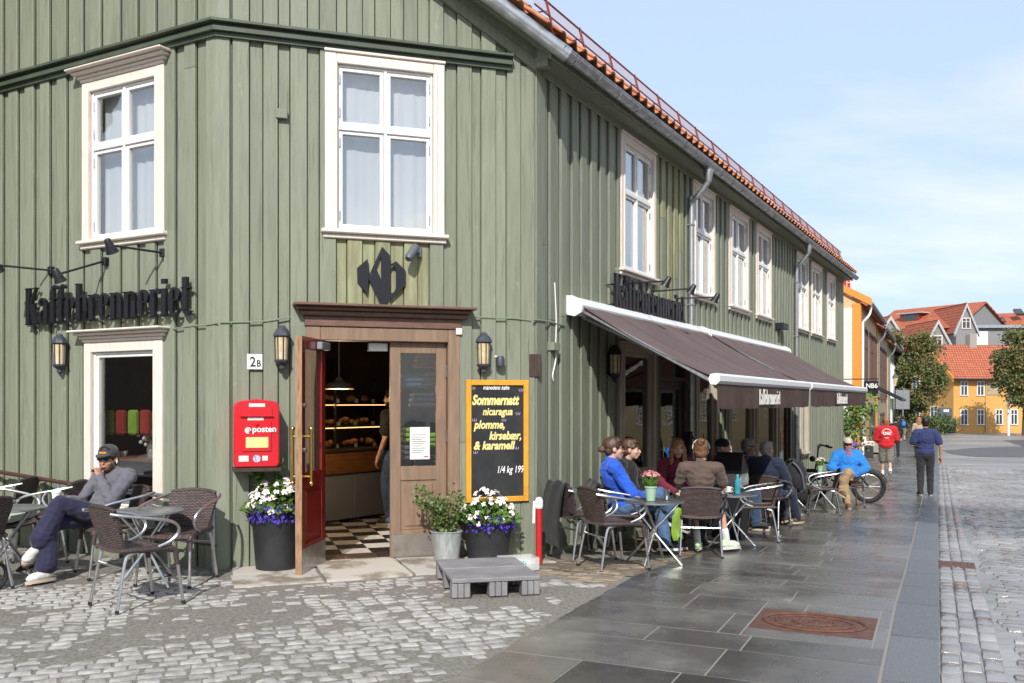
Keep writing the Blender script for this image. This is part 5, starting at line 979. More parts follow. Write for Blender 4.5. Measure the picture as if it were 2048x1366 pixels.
p = gpx(975, 1120); p2 = p + Vector((0, .1, 0)); s_ = p2.y / FPX; big_pot(p2, 40 * s_, 50 * s_, 72 * s_, 'black pot of white and blue flowers below the chalkboard', 12, -.95)
p = gpx(892, 1128); p3 = p + Vector((0, .08, 0)); s_ = p3.y / FPX; t = thing('zinc_bucket', 'zinc bucket with a straggly rose bush before the closed door leaf', 'bucket', p3); h = 62 * s_
MB().lathe([(24 * s_, 0), (31 * s_, h), (33 * s_, h + .005), (31 * s_, h + .012), (30 * s_, h - .03), (0, h - .03)], 28, TR(*p3)).build('bucket', 'zinc', t, 30); MB().ell(p3 + Vector((0, 0, h - .03)), (.14, .14, .03)).build('soil', 'soil', t)
b, c = MB(), MB(); c.fix = False; rn = random.Random(15)
for k in range(16):
    a = rn.uniform(0, 6.28); e = Vector((math.cos(a) * .8 - .25, math.sin(a) * .5 - .1, 0)); L_ = rn.uniform(.25, .48); pts = smooth_path([p3 + Vector((e.x * .05, e.y * .05, h - .03)), p3 + Vector((e.x * .13, e.y * .13, h + L_ * .5)), p3 + Vector((e.x * .28, e.y * .28, h + L_ * rn.uniform(.75, 1)))], 5); b.tube(pts, [.005 - .0003 * i for i in range(len(pts))], 4)
    for q in pts[2:]:
        for _ in range(6): leafquad(c, q + Vector((rn.gauss(0, .025), rn.gauss(0, .025), rn.gauss(0, .025))), Vector((rn.gauss(0, 1), rn.gauss(0, 1), rn.gauss(.2, 1))), .028, .042, rn)
b.build('stems', 'stem', t); c.build('foliage', 'leaf_rose', t, 0, kind='stuff')
def small_pot(p, label, seed, mat='pot_mint', pet='petal_pink', k=1.0):
    rn = random.Random(seed); t = thing('flower_pot', label, 'flower pot', p); MB().lathe([(.042 * k, 0), (.055 * k, .12 * k), (.06 * k, .125 * k), (.06 * k, .14 * k), (.05 * k, .14 * k), (0, .12 * k)], 20, TR(*p)).build('pot', mat, t, 30)
    b, c = MB(), MB(); b.fix = c.fix = False
    for _ in range(110): a = rn.uniform(0, 6.28); q = rn.random(); leafquad(b, p + Vector((math.cos(a) * .05 * q, math.sin(a) * .05 * q, .13 * k)), Vector((math.cos(a) * .5 * q, math.sin(a) * .5 * q, 1)), .02, .10 + .05 * rn.random(), rn)
    for _ in range(60): a = rn.uniform(0, 6.28); q = math.sqrt(rn.random()); flower(c, p + Vector((math.cos(a) * .10 * q, math.sin(a) * .10 * q, .23 * k + .05 * (1 - q * q) + rn.uniform(0, .02))), Vector((math.cos(a) * q, math.sin(a) * q, 1)), .016, rn)
    b.build('foliage', 'leaf', t, 0, kind='stuff'); c.build('blossom', pet, t, 0, kind='stuff')
small_pot(ttop(TB[2]) + Vector((-.04, -.05, 0)), 'mint pot of pink flowers on the near café table', 1, k=1.05); small_pot(ttop(TB[4]) + Vector((.02, 0, 0)), 'mint pot with dark foliage on the far table, left one', 2, pet='petal_white'); small_pot(ttop(TB[5]) + Vector((.0, 0, 0)), 'mint pot with dark foliage on the far table, right one', 3, pet='petal_white')
# things on the tables
glassm('drink_glass', (.9, .92, .92), .12); pm('bottle_blue', (.04, .33, .42), .2, alpha=.8)
p = ttop(TB[2]) + Vector((.13, .02, 0)); tag(MB().lathe([(.028, 0), (.033, .11), (.0315, .11), (.026, .008), (0, .008)], 18, TR(*p)).build('drinking_glass', 'drink_glass'), 'clear drinking glass beside the pink flowers', 'glass')
p = ttop(TB[3]) + Vector((.06, -.03, 0)); t = thing('water_bottle', 'turquoise plastic water bottle among the cups', 'bottle', p); MB().lathe([(.034, 0), (.036, .02), (.033, .06), (.036, .10), (.034, .15), (.016, .19), (.014, .205), (0, .205)], 18, TR(*p)).build('body', 'bottle_blue', t); MB().lathe([(.016, .205), (.016, .228), (0, .228)], 12, TR(*p)).build('cap', 'teal', t)
def cup(p, label):
    t = thing('coffee_cup', label, 'cup', p); M = TR(*p); MB().lathe([(.03, 0), (.07, .008), (.075, .014), (.0, .012)], 20, M).build('saucer', 'plastic_white', t); b = MB().lathe([(.022, .014), (.034, .035), (.04, .07), (.037, .07), (.02, .02), (0, .02)], 18, M); b.build('bowl', 'plastic_white', t); MB().tube([p + Vector((.038 + .018 * math.sin(a), .0, .045 + .018 * math.cos(a))) for a in [k * math.pi / 6 for k in range(7)]], .004, 6).build('handle', 'plastic_white', t)
cup(ttop(TB[3]) + Vector((-.13, -.05, 0)), 'white cup and saucer left of the blue bottle'); cup(ttop(TB[3]) + Vector((-.01, .12, 0)), 'white cup and saucer behind the blue bottle')
# jacket over a chair, lime bag, bin, gig bag, backpack, sack
def drape(name, pts, w, mat, label, cat, th=.025):
    P_ = smooth_path(pts, 5); b = MB(); N_ = len(P_) - 1
    b.surf(lambda u, v: P_[min(int(round(v * N_)), N_)] + Vector((w[0] * (u - .5), w[1] * (u - .5), .012 * math.sin(u * 11 + v * 5) - .05 * abs(u - .5) * v)) , 10, N_, th); return tag(b.build(name, mat, None, 60), label, cat)
cx_, cy_, cz_ = .72, 9.50, G(.72, 9.5); bx = Vector((-math.sin(R(62)), -math.cos(R(62)), 0)); lx = Vector((math.cos(R(62)), -math.sin(R(62)), 0)); B0 = Vector((cx_, cy_, cz_)) + bx * .27
drape('black_jacket', [B0 - bx * .06 + Vector((0, 0, .50)), B0 - bx * .045 + Vector((0, 0, .68)), B0 + bx * .02 + Vector((0, 0, .80)), B0 + bx * .08 + Vector((0, 0, .66)), B0 + bx * .11 + Vector((0, 0, .40)), B0 + bx * .10 + Vector((0, 0, .18))], lx * .33, 'c_black', 'black jacket draped over the chair beside the red post', 'jacket')
c2 = Vector((2.08 - .26, 10.18 - .12, G(2.08, 10.18))); drape('lime_bag', [c2 + Vector((0, .0, .52)), c2 + Vector((-.02, -.02, .42)), c2 + Vector((-.03, -.02, .30)), c2 + Vector((-.01, -.02, .22))], Vector((.07, .08)), 'c_lime', 'lime green bag hanging on the chair of the woman in brown', 'bag', .06)
c3 = Vector((1.18, 10.05, G(1.18, 10.05))); b3 = Vector((-math.sin(R(82)), -math.cos(R(82)), 0)); l3 = Vector((math.cos(R(82)), -math.sin(R(82)), 0))
drape('dark_jacket', [c3 + b3 * .22 + Vector((0, 0, .60)), c3 + b3 * .29 + Vector((0, 0, .80)), c3 + b3 * .36 + Vector((0, 0, .62)), c3 + b3 * .38 + Vector((0, 0, .25)), c3 + b3 * .36 + Vector((0, 0, .10))], l3 * .44, 'c_black', 'black coat hung behind the woman in the blue sweater', 'coat')
p = Vector((2.86, 12.1, G(2.86, 12.1))); Mb = TR(*p) @ rot_z(R(-28)); t = thing('waste_bin', 'black waste bin with slanted lid and clear bag liner by the tables', 'bin', p)
MB().cbox(-.19, .19, -.19, .19, 0, .70, .01, Mb).build('body', 'black_metal', t); b = MB(); b.add([Mb @ Vector(v) for v in ((-.2, -.2, .84), (.2, -.2, .84), (.2, .2, .84), (-.2, .2, .84), (-.2, -.2, .88), (.2, -.2, .88), (.14, .14, 1.10), (-.2, .14, 1.10), (.2, .2, .92), (-.2, .2, .92))], [(0, 1, 2, 3), (0, 1, 5, 4), (4, 5, 6, 7), (1, 2, 8, 6, 5), (2, 3, 9, 8), (9, 3, 0, 4, 7), (7, 6, 8, 9)]); b.build('lid', 'black_metal', t, 20)
b = MB(); b.lathe([(.27, .68), (.285, .74), (.27, .84), (.275, .68)], 4, Mb @ rot_z(math.pi / 4)); b.build('liner', 'clear_plastic', t)
p = FR_.P(4.35, .22, 0); p.z = G(p.x, p.y); t = thing('gig_bag', 'tall black instrument bag leaning at the wall behind the men', 'bag', p); b = MB(); b.surf(lambda u, v: p + Vector((.06 * v, .10 * v, .62 + .75 * v)) + Vector((FR_.u.x, FR_.u.y, 0)) * ((u - .5) * (.30 - .20 * v)), 6, 6, .10); b.build('body', 'c_bag', t, 60); MB().tube(smooth_path([p + Vector((.1, 0, 1.3)), p + Vector((.22, -.05, 1.1)), p + Vector((.3, -.05, .75))], 5), .012, 6).build('strap', 'c_bag', t)
p = Vector((4.3, 13.95, G(4.3, 13.95))); b = MB(); b.ell(p + Vector((0, 0, .72)), (.17, .13, .24), None, 16, 10); b.ell(p + Vector((.02, -.10, .66)), (.11, .06, .14), None, 12, 8); t = thing('backpack', 'black backpack with grey straps behind the grey haired man', 'backpack', p); b.build('body', 'c_bag', t, 60); MB().tube(smooth_path([p + Vector((-.08, -.1, .95)), p + Vector((.02, -.18, .8)), p + Vector((.08, -.15, .55))], 5), .014, 6).build('strap', 'c_grey', t)
p = gpx(1608, 1008); b = MB(); b.ell(p + Vector((0, .1, .10)), (.19, .15, .12), None, 16, 10); b.ell(p + Vector((.06, .08, .18)), (.08, .07, .07)); tag(b.build('sack', 'c_sack', None, 60), 'beige cloth sack on the ground under the far tables', 'bag')
# ---------------------------------------------------------------- bicycle
def bicycle():
    A, B = Vector((5.95, 18.35, 0)), Vector((7.0, 18.1, 0)); A.z = G(A.x, A.y); B.z = G(B.x, B.y); f = (A - B).normalized(); r = .32
    t = thing('bicycle', 'dark fat tyred bicycle parked behind the man in the blue jacket', 'bicycle', (A + B) / 2); up = Vector((0, 0, 1))
    for C_ in (A, B):
        c = C_ + up * r; w = MB().tube([c + f * math.cos(a) * (r - .035) + up * math.sin(a) * (r - .035) for a in [k * math.pi / 16 for k in range(32)]], .042, 8, closed=True).build('wheel', 'tyre', t)
        b = MB(); b.tube([c + f * math.cos(a) * (r - .085) + up * math.sin(a) * (r - .085) for a in [k * math.pi / 16 for k in range(32)]], .014, 6, closed=True)
        for k in range(14): a = k * math.pi / 7; b.tube([c, c + (f * math.cos(a) + up * math.sin(a)) * (r - .085)], .0025, 3)
        b.build('rim', 'alu', w)
    bb = B + f * .45 + up * .29; st = B + f * .30 + up * .72; hd = A - f * .12 + up * .78; hb = A - f * .08 + up * .62
    b = MB()
    for P_ in ([bb, st], [bb, hb], [st, hd], [B + up * r, bb], [B + up * r, st]): b.tube(P_, .02, 8)
    b.tube([hd + up * .02, hb, A + up * r], .018, 8); b.build('frame', 'black_metal', t)
    MB().tube([st, st + up * .14], .015, 8).build('seat_post', 'steel', t); MB().ell(st + up * .17 + f * .02, (.13, .08, .035)).build('saddle', 'rubber', t)
    s = f.cross(up); hh = hd + up * .28 - f * .02; b = MB(); b.tube([hd, hh], .015, 8); b.tube(smooth_path([hh + s * .32 - f * .16 + up * .03, hh + s * .22 - f * .04 + up * .06, hh + s * .08, hh - s * .08, hh - s * .22 - f * .04 + up * .06, hh - s * .32 - f * .16 + up * .03], 4), .013, 8); b.build('handlebar', 'black_metal', t)
    for q in (-1, 1): e = hh + s * .32 * q - f * .16 + up * .03; MB().tube([e, e - f * .07 + s * q * .03], .019, 8).build('grip', 'rubber', t)
    MB().ell(hd + f * .09 + up * .06, (.06, .06, .06)).build('headlight', 'black_metal', t); MB().cbox(-.1, .1, -.05, .05, -.08, .1, .02, TR(*(bb + up * .03))).build('motor', 'black_metal', t)
    MB().tube([B + up * r + (f * math.cos(a) + up * math.sin(a)) * (r + .03) for a in [R(60 + k * 12) for k in range(10)]], .02, 6, flat=.5).build('mudguard', 'black_metal', t)
bicycle()
# ---------------------------------------------------------------- people
def remesh(b, vox, name, mat, parent, sm=5, kind=None, fold=0):
    me = bpy.data.meshes.new('tmp'); me.from_pydata(b.v, [], b.f); bm = bmesh.new(); bm.from_mesh(me); bmesh.ops.recalc_face_normals(bm, faces=bm.faces); bm.to_mesh(me); bm.free()
    o = bpy.data.objects.new('tmp', me); COL.objects.link(o); m = o.modifiers.new('r', 'REMESH'); m.mode = 'VOXEL'; m.voxel_size = vox; m.use_smooth_shade = True
    if sm: m2 = o.modifiers.new('s', 'SMOOTH'); m2.factor = .5; m2.iterations = sm
    ev = o.evaluated_get(bpy.context.evaluated_depsgraph_get()); r = bpy.data.meshes.new_from_object(ev); bpy.data.objects.remove(o); bpy.data.meshes.remove(me)
    if fold:
        nv = len(r.vertices); co = np.empty(nv * 3, 'f'); no = np.empty(nv * 3, 'f'); r.vertices.foreach_get('co', co); r.vertex_normals.foreach_get('vector', no); co = co.reshape(-1, 3); no = no.reshape(-1, 3)
        dv_ = np.array([fold * (1 - 2.4 * abs(noise.noise((p[0] * 9, p[1] * 9, p[2] * 15))) + .6 * noise.noise((p[0] * 22, p[1] * 22, p[2] * 30))) for p in co.tolist()], 'f'); co += no * dv_[:, None]; r.vertices.foreach_set('co', co.ravel())
    r.name = name; r.materials.clear(); r.materials.append(MATS[mat]); r.polygons.foreach_set('use_smooth', [True] * len(r.polygons)); return put(name, r, parent)
V = lambda *a: Vector(a)
SIT = dict(pel=V(0, 0, .53), waist=V(0, -.03, .68), chest=V(0, -.06, .86), neck=V(0, -.06, 1.02), head=V(0, -.02, 1.15), sL=V(-.175, -.07, .965), sR=V(.175, -.07, .965), eL=V(-.24, .05, .72), eR=V(.24, .05, .72), wL=V(-.12, .25, .64), wR=V(.12, .25, .64), hL=V(-.09, .0, .53), hR=V(.09, .0, .53), kL=V(-.12, .42, .52), kR=V(.12, .42, .52), aL=V(-.12, .44, .10), aR=V(.12, .44, .10))
STAND = dict(pel=V(0, 0, .92), waist=V(0, 0, 1.06), chest=V(0, 0, 1.24), neck=V(0, -.015, 1.44), head=V(0, .02, 1.59), sL=V(-.19, -.01, 1.38), sR=V(.19, -.01, 1.38), eL=V(-.25, -.03, 1.10), eR=V(.25, -.03, 1.10), wL=V(-.25, .07, .86), wR=V(.25, .07, .86), hL=V(-.09, 0, .90), hR=V(.09, 0, .90), kL=V(-.10, .03, .49), kR=V(.10, .03, .49), aL=V(-.10, -.02, .09), aR=V(.10, -.02, .09))
def person(label, x, y, hd, pose, top, legs, hair, skin='skin', yaw=0, pitch=0, roll=0, sleeves='long', trouser='long', shoe='shoe_dark', puff=.014, width=1.0, vox=.010, scale=1.0, hat=None, shades=False, specs=False, beard=None, hands=(.5, .5), hdirL=None, hdirR=None, sole='shoe_sole', toes=None, extra=None, sock=None, dz=0, female=False, bag=None, toe_len=.17, plaid=None):
    J = dict(STAND if pose.get('base') == 'stand' else SIT); J.update({k: v for k, v in pose.items() if k != 'base'})
    o = thing('person', label, 'person', (0, 0, 0))
    Hm = TR(*J['head']) @ Matrix.Rotation(R(-yaw), 4, 'Z') @ Matrix.Rotation(R(pitch), 4, 'X') @ Matrix.Rotation(R(roll), 4, 'Y'); h = lambda *p: Hm @ Vector(p)
    def cap(b, p, q, r0, r1, n=10): b.tube([p, p.lerp(q, .5), q], [r0, (r0 + r1) / 2, r1], n, round_=True)
    def torso(b, g, hips=True):
        def el(c, d, r):
            z = d.normalized(); x_ = (J['sR'] - J['sL']).normalized(); x_ = (x_ - z * x_.dot(z)).normalized(); y_ = z.cross(x_); Q = Matrix((x_, y_, z)).transposed().to_4x4(); b.ell(c, tuple(v + g for v in r), Q, 16, 10)
        w = width
        if hips: el(J['pel'].lerp(J['waist'], .25), J['waist'] - J['pel'], (.160 * w, .122 * w, .10)); el(J['pel'].lerp(J['waist'], .05), J['waist'] - J['pel'], (.150 * w, .112 * w, .075))
        el(J['waist'], J['chest'] - J['pel'], ((.135 if female else .145) * w, .105 * w, .15)); el(J['chest'], J['neck'] - J['waist'], ((.15 if female else .168) * w, .115 * w, .17))
        cap(b, J['sL'], J['sR'], .058 + g, .058 + g); cap(b, J['chest'].lerp(J['neck'], .55), J['neck'], .10 * w + g * .5, .055 + g * .5)
    def arm(b, S, g, fore=True):
        s_, e, w = J['s' + S], J['e' + S], J['w' + S]; cap(b, s_, e, .052 * width + g, .040 * width + g * .9)
        if fore: cap(b, e, w, .040 * width + g, .027 + g * .75)
    def leg(b, S, g, full=True):
        hp, k, a = J['h' + S], J['k' + S], J['a' + S]; cap(b, hp, k, .083 * width + g, .058 * width + g)
        if full: cap(b, k, a, .056 * width + g, .038 + g * 1.1)
    def hand(b, S):
        w = J['w' + S]; d = (hdirL if S == 'L' else hdirR); d = Vector(d).normalized() if d is not None else (w - J['e' + S]).normalized(); cu = hands[0 if S == 'L' else 1]
        inw = Vector((1 if S == 'L' else -1, 0, 0)); pn = (Vector((0, 0, -1)) + inw * .35); pn = pn - d * pn.dot(d); pn = pn.normalized() if pn.length > .05 else Vector((0, 1, 0)); ac = d.cross(pn)
        if ac.dot(inw) < 0: ac = -ac
        Q = Matrix((ac, pn, d)).transposed().to_4x4(); b.ell(w + d * .045, (.040, .017, .052), Q, 12, 8); cap(b, w - d * .02, w + d * .02, .027, .028)
        for i, (of, ln) in enumerate(((.030, 1.0), (.011, 1.1), (-.009, 1.02), (-.028, .82))):
            p0 = w + d * .085 + ac * of; a1 = cu * 1.0; a2 = cu * 2.2; p1 = p0 + (d * math.cos(a1) + pn * math.sin(a1)) * .040 * ln; p2 = p1 + (d * math.cos(a2) + pn * math.sin(a2)) * .036 * ln; b.tube([p0 - d * .02, p0, p1, p2], [.0100, .0098, .0090, .0075], 8, round_=True)
        t0_ = w + d * .025 + ac * .032; t1_ = t0_ + (d * .7 + ac * .65 + pn * .25) * .038; t2_ = t1_ + (d * .95 + pn * (.3 + cu * .5)) * .030; b.tube([t0_, t1_, t2_], [.013, .0115, .009], 8, round_=True)
    # the body
    b = MB(); torso(b, -.012); b.ell(h(0, -.012, .03), (.074, .093, .086), Hm, 18, 12); b.ell(h(0, .020, -.022), (.062, .070, .088), Hm, 16, 12); b.ell(h(0, .052, -.086), (.034, .030, .026), Hm); b.ell(h(0, .062, .005), (.05, .025, .035), Hm)
    cap(b, h(0, .086, .004), h(0, .104, -.028), .009, .014, 8); b.ell(h(0, .088, -.062), (.022, .010, .012), Hm, 10, 8)
    for s in (-1, 1): b.ell(h(s * .077, -.008, -.008), (.011, .022, .032), Hm, 10, 8); b.ell(h(s * .036, .062, -.028), (.026, .020, .024), Hm, 10, 8)
    cap(b, J['neck'] - Vector((0, 0, .04)), h(0, -.022, -.05), .054, .052)
    for S in 'LR': arm(b, S, -.004); hand(b, S); leg(b, S, -.006)
    remesh(b, min(vox, .008), 'body', skin, o, 3)
    # clothing
    b = MB(); torso(b, puff, True)
    for S in 'LR':
        if sleeves == 'long': arm(b, S, puff)
        elif sleeves == 'short': cap(b, J['s' + S], J['s' + S].lerp(J['e' + S], .72), .056 * width + puff, .056 * width + puff)
    if top in ('c_plaid', 'c_plaid_violet'): pass
    tp = remesh(b, vox, 'top', top, o, 4, fold=.007)
    b = MB(); g = .018
    x_ = (J['hR'] - J['hL']).normalized()
    b.ell(J['pel'] - Vector((0, 0, .02)), (.165 * width + .008, .125 * width + .008, .125), None, 14, 10)
    for S in 'LR':
        if trouser == 'shorts': cap(b, J['h' + S], J['h' + S].lerp(J['k' + S], .92), .092 * width + g, .085 * width + g)
        else:
            leg(b, S, g, False); k, a = J['k' + S], J['a' + S]; e = .86 if trouser == 'crop' else 1.0; q = k.lerp(a, e); cap(b, k, q, .060 * width + g, (.075 if trouser == 'crop' else .055) + (g if trouser == 'crop' else .006))
    remesh(b, vox, 'trousers' if trouser != 'shorts' else 'shorts', legs, o, 4, fold=.007)
    for i, S in enumerate('LR'):
        a = J['a' + S]; k = J['k' + S]; d = Vector(toes[i]) if toes else Vector(((-.15 if S == 'L' else .15), 1, 0)); d.normalize(); sh = (a - k).normalized(); nrm = (-sh - d * (-sh).dot(d)).normalized(); sd_ = d.cross(nrm); Q = Matrix((sd_, d, nrm)).transposed().to_4x4(); base = a + d * .045 - nrm * .042
        b = MB(); b.ell(base + nrm * .012, (.046, .125, .042), Q, 14, 10); b.ell(a - nrm * .01 - d * .01, (.043, .055, .055), Q, 12, 8); b.ell(base + d * .06, (.048, .075, .036), Q, 12, 8); s0 = remesh(b, .008, 'shoe', shoe, o, 2)
        Ms = Matrix(((sd_.x, d.x, nrm.x, base.x), (sd_.y, d.y, nrm.y, base.y), (sd_.z, d.z, nrm.z, base.z), (0, 0, 0, 1))); MB().prism([(.048 * math.cos(t_) * (1 if math.sin(t_) > 0 else .85), .145 * math.sin(t_)) for t_ in [k_ * math.pi / 10 for k_ in range(20)]], -.045, -.018, Ms).build('sole', sole, s0)
        if sock: b = MB(); cap(b, a - sh * .02, a - sh * .13, .044, .045); remesh(b, .010, 'sock', sock, o, 2)
    # head details
    if hair:
        hm, style = hair; b = MB()
        if style != 'fringe': b.ell(h(0, -.024, .040), (.083, .100, .092), Hm, 18, 12)
        if style in ('short', 'long', 'bun', 'lowbun'): b.ell(h(0, .035, .088), (.060, .050, .035), Hm, 12, 8)
        b.ell(h(0, -.055, -.015), (.074, .058, .066), Hm, 14, 10)
        if style == 'bun': b.ell(h(0, -.105, .10), .044); b.ell(h(.02, -.125, .115), .026)
        if style == 'lowbun': b.ell(h(0, -.135, -.005), (.036, .042, .04), Hm)
        if style == 'long':
            rn = random.Random(len(label))
            for k in range(26):
                a = R(rn.uniform(35, 325)) + math.pi / 2; r_ = .082; L_ = rn.uniform(.16, .30); pts = [h(r_ * math.cos(a), r_ * math.sin(a) - .015, .02)]
                for q in range(1, 6): pts.append(h((r_ + .012 * q * .5) * math.cos(a) + .012 * math.sin(q * 2.3 + k), (r_ + .01) * math.sin(a) - .02 + .012 * math.cos(q * 2.1 + k), .02 - L_ * q / 5))
                b.tube(pts, [.016, .018, .018, .016, .013, .008], 6, round_=True)
        remesh(b, .007, 'hair', hm, o, 2, fold=.006)
    if beard: b = MB(); b.ell(h(0, .045, -.088), (.045, .042, .034), Hm); b.ell(h(0, .02, -.06), (.066, .055, .040), Hm); remesh(b, .008, 'beard', beard, o, 2)
    if hat:
        b = MB(); b.ell(h(0, -.012, .058), (.089, .108, .082), Hm, 18, 12); b.ell(h(0, -.012, .035), (.088, .106, .04), Hm, 18, 8)
        if hat[1] == 'cap': b.tube([h(-.055, .085, .045), h(-.035, .135, .038), h(0, .155, .036), h(.035, .135, .038), h(.055, .085, .045)], .012, 6, round_=True); b.ell(h(0, .095, .043), (.068, .066, .010), Hm, 16, 8)
        ht = remesh(b, .006, 'cap', hat[0], o, 3)
        if hat[1] == 'cap' and len(hat) > 2: MB().cbox(-.035, .035, .088, .0945, .062, .076, .001, Hm).build('lettering_band', hat[2], ht)
    if not shades:
        for s in (-1, 1): MB().ell(h(s * .031, .086, .010), (.012, .006, .006), Hm, 10, 6).build('eye', 'eye', o); MB().tube([h(s * .018, .089, .027), h(s * .034, .088, .031), h(s * .048, .078, .026)], .0035, 5).build('eyebrow', hair[0] if hair else 'hair_dark', o)
    MB().ell(h(0, .0965, -.062), (.020, .006, .006), Hm, 10, 6).build('mouth', 'lip', o)
    if shades or specs:
        b = MB()
        for s in (-1, 1):
            if shades: b.ell(h(s * .032, .094, .012), (.027, .007, .020), Hm, 14, 8)
            else: b.tube([h(s * .032 + .023 * math.cos(a), .100, .010 + .019 * math.sin(a)) for a in [k * math.pi / 7 for k in range(14)]], .0028, 5, closed=True)
            b.tube([h(s * .056, .090, .016), h(s * .080, .0, .014)], .0035, 5)
        b.tube([h(-.008, .099, .014), h(.008, .099, .014)], .003, 5); b.build('glasses', 'lens', o)
    if extra: extra(o, J, h, Hm, cap)
    z = G(x, y) + dz; o.location = (x, y, z); o.rotation_euler = (0, 0, R(-hd)); o.scale = (scale,) * 3
    return o
def ear_buds(o, J, h, Hm, cap): MB().tube([h(-.086, .0, -.012), h(-.086, .006, -.035)], .006, 6, round_=True).build('earbud', 'plastic_white', o)
# the man with the cap, far left
man = person('seated man in grey cap and grey shirt holding a paper cup, hand at his mouth', -3.69, 8.28, 206,
    dict(pel=V(0, .02, .53), waist=V(0, -.05, .66), chest=V(0, -.12, .80), neck=V(0, -.15, .955), head=V(.0, -.075, 1.06), sL=V(-.185, -.15, .90), sR=V(.185, -.15, .895), eL=V(-.24, .10, .70), wL=V(-.045, .055, .895), eR=V(.25, .02, .66), wR=V(.16, .27, .70), hL=V(-.09, .02, .53), hR=V(.09, .02, .53), kL=V(.05, .40, .69), aL=V(.13, .56, .33), kR=V(.13, .45, .51), aR=V(.08, .52, .10)),
    'c_grey', 'c_navy', ('hair_dark', 'short'), 'skin_tan', yaw=-22, pitch=-4, vox=.008, hat=('c_charcoal', 'cap', 'board_frame'), shades=True, beard='hair_brown', shoe='shoe_white', trouser='crop', sock='c_white', hands=(1.05, .75), hdirL=(.18, .02, .5), toes=((-.1, .85, -.45), (.1, 1, 0)), extra=ear_buds, puff=.018, width=.92, scale=.97)
cp = wm(man) @ V(.155, .35, .70); t = thing('paper_cup', 'white paper cup with lid in the hand of the man in the cap', 'cup', cp); MB().lathe([(.030, 0), (.040, .095), (0, .095)], 18, TR(*(cp - V(0, 0, .02)))).build('cup', 'paper', t); MB().lathe([(.043, .095), (.043, .103), (.036, .115), (0, .113)], 18, TR(*(cp - V(0, 0, .02)))).build('lid', 'plastic_white', t)
# the near café table
person('woman in a bright blue sweater with glasses and dark tied hair', 1.20, 10.03, 84, dict(chest=V(0, -.10, .85), neck=V(0, -.13, 1.01), head=V(0, -.09, 1.15), sL=V(-.165, -.12, .955), sR=V(.165, -.12, .955), eR=V(.22, .06, .68), wR=V(.06, .27, .60), eL=V(-.22, .06, .68), wL=V(-.06, .27, .60), kL=V(-.08, .44, .54), aL=V(-.06, .50, .11), kR=V(.05, .40, .66), aR=V(-.02, .62, .36)), 'c_blue', 'c_denim', ('hair_brown', 'lowbun'), vox=.008, specs=True, shoe='shoe_dark', sole='shoe_white', puff=.026, female=True, yaw=3, toes=((0, 1, 0), (0, .9, -.4)))
person('person in a black top sitting against the wall behind the blue sweater', 1.38, 10.66, 118, dict(head=V(0, .0, 1.14)), 'c_black', 'c_black', ('hair_brown', 'short'), yaw=-12, female=True)
person('red haired woman in a maroon sweater facing the viewer', 2.06, 11.40, 172, dict(eL=V(-.24, .08, .76), wL=V(-.05, .22, .88), hL=V(-.09, 0, .53)), 'c_maroon', 'c_black', ('hair_ginger', 'long'), yaw=10, female=True, vox=.008)
def band(o, J, h, Hm, cap): MB().tube([h(.088 * math.cos(a), -.005, .03 + .098 * math.sin(a)) for a in [R(-5 + 19 * k) for k in range(11)]], .010, 6).build('hair_band', 'c_white', o)
person('woman in a brown shirt with hair bun and white band, seen from behind', 2.08, 10.15, 14, dict(chest=V(0, -.02, .86), neck=V(0, .0, 1.02), head=V(0, .05, 1.15), sL=V(-.18, -.02, .96), sR=V(.18, -.02, .96), eL=V(-.25, .08, .73), wL=V(-.12, .28, .68), eR=V(.25, .08, .73), wR=V(.12, .28, .68), kR=V(.20, .40, .52), aR=V(.27, .40, .10), kL=V(-.10, .40, .52), aL=V(-.05, .30, .10)), 'c_brown', 'c_black', ('hair_auburn', 'bun'), sleeves='short', trouser='shorts', shoe='shoe_neon', sock='c_white', sole='shoe_white', vox=.008, female=True, width=.92, extra=band, puff=.014, toes=((0, 1, 0), (.75, .65, 0)))
# three men in the shade
person('man in a black cap and red jacket seated against the wall', 3.02, 13.1, 108, dict(wL=V(-.06, .30, .60), wR=V(.06, .30, .60)), 'c_redjacket', 'c_denim_dark', ('hair_grey', 'fringe'), hat=('c_black', 'beanie'), puff=.028, yaw=5)
person('man in a checked shirt and sunglasses seated against the wall', 3.70, 14.32, 112, dict(), 'c_plaid', 'c_slate', ('hair_grey', 'short'), 'skin_tan', shades=True, puff=.022, yaw=8)
person('grey haired man in a navy jacket seen from behind', 3.72, 13.35, 42, dict(waist=V(0, -.06, .68), chest=V(0, -.10, .84), neck=V(0, -.10, 1.0), head=V(0, -.05, 1.13), sL=V(-.19, -.11, .94), sR=V(.19, -.11, .94), kL=V(-.1, .44, .50), kR=V(.13, .44, .50), aL=V(-.06, .60, .10), aR=V(.14, .62, .10)), 'c_jacketnavy', 'c_jacketnavy', ('hair_grey', 'short'), shoe='shoe_brown', puff=.035, width=1.1, yaw=15)
def scarf(o, J, h, Hm, cap):
    b = MB(); b.ell(J['chest'] + V(0, .105, .0), (.085, .055, .17)); b.ell(J['neck'] + V(0, .04, 0), (.085, .075, .05)); remesh(b, .01, 'scarf', 'c_plaid_violet', o, 3)
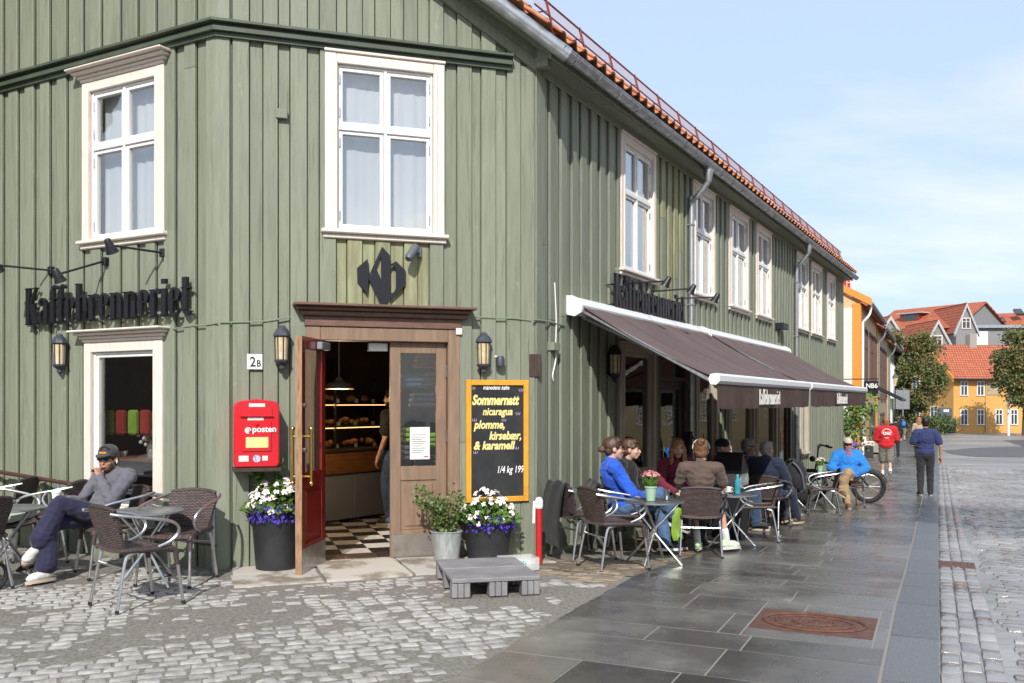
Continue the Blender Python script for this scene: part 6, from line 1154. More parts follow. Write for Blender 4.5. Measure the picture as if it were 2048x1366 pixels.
person('man in a bright blue jacket, violet scarf and cream cap seated facing the street', 6.28, 17.22, 192, dict(eL=V(-.31, .04, .72), eR=V(.31, .04, .72), wL=V(-.07, .25, .60), wR=V(.07, .25, .60), kL=V(.06, .40, .66), aL=V(.18, .46, .34), kR=V(.14, .42, .51), aR=V(.08, .48, .10)), 'c_jacketblue', 'c_khaki', ('hair_grey', 'fringe'), 'skin_tan', hat=('c_capcream', 'cap'), shades=True, beard='hair_grey', puff=.04, width=1.08, extra=scarf, shoe='shoe_brown', toes=((-.4, .8, -.3), (0, 1, 0)))
# walkers
def badge(o, J, h, Hm, cap):
    M = TR(0, -.152, 1.26) @ Matrix.Rotation(R(90), 4, 'X'); M = TR(0, -.162, 1.27) @ Matrix(((1, 0, 0, 0), (0, 0, -1, 0), (0, 1, 0, 0), (0, 0, 0, 1)))
    b = MB(); b.tube([M @ V(.125 * math.cos(a), .125 * math.sin(a), -.01 - .03 * abs(math.cos(a))) for a in [k * math.pi / 16 for k in range(32)]], .012, 5, closed=True); b.build('printed_ring', 'print_white', o); text('Odd', M @ TR(-.105, -.035, .0), .12, 'print_white', o, 'printed_word', .004, sx_=.9, bold=.006)
    for s in (-1, 1): MB().ell(h(s * .088, -.005, .0), (.022, .035, .042), Hm).build('headphone_cup', 'black_metal', o)
    MB().tube([h(.09 * math.cos(a), -.005, .02 + .11 * math.sin(a)) for a in [R(18 * k) for k in range(11)]], .009, 6).build('headphone_band', 'black_metal', o)
person('man walking away in a red sweatshirt with white print and grey shorts', 10.40, 25.6, 18, dict(base='stand', eL=V(-.27, .02, 1.12), wL=V(-.14, .20, 1.02), eR=V(.27, .02, 1.12), wR=V(.14, .20, 1.02), kL=V(-.09, .10, .50), aL=V(-.09, .12, .10), kR=V(.09, -.02, .49), aR=V(.08, -.30, .20)), 'c_red', 'c_shorts', ('hair_ginger', 'short'), sleeves='long', trouser='shorts', sock='c_white', shoe='shoe_brown', sole='shoe_white', puff=.045, width=1.05, extra=badge, toes=((0, 1, 0), (0, .7, -.7)), vox=.010)
person('man walking away in a navy polo shirt and dark trousers', 9.02, 20.1, 16, dict(base='stand', eR=V(.29, -.05, 1.10), wR=V(.31, .02, .84), eL=V(-.27, .0, 1.10), wL=V(-.20, .22, 1.08), kL=V(-.10, .02, .50), aL=V(-.11, -.06, .10), kR=V(.10, .06, .49), aR=V(.10, .02, .09)), 'c_poloblue', 'c_slate', ('hair_dark', 'short'), 'skin_tan', sleeves='short', puff=.022, width=1.04, vox=.010, hands=(.6, .35))
def pack(o, J, h, Hm, cap): b = MB(); b.ell(V(0, -.19, 1.22), (.14, .10, .21)); b.ell(V(0, -.26, 1.14), (.10, .05, .11)); remesh(b, .015, 'rucksack', 'c_jacketblue', o, 2)
person('distant walker with a blue rucksack', 24.4, 57.5, 12, dict(base='stand'), 'c_black', 'c_shorts', ('hair_dark', 'short'), trouser='shorts', vox=.02, extra=pack, scale=.92); person('distant walker in black behind the red sweatshirt', 15.9, 38.2, 10, dict(base='stand'), 'c_black', 'c_slate', ('hair_dark', 'short'), vox=.02); person('distant walker with long fair hair behind the navy polo', 17.0, 38.5, 10, dict(base='stand'), 'c_beige', 'c_slate', ('hair_ginger', 'long'), vox=.015, female=True)
p = at(786, 905, 11.6); person('bearded man in a black shirt and jeans inside the shop', p.x, 11.6, 292, dict(base='stand'), 'c_black', 'c_denim', ('hair_dark', 'short'), sleeves='short', beard='hair_dark', dz=-G(p.x, 11.6) + .006)
# ---------------------------------------------------------------- houses and trees down the street
brickm('clad_yellow', (.70, .37, .105), (.67, .35, .095), (.44, .22, .05), 9, .14, .008, .6, .6, 'XZ', 'World', dist=.01); brickm('clad_cream', (.72, .62, .46), (.70, .60, .44), (.5, .42, .3), 9, .16, .008, .6, .6, 'XZ', 'World', dist=.01)
pm('ochre', (.60, .42, .22), .6, col2=(.52, .34, .17), ns=2); pm('orange_trim', (.62, .25, .03), .5); pm('beige_wall', (.42, .33, .22), .65, col2=(.36, .28, .19), ns=2); pm('house_green', (.20, .25, .16), .6); pm('grey_clad', (.24, .235, .235), .65, col2=(.19, .185, .185), ns=3, stretch=(8, 8, .5)); pm('grey_trim', (.42, .41, .41), .5); pm('brown_win', (.11, .065, .055), .5); pm('stone', (.30, .28, .25), .8)
def rooftile(n, rot, c1=(.44, .115, .055), c2=(.52, .16, .075)): return brickm(n, c1, c2, (.16, .04, .025), .24, .34, .03, .75, .9, 'XY', 'Object', rot=rot, dist=.05)
rooftile('tiles_far', 0)
def quadbox(b, P, th):                                              # slab from 4 corner points, thickness down
    n = (P[1] - P[0]).cross(P[3] - P[0]).normalized() * th; b.add([*P, *[p - n for p in P]], [(0, 1, 2, 3), (7, 6, 5, 4), (0, 4, 5, 1), (1, 5, 6, 2), (2, 6, 7, 3), (3, 7, 4, 0)])
def roofslab(P, th, parent, name='roof', mat='tiles_far'):
    # own axes so that the tile courses follow the slope
    u = (P[1] - P[0]).normalized(); n = u.cross(P[3] - P[0]).normalized(); v = n.cross(u); M = Matrix(((u.x, v.x, n.x, P[0].x), (u.y, v.y, n.y, P[0].y), (u.z, v.z, n.z, P[0].z), (0, 0, 0, 1))); Mi = M.inverted(); b = MB(); quadbox(b, [Mi @ p for p in P], th); o = put(name, b.mesh(name, mat, 20), parent); o.matrix_basis = M; return o
def fwindow(fr, t0, t1, z0, z1, parent, frame='white_paint', cols=2, case=.09):
    M = fr.M; b = MB(); b.box(t0, t0 + case, 0, .06, z0, z1, M); b.box(t1 - case, t1, 0, .06, z0, z1, M); b.box(t0 + case, t1 - case, 0, .058, z1 - case, z1, M); b.box(t0 - .04, t1 + .04, 0, .09, z0 - .07, z0, M)
    w = b.build('window', frame, parent, 20); b = MB()
    for k in range(1, cols): x = t0 + case + (t1 - t0 - 2 * case) * k / cols; b.box(x - .035, x + .035, 0, .045, z0, z1 - case, M)
    b.box(t0 + case, t1 - case, 0, .04, z0 + (z1 - z0) * .62, z0 + (z1 - z0) * .62 + .05, M); b.build('mullion', frame, w, 20); MB().box(t0 + case, t1 - case, .004, .012, z0, z1 - case, M).build('pane', 'pane_far', w, 0)
pm('pane_far', (.035, .042, .05), .06, spec=.9)
RD = Vector((.4226, .9063)); R0 = Vector((14.12, 37.4))
def row(s): return R0 + RD * s
def rowhouse(s0, s1, depth, eave, wall_mat, label, wins, trim, frame='white_paint', rise=2.6, base=0):
    fr = Fr(row(s0), row(s1)); zb = G(*row(s1)) - .3; ez = CZ + eave; o = thing('street_house', label, 'house', (*row(s0), zb))
    MB().box(0, fr.len, -depth, 0, zb, ez, fr.M).build('wall', wall_mat, o, 20)
    P_ = [fr.P(-.1, .35, ez - .1), fr.P(fr.len + .1, .35, ez - .1), fr.P(fr.len + .1, -depth / 2, ez + rise), fr.P(-.1, -depth / 2, ez + rise)]; roofslab(P_, .10, o); P_ = [fr.P(fr.len + .1, -depth - .3, ez - .1), fr.P(-.1, -depth - .3, ez - .1), fr.P(-.1, -depth / 2, ez + rise), fr.P(fr.len + .1, -depth / 2, ez + rise)]; roofslab(P_, .10, o)
    for x in (0, fr.len): MB().prism([(-depth, ez), (0, ez), (-depth / 2, ez + rise - .1)], x - .05 if x else 0, x if x else .05, Matrix(((fr.n.x, 0, fr.u.x, fr.o.x), (fr.n.y, 0, fr.u.y, fr.o.y), (0, 1, 0, 0), (0, 0, 0, 1)))).build('gable', wall_mat, o, 20)
    MB().tube([fr.P(-.1, .42, ez - .05), fr.P(fr.len + .1, .42, ez - .05)], .09, 8).build('gutter', 'galv_old', o); MB().tube(smooth_path([fr.P(.2, .42, ez - .1), fr.P(.2, .35, ez - .5), fr.P(.2, .1, ez - .8)], 4) + [fr.P(.2, .1, zb)], .05, 8).build('downpipe', 'awning_white' if s0 == 0 else 'galv_old', o)
    for (a, c, z0, z1) in wins: fwindow(fr, a, c, CZ + z0, CZ + z1, o, frame, 3 if c - a > 1.6 else 2)
    for x in (0, fr.len - .2): MB().box(x, x + .2, .0, .05, zb, ez - .1, fr.M).build('corner_board', trim, o)
    return o, fr
oA, fA = rowhouse(0, 10.5, 8, 4.05, 'ochre', 'ochre house with orange corner board right after the green house', [(1.6, 3.9, .9, 3.2), (5.4, 7.6, .9, 3.2), (8.3, 9.9, .9, 3.2), (5.2, 8.6, -1.6, -.1)], 'orange_trim', 'brown_win')
oB, fB = rowhouse(10.6, 21, 8, 3.85, 'beige_wall', 'beige house with tall brown windows, second down the street', [(.9, 2.9, .2, 3.0), (3.6, 5.6, .2, 3.0), (6.3, 8.3, .2, 3.0), (.8, 3.0, -2.0, -.6), (4, 6.2, -2.0, -.6)], 'ochre', 'brown_win')
oC, fC = rowhouse(21.1, 33, 8, 3.6, 'house_green', 'green house with white windows, third down the street', [(1, 2.3, .3, 2.6), (3.4, 4.7, .3, 2.6), (6, 7.3, .3, 2.6), (8.6, 9.9, .3, 2.6), (1, 2.3, -2.1, -.5), (3.4, 4.7, -2.1, -.5)], 'house_green')
# cream gable end that shows beside the green house
fG = Fr(row(0) - Vector((RD.y, -RD.x)) * 3.4, row(0)); zb = G(*row(0)) - .3; ez = CZ + 4.0
for i in range(30):
    z = zb + i * .215
    if z < ez + .2: MB().prism([(0, z), (fG.len - .28, z), (fG.len - .28, min(z + .21, ez + .05)), (0, min(z + .21, ez + .3))], .005, .03, fG.MF).build('board', 'clad_cream_plain' if 'clad_cream_plain' in MATS else 'cream', bpy.data.objects['gable'] if False else [c for c in oA.children if c.name.startswith('wall')][0])
MB().box(fG.len - .28, fG.len + .02, .0, .06, zb, ez, fG.M).build('corner_board', 'orange_trim', oA); MB().prism([(-.3, ez + 2.2), (fG.len + .45, ez - .12), (fG.len + .45, ez + .18), (-.3, ez + 2.5)], .0, .12, fG.MF).build('verge_board', 'orange_trim', oA)
# chimney stack / ladder structure seen over the green roof end
p = at(1683, 585, 52); t = thing('red_chimney', 'red sheet clad chimney with white ladder cage behind the green roof end', 'chimney', p); MB().cbox(-.25, .32, -.5, .5, -2, .75, .02, TR(*p)).build('stack', 'red_paint', t); b = MB()
for k in range(6): b.tube([p + V(.1, -.55, -1.2 + k * .42), p + V(.5, -.55, -1.2 + k * .42)], .02, 5)
for x in (.1, .5): b.tube([p + V(x, -.55, -1.5), p + V(x, -.55, 1.1)], .02, 5)
b.build('ladder', 'plastic_white', t)
# hanging sign, street lantern, signs
sA = row(5.6) + Vector((RD.y, -RD.x)) * 1.1; p = at(1742, 776, 36.6); t = thing('hanging_sign', 'square black hanging sign with white lettering', 'sign', p); Ms = TR(*p); MB().cbox(-.28, .28, -.03, .03, -.32, .28, .01, Ms).build('panel', 'sign_black', t); text('NB6', Ms @ TR(-.255, -.10, 0) @ Matrix(((1, 0, 0, 0), (0, 0, -1, -.032), (0, 1, 0, 0), (0, 0, 0, 1))), .26, 'plastic_white', t, 'lettering', .002, sx_=.98, bold=.004); MB().tube([p + V(-1.3, .6, .36), p + V(.3, -.02, .36)], .02, 6).build('bracket', 'black_metal', t)
def street_lantern(p, label, k=1.0, pole=None):
    t = thing('street_lantern', label, 'lantern', p); M = TR(*p) @ Matrix.Scale(k, 4); MB().lathe([(.06, -.35), (.05, -.3), (.16, .05), (.17, .08), (.10, .10)], 8, M).build('glass', 'lamp_glass', t, 20); MB().lathe([(.19, .08), (.2, .1), (.10, .22), (.04, .26), (.03, .36), (0, .38)], 8, M).build('cap', 'grey_metal', t, 20); b = MB()
    if pole: b.tube([p + V(0, 0, -.3 * k), V(p.x, p.y, G(p.x, p.y))], .05, 8)
    else: b.tube(smooth_path([p + V(0, 0, -.33 * k), p + V(0, 0, -.5 * k), p + V(-.3, .1, -.6 * k), p + V(-.8, .35, -.55 * k)], 5), .035, 6)
    b.build('bracket' if not pole else 'pole', 'black_metal', t)
street_lantern(at(1726, 722, 41), 'old street lantern on a bracket above the hanging sign', 1.1); street_lantern(at(1790, 758, 62), 'pale street lantern at the edge of the tree', 1.3, True)
p = gpx(1803, 880); p = Vector((26.3, 62, G(26.3, 62))); t = thing('sign_board', 'pale grey sign board on a pole beside the tree', 'sign', p); MB().cbox(-.65, .45, -.03, .03, 2.0, 3.3, .02, TR(*p)).build('panel', 'galv', t); MB().tube([p, p + V(0, 0, 3.3)], .05, 8).build('pole', 'galv_old', t)
# dark blind over the second shop front
P0, P1 = fA.P(5.0, .1, CZ - .0), fA.P(10.4, .1, CZ - .0); t = thing('shop_awning', 'narrow dark folded awning frame over the second shop front', 'awning', P0); b = MB(); b.tube([fA.P(5.2, .1, CZ + .75), fA.P(5.2, 1.35, CZ + .1)], .05, 6); b.tube([fA.P(10.2, .1, CZ + .75), fA.P(10.2, 1.35, CZ + .1)], .05, 6); b.tube([fA.P(5.2, 1.35, CZ + .1), fA.P(10.2, 1.35, CZ + .1)], .06, 6); b.tube([fA.P(5.2, .12, CZ + .75), fA.P(10.2, .12, CZ + .75)], .07, 6); b.build('frame', 'black_metal', t)
# flower boxes, climbing plant, step at the row
rn = random.Random(31)
p = at(1705, 845, 36.2); p.z = G(p.x, p.y); t = thing('climbing_plant', 'bright green climbing plant on a trellis at the end of the green house', 'plant', p); b, c = MB(), MB(); b.fix = False
for k in range(900):
    z = abs(rn.gauss(1.9, .55)) if k < 700 else rn.uniform(.2, 1.6); q = p + V(rn.gauss(-.05 + (.55 if z > 1.7 else 0) * rn.random(), .28), rn.gauss(0, .22), min(z, 2.6)); leafquad(b, q, V(rn.gauss(0, 1), rn.gauss(-.5, 1), rn.gauss(0, 1)), .12, .16, rn)
for x in (-.4, -.1, .2): c.box(x, x + .03, -.02, .02, 0, 1.9, TR(*p))
for z in (.5, .9, 1.3, 1.7): c.box(-.45, .3, -.045, -.022, z, z + .03, TR(*p))
b.build('foliage', 'leaf', t, 0, kind='stuff'); c.build('trellis', 'ochre', t)
p = at(1728, 905, 38.2); p.z = G(p.x, p.y); t = thing('planter_box', 'dark planter box of pale flowers before the ochre house', 'planter', p); MB().cbox(-.32, .32, -.2, .2, 0, .5, .02, TR(*p)).build('box', 'pot_black', t); b = MB(); b.fix = False
for k in range(160): flower(b, p + V(rn.uniform(-.35, .35), rn.uniform(-.22, .22), .52 + rn.uniform(0, .16)), V(rn.gauss(0, .5), -.5, .8), .05, rn)
b.build('blossom', 'petal_white', t, 0, kind='stuff')
p = at(1695, 872, 35.8); p.z = G(p.x, p.y); t = thing('flower_tub', 'tub of violet flowers behind the cream cap', 'planter', p); MB().lathe([(.2, 0), (.28, .4), (0, .4)], 16, TR(*p)).build('tub', 'pot_black', t); b = MB(); b.fix = False
for k in range(140): flower(b, p + V(rn.gauss(0, .16), rn.gauss(0, .16), .45 + rn.uniform(0, .3)), V(rn.gauss(0, .5), -.5, .8), .05, rn)
b.build('blossom', 'petal_violet', t, 0, kind='stuff')
p = at(1752, 890, 44); p.z = G(p.x, p.y); t = MB().cbox(-.7, .7, -.5, .5, 0, .38, .02, TR(*p) @ rot_z(R(-25) + math.pi / 2)).build('stone_step', 'stone'); tag(t, 'low stone step before the beige house', 'step')
p = at(1722, 880, 38.8); p.z = G(p.x, p.y); t = thing('menu_board', 'small orange and white menu board at the foot of the ochre house', 'board', p); MB().cbox(-.28, .28, -.02, .02, .1, .9, .01, TR(*p) @ Matrix.Rotation(R(-12), 4, 'X')).build('panel', 'paper', t); MB().cbox(-.2, .2, -.03, -.022, .3, .8, .004, TR(*p) @ Matrix.Rotation(R(-12), 4, 'X')).build('picture', 'orange_trim', t)
# the yellow house
Y0 = at(1907, 864, 78); zb = G(Y0.x, Y0.y); FY = Fr((Y0.x, Y0.y), (Y0.x + 13.2, Y0.y + 2.2)); yh = thing('yellow_house', 'two storey yellow clad house with red tiled roof at the street bend', 'house', (Y0.x, Y0.y, zb)); ez = CZ + (HY - 752) / FPX * 78; dp = 7.2; ri = 2.9
MB().box(0, FY.len, -dp, 0, zb - .3, ez, FY.M).build('wall', 'clad_yellow', yh, 20)
MY = Matrix(((FY.n.x, 0, FY.u.x, FY.o.x), (FY.n.y, 0, FY.u.y, FY.o.y), (0, 1, 0, 0), (0, 0, 0, 1)))
MB().prism([(-dp, ez), (0, ez), (-dp / 2, ez + ri)], 0, .1, MY).build('gable', 'clad_yellow', yh, 20)
roofslab([FY.P(-.4, .5, ez - .25), FY.P(FY.len + .4, .5, ez - .25), FY.P(FY.len + .4, -dp / 2, ez + ri), FY.P(-.4, -dp / 2, ez + ri)], .14, yh); roofslab([FY.P(FY.len + .4, -dp - .5, ez - .25), FY.P(-.4, -dp - .5, ez - .25), FY.P(-.4, -dp / 2, ez + ri), FY.P(FY.len + .4, -dp / 2, ez + ri)], .14, yh)
MB().prism([(.55, ez - .50), (.55, ez - .10), (-dp / 2, ez + ri + .15), (-dp / 2, ez + ri - .35)], -.45, -.33, MY).build('verge_board', 'orange_trim', yh)
for (x0, x1) in ((.35, 2.3), (0, 0)):
    pass
for px0 in (1920, 1953): a = FY.tx(px0); fwindow(FY, a, a + .72, CZ + (HY - 790) / FPX * 79, CZ + (HY - 762) / FPX * 79, yh)
for px0 in (1920, 1953, 1990, 2020): a = FY.tx(px0); fwindow(FY, a, a + .72, CZ + (HY - 848) / FPX * 79, CZ + (HY - 818) / FPX * 79, yh)
a = FY.tx(1974); MB().cbox(a, a + 1.3, .0, .05, CZ + (HY - 790) / FPX * 79, CZ + (HY - 763) / FPX * 79, .02, FY.M).build('wall_plaque', 'beige_wall', yh); MB().tube([FY.P(FY.tx(1971), .08, zb), FY.P(FY.tx(1971), .08, ez - .3)], .06, 6).build('downpipe', 'ochre', yh); MB().tube([FY.P(-.4, .55, ez - .3), FY.P(FY.len, .55, ez - .3)], .09, 6).build('gutter', 'black_metal', yh)
FYG = Fr(FY.P(.0, -dp, 0).to_2d(), (Y0.x, Y0.y))
for t_ in (1.4, 4.0):
    for z0 in (.4, 3.1): fwindow(FYG, t_, t_ + 1.1, zb + z0 + .5, zb + z0 + 1.8, yh)
MB().cbox(3.9, 4.6, -dp / 2 - .35, -dp / 2 + .35, ez + ri - .6, ez + ri + .95, .03, FY.M).build('chimney', 'stone', yh)
# grey gabled houses on the rise behind
def grey_house(px0, px1, ridge_y, eave_y, base_y, Y, depth, label, skew=0, gable_r=True, hh=None):
    A, B = at(px0, eave_y, Y), at(px1, eave_y, Y + skew); fr = Fr(A.to_2d(), B.to_2d()); ez = A.z; rz_ = at(px1, ridge_y, Y).z; zb = at(px0, base_y, Y).z; o = thing('grey_house', label, 'house', (A.x, A.y, zb))
    MB().box(0, fr.len, -depth, 0, zb - 3, ez, fr.M).build('wall', 'grey_clad', o, 20)
    roofslab([fr.P(-.3, .4, ez - .2), fr.P(fr.len + .3, .4, ez - .2), fr.P(fr.len + .3, -depth / 2, rz_), fr.P(-.3, -depth / 2, rz_)], .15, o); roofslab([fr.P(fr.len + .3, -depth - .4, ez - .2), fr.P(-.3, -depth - .4, ez - .2), fr.P(-.3, -depth / 2, rz_), fr.P(fr.len + .3, -depth / 2, rz_)], .15, o)
    Mg = Matrix(((fr.n.x, 0, fr.u.x, fr.o.x), (fr.n.y, 0, fr.u.y, fr.o.y), (0, 1, 0, 0), (0, 0, 0, 1)))
    for x in (0, fr.len - .1): MB().prism([(-depth, ez), (0, ez), (-depth / 2, rz_ - .2)], x, x + .1, Mg).build('gable', 'grey_clad', o, 20)
    return o, fr, ez, rz_
o, fr, ez, rz_ = grey_house(1742, 1915, 616, 664, 720, 104, 9, 'long grey house with red tiled roof and strip dormer', -9)
a, c = fr.len * .24, fr.len * .46; zs = ez + (rz_ - ez) * .52; MB().box(a, c, -3.2, -1.7, zs - .7, zs + .42, fr.M).build('dormer', 'guard_red', o, 20); MB().box(a - .4, c + .4, -3.4, -1.5, zs + .43, zs + .56, fr.M).build('dormer_roof', 'grey_trim', o); MB().box(a + .4, c - .4, -1.695, -1.68, zs - .4, zs + .3, fr.M).build('dormer_pane', 'pane_far', o)
o2, fr2, e2, r2 = grey_house(1956, 2075, 622, 668, 740, 106, 9, 'right hand grey house with red tiled roof and skylights', -3)
for k, x in enumerate((2.2, 4.0)): q = fr2.P(x, -1.6 - k * .9, e2 + 1.55 + .9 * k); MB().cbox(-.45, .45, -.5, .5, -.05, .25, .02, TR(*q) @ Matrix.Rotation(R(40), 4, 'X')).build('skylight', 'pane_far', o2)
def gable_front(px0, px1, apex_y, eave_y, base_y, Y, label, win=True):
    A, B = at(px0, eave_y, Y), at(px1, eave_y, Y); fr = Fr(A.to_2d(), B.to_2d()); w = fr.len; az = at(px0, apex_y, Y).z; zb = at(px0, base_y, Y).z; o = thing('grey_gable', label, 'house', (A.x, A.y, zb)); ez = A.z
    MB().prism([(0, zb - 2), (w, zb - 2), (w, ez), (w / 2, az), (0, ez)], -7, 0, fr.MF).build('wall', 'grey_clad', o, 20)
    for s in (0, 1):
        x0 = -.25 if s == 0 else w + .25; dx = (w / 2 - x0); sl = (az - ez) / (w / 2)
        MB().prism([(x0, ez - .25 * sl), (w / 2, az), (w / 2, az + .42), (x0, ez - .25 * sl + .42)], .0, .25, fr.MF).build('barge_board', 'grey_trim', o)
        P_ = [fr.P(x0, .2, ez - .25 * sl + .4), fr.P(x0, -7, ez - .25 * sl + .4), fr.P(w / 2, -7, az + .45), fr.P(w / 2, .2, az + .45)]; roofslab(P_ if s else P_[::-1], .1, o)
    if win: fwindow(fr, w / 2 - .45, w / 2 + .45, ez + (az - ez) * .12, ez + (az - ez) * .55, o, 'cream')
    return o
gable_front(1912, 1952, 614, 662, 700, 94, 'tall grey gable between the two tiled roofs'); gable_front(1848, 1902, 648, 698, 712, 88, 'grey gable with pointed window above the yellow house'); gable_front(1752, 1808, 640, 684, 720, 90, 'grey gable half hidden by the street tree', False)
A = at(1918, 680, 96); t = thing('grey_annex', 'flat grey annex with balcony behind the yellow house', 'building', A); MB().cbox(0, 7.8, 0, 5, -6, 1.2, .03, TR(*A)).build('wall', 'grey_clad', t); MB().cbox(-.3, 8.2, -.4, 5, 1.21, 1.55, .03, TR(*A)).build('roof_edge', 'galv', t); MB().cbox(.2, 6.8, -1.6, -1.45, -2.2, -1.0, .02, TR(*A)).build('balcony', 'galv_old', t); MB().box(1.2, 3.0, -.02, -.005, -.9, .9, TR(*A)).build('door', 'awning_white', t); MB().box(6.0, 7.0, -.02, -.005, -2.2, .9, TR(*A)).build('pane', 'pane_far', t)
# dark tarred repair in the far road
q = [gpx(x, y) for x, y in ((1885, 899), (1960, 893), (2050, 891), (2160, 893), (2140, 904), (2040, 912), (1950, 911), (1905, 906))]; b = MB(); b.add([(p.x, p.y, G(p.x, p.y) - .052) for p in q], [tuple(range(8))]); b.build('tarred_patch', 'asphalt_patch', kind='structure')
# unseen houses added behind and left of the viewer to darken the pane reflections
for k, (A, B, H, m, lab) in enumerate((((14, -24), (-20, -24), 8.0, 'stone', 'unseen stone grey house added behind the viewer to darken the door pane reflection'), ((-24, -20), (-24, 16), 4.6, 'brown_shop', 'unseen dark brown house added at the left to darken the left shop window reflection'))):
    fr = Fr(A, B); o = thing('reflection_house', lab, 'house', (*A, -.3)); MB().box(0, fr.len, -6, 0, -.5, H, fr.M).build('wall', m, o, 20); roofslab([fr.P(-.4, .5, H - .2), fr.P(fr.len + .4, .5, H - .2), fr.P(fr.len + .4, -3, H + (2.6 if H > 6 else 1.0)), fr.P(-.4, -3, H + (2.6 if H > 6 else 1.0))], .15, o)
    for i in range(9):
        for z in ((1.0, 4.4) if H > 6 else (1.0,)): fwindow(fr, 1.5 + i * 3.6, 2.8 + i * 3.6, z, z + 1.9, o)
# trees
pm('bark', (.10, .075, .055), .9, bump=.6, bs=12); pm('tree_leaf', (.085, .115, .028), .6, col2=(.16, .14, .045), ns=.9, nlo=.40, nhi=.62, rnd=.05); pm('hedge_leaf', (.05, .085, .02), .6, col2=(.09, .12, .03), ns=2)
def tree(p, h, rx, rz, zc, label, seed, n=9000, leaf=.26, squash=1.0):
    rn = random.Random(seed); t = thing('street_tree', label, 'tree', p); b = MB(); b.tube([p, p + V(.05, 0, h * .2), p + V(.1, .05, h * .45), p + V(.0, .1, h * .75)], [.20, .17, .12, .05], 8)
    tips = []
    for k in range(26):
        a = rn.uniform(0, 6.28); z0 = rn.uniform(.18, .6) * h; e = V(math.cos(a), math.sin(a), 0); l = rx * rn.uniform(.55, 1.0); q0 = p + V(.06, .04, z0); q2 = q0 + e * l + V(0, 0, rz * rn.uniform(-.1, .75)); b.tube(smooth_path([q0, q0.lerp(q2, .5) + V(0, 0, .25), q2], 3), [.07, .06, .05, .045, .035, .025, .015], 5); tips.append(q2)
    b.build('trunk', 'bark', t); c = MB(); c.fix = False; cen = p + V(0, 0, zc); cl = []
    for k in range(95):
        while True:
            d = V(rn.uniform(-1, 1), rn.uniform(-1, 1), rn.uniform(-1, 1))
            if d.length < 1: break
        d = d.normalized() * (d.length ** .45); w = 1 - .25 * max(0, d.z); cl.append((cen + V(d.x * rx * w, d.y * rx * w, d.z * rz), rn.uniform(.35, .85)))
    for k in range(n):
        q, r_ = rn.choice(cl); d = V(rn.gauss(0, 1), rn.gauss(0, 1), rn.gauss(0, .8)) * r_ * .55; d = d if ((q + d - cen).to_2d().length < rx * 1.12) else d * .1; leafquad(c, q + d, V(rn.gauss(0, 1), rn.gauss(0, 1), rn.gauss(-.2, .8)), leaf * .62, leaf, rn)
    c.build('crown', 'tree_leaf', t, 0, kind='stuff')
p = Vector((28.4, 66, G(28.4, 66))); tree(p, 7.6, 2.35, 3.2, 4.7, 'olive green street tree before the yellow house', 3, 16000, .20)
tree(Vector((8.0, 7.2, G(8.0, 7.2))), 8.0, 2.0, 1.7, 6.2, 'street tree just right of the frame, its dappled shade on the pavement', 9, 4200, .16)
p = at(2017, 866, 70); p.z = G(p.x, p.y); tree(p + V(1.2, 0, 0), 8.0, 2.1, 3.0, 5.3, 'olive green tree cut by the right picture edge', 5, 10000, .24); t = MB().tube([p, p + V(0, 0, 3.4)], .09, 10).build('white_post', 'plastic_white'); tag(t, 'slim white post below the right hand tree', 'post')
def bush(p, rx, ry, rz, label, seed, n=1500):
    rn = random.Random(seed); t = thing('shrub', label, 'shrub', p); c = MB(); c.fix = False; st_ = MB()
    for k in range(8): a = k * .8; st_.tube([p, p + V(math.cos(a) * rx * .6, math.sin(a) * ry * .6, rz * 1.2)], .02, 4)
    for k in range(n): d = V(rn.gauss(0, .42), rn.gauss(0, .42), rn.gauss(0, .4)); leafquad(c, p + V(d.x * rx, d.y * ry, max(.05, rz + d.z * rz)), V(rn.gauss(0, 1), rn.gauss(0, 1), rn.gauss(0, 1)), .13, .2, rn)
    st_.build('stems', 'bark', t); c.build('foliage', 'hedge_leaf', t, 0, kind='stuff')
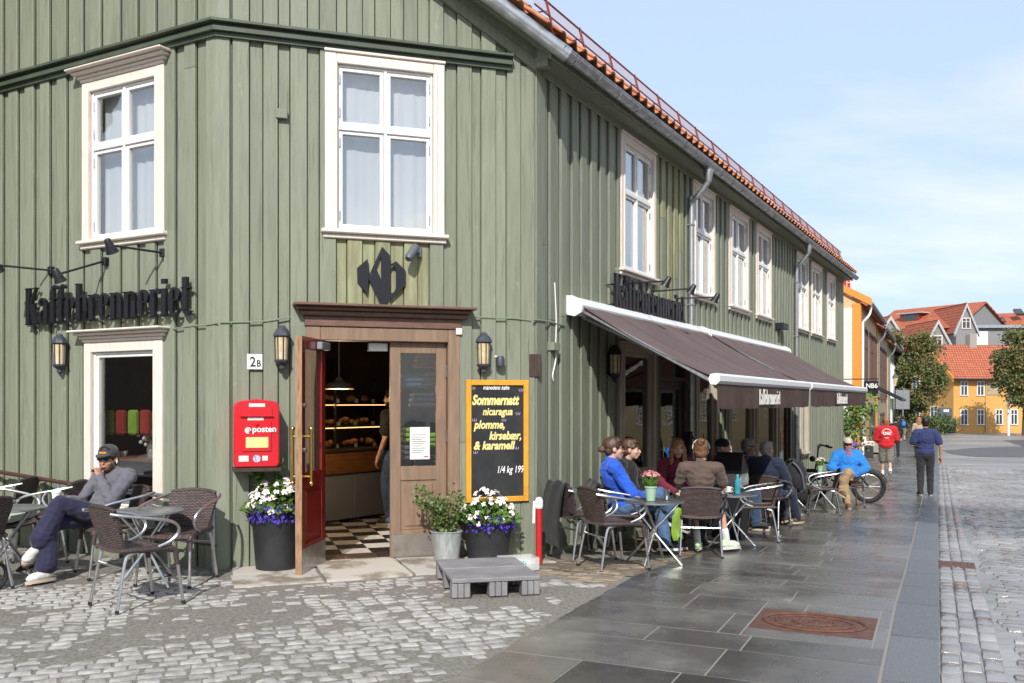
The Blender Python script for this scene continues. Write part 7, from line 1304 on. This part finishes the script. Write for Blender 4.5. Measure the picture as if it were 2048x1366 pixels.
for k, (x, y, Y, rx) in enumerate(((1830, 868, 72, 1.4), (1858, 868, 73, 1.4), (1882, 866, 75, 1.2))): p = at(x, y, Y); p.z = G(p.x, p.y); bush(p, rx, 1.0, .75, ['dark shrub under the tree beside the yellow house', 'middle shrub along the yellow gable', 'shrub nearest the corner of the yellow house'][k], 60 + k)
p = at(1889, 866, 76); p.z = G(p.x, p.y); t = thing('bin', 'dark litter bin at the corner of the yellow house', 'bin', at(1904, 864, 76.5)); q = at(1903, 864, 76); q.z = G(q.x, q.y); MB().cbox(-.35, .25, -.3, .3, 0, 1.1, .03, TR(*q)).build('body', 'black_metal', t); MB().cbox(-.38, .28, -.33, .33, 1.11, 1.2, .03, TR(*q)).build('lid', 'grey_metal', t)
t = thing('cabinet', 'dark grey cabinet on a stand before the yellow gable', 'cabinet', p); MB().cbox(-.5, .5, -.25, .25, 1.2, 2.1, .03, TR(*p)).build('box', 'grey_metal', t); MB().cbox(-.2, .25, -.27, -.252, 1.75, 1.95, .004, TR(*p)).build('label_plate', 'paper', t); MB().tube([p, p + V(0, 0, 1.2)], .06, 8).build('post', 'black_metal', t)
# the side of the street behind the viewer's right: mirrored in the café windows
FO = Fr((32.6, 54.0), (11.3, 3.0)); oh = thing('opposite_house', 'yellow clad house across the street, mirrored in the café windows', 'house', (FO.o.x, FO.o.y, -1)); pm('pale_clad', (.52, .40, .19), .65)
wo_ = MB().box(0, FO.len, -6, 0, -1, CZ + 3.4, FO.M).build('wall', 'pale_clad', oh, 20)
for i in range(38): MB().prism([(-.02, -.5 + i * .145), (.022, -.5 + i * .145), (.006, -.5 + i * .145 + .14), (-.02, -.5 + i * .145 + .14)], 0, FO.len, Matrix(((FO.n.x, 0, FO.u.x, FO.o.x), (FO.n.y, 0, FO.u.y, FO.o.y), (0, 1, 0, 0), (0, 0, 0, 1)))).build('board', 'pale_clad', wo_, 20)
for i in range(16):
    for z in (CZ - .9, CZ + 1.5): fwindow(FO, 1.4 + i * 3.4, 2.6 + i * 3.4, z, z + 1.6, oh)
roofslab([FO.P(-.3, .4, CZ + 3.3), FO.P(FO.len + .3, .4, CZ + 3.3), FO.P(FO.len + .3, -3, CZ + 5.6), FO.P(-.3, -3, CZ + 5.6)], .14, oh)
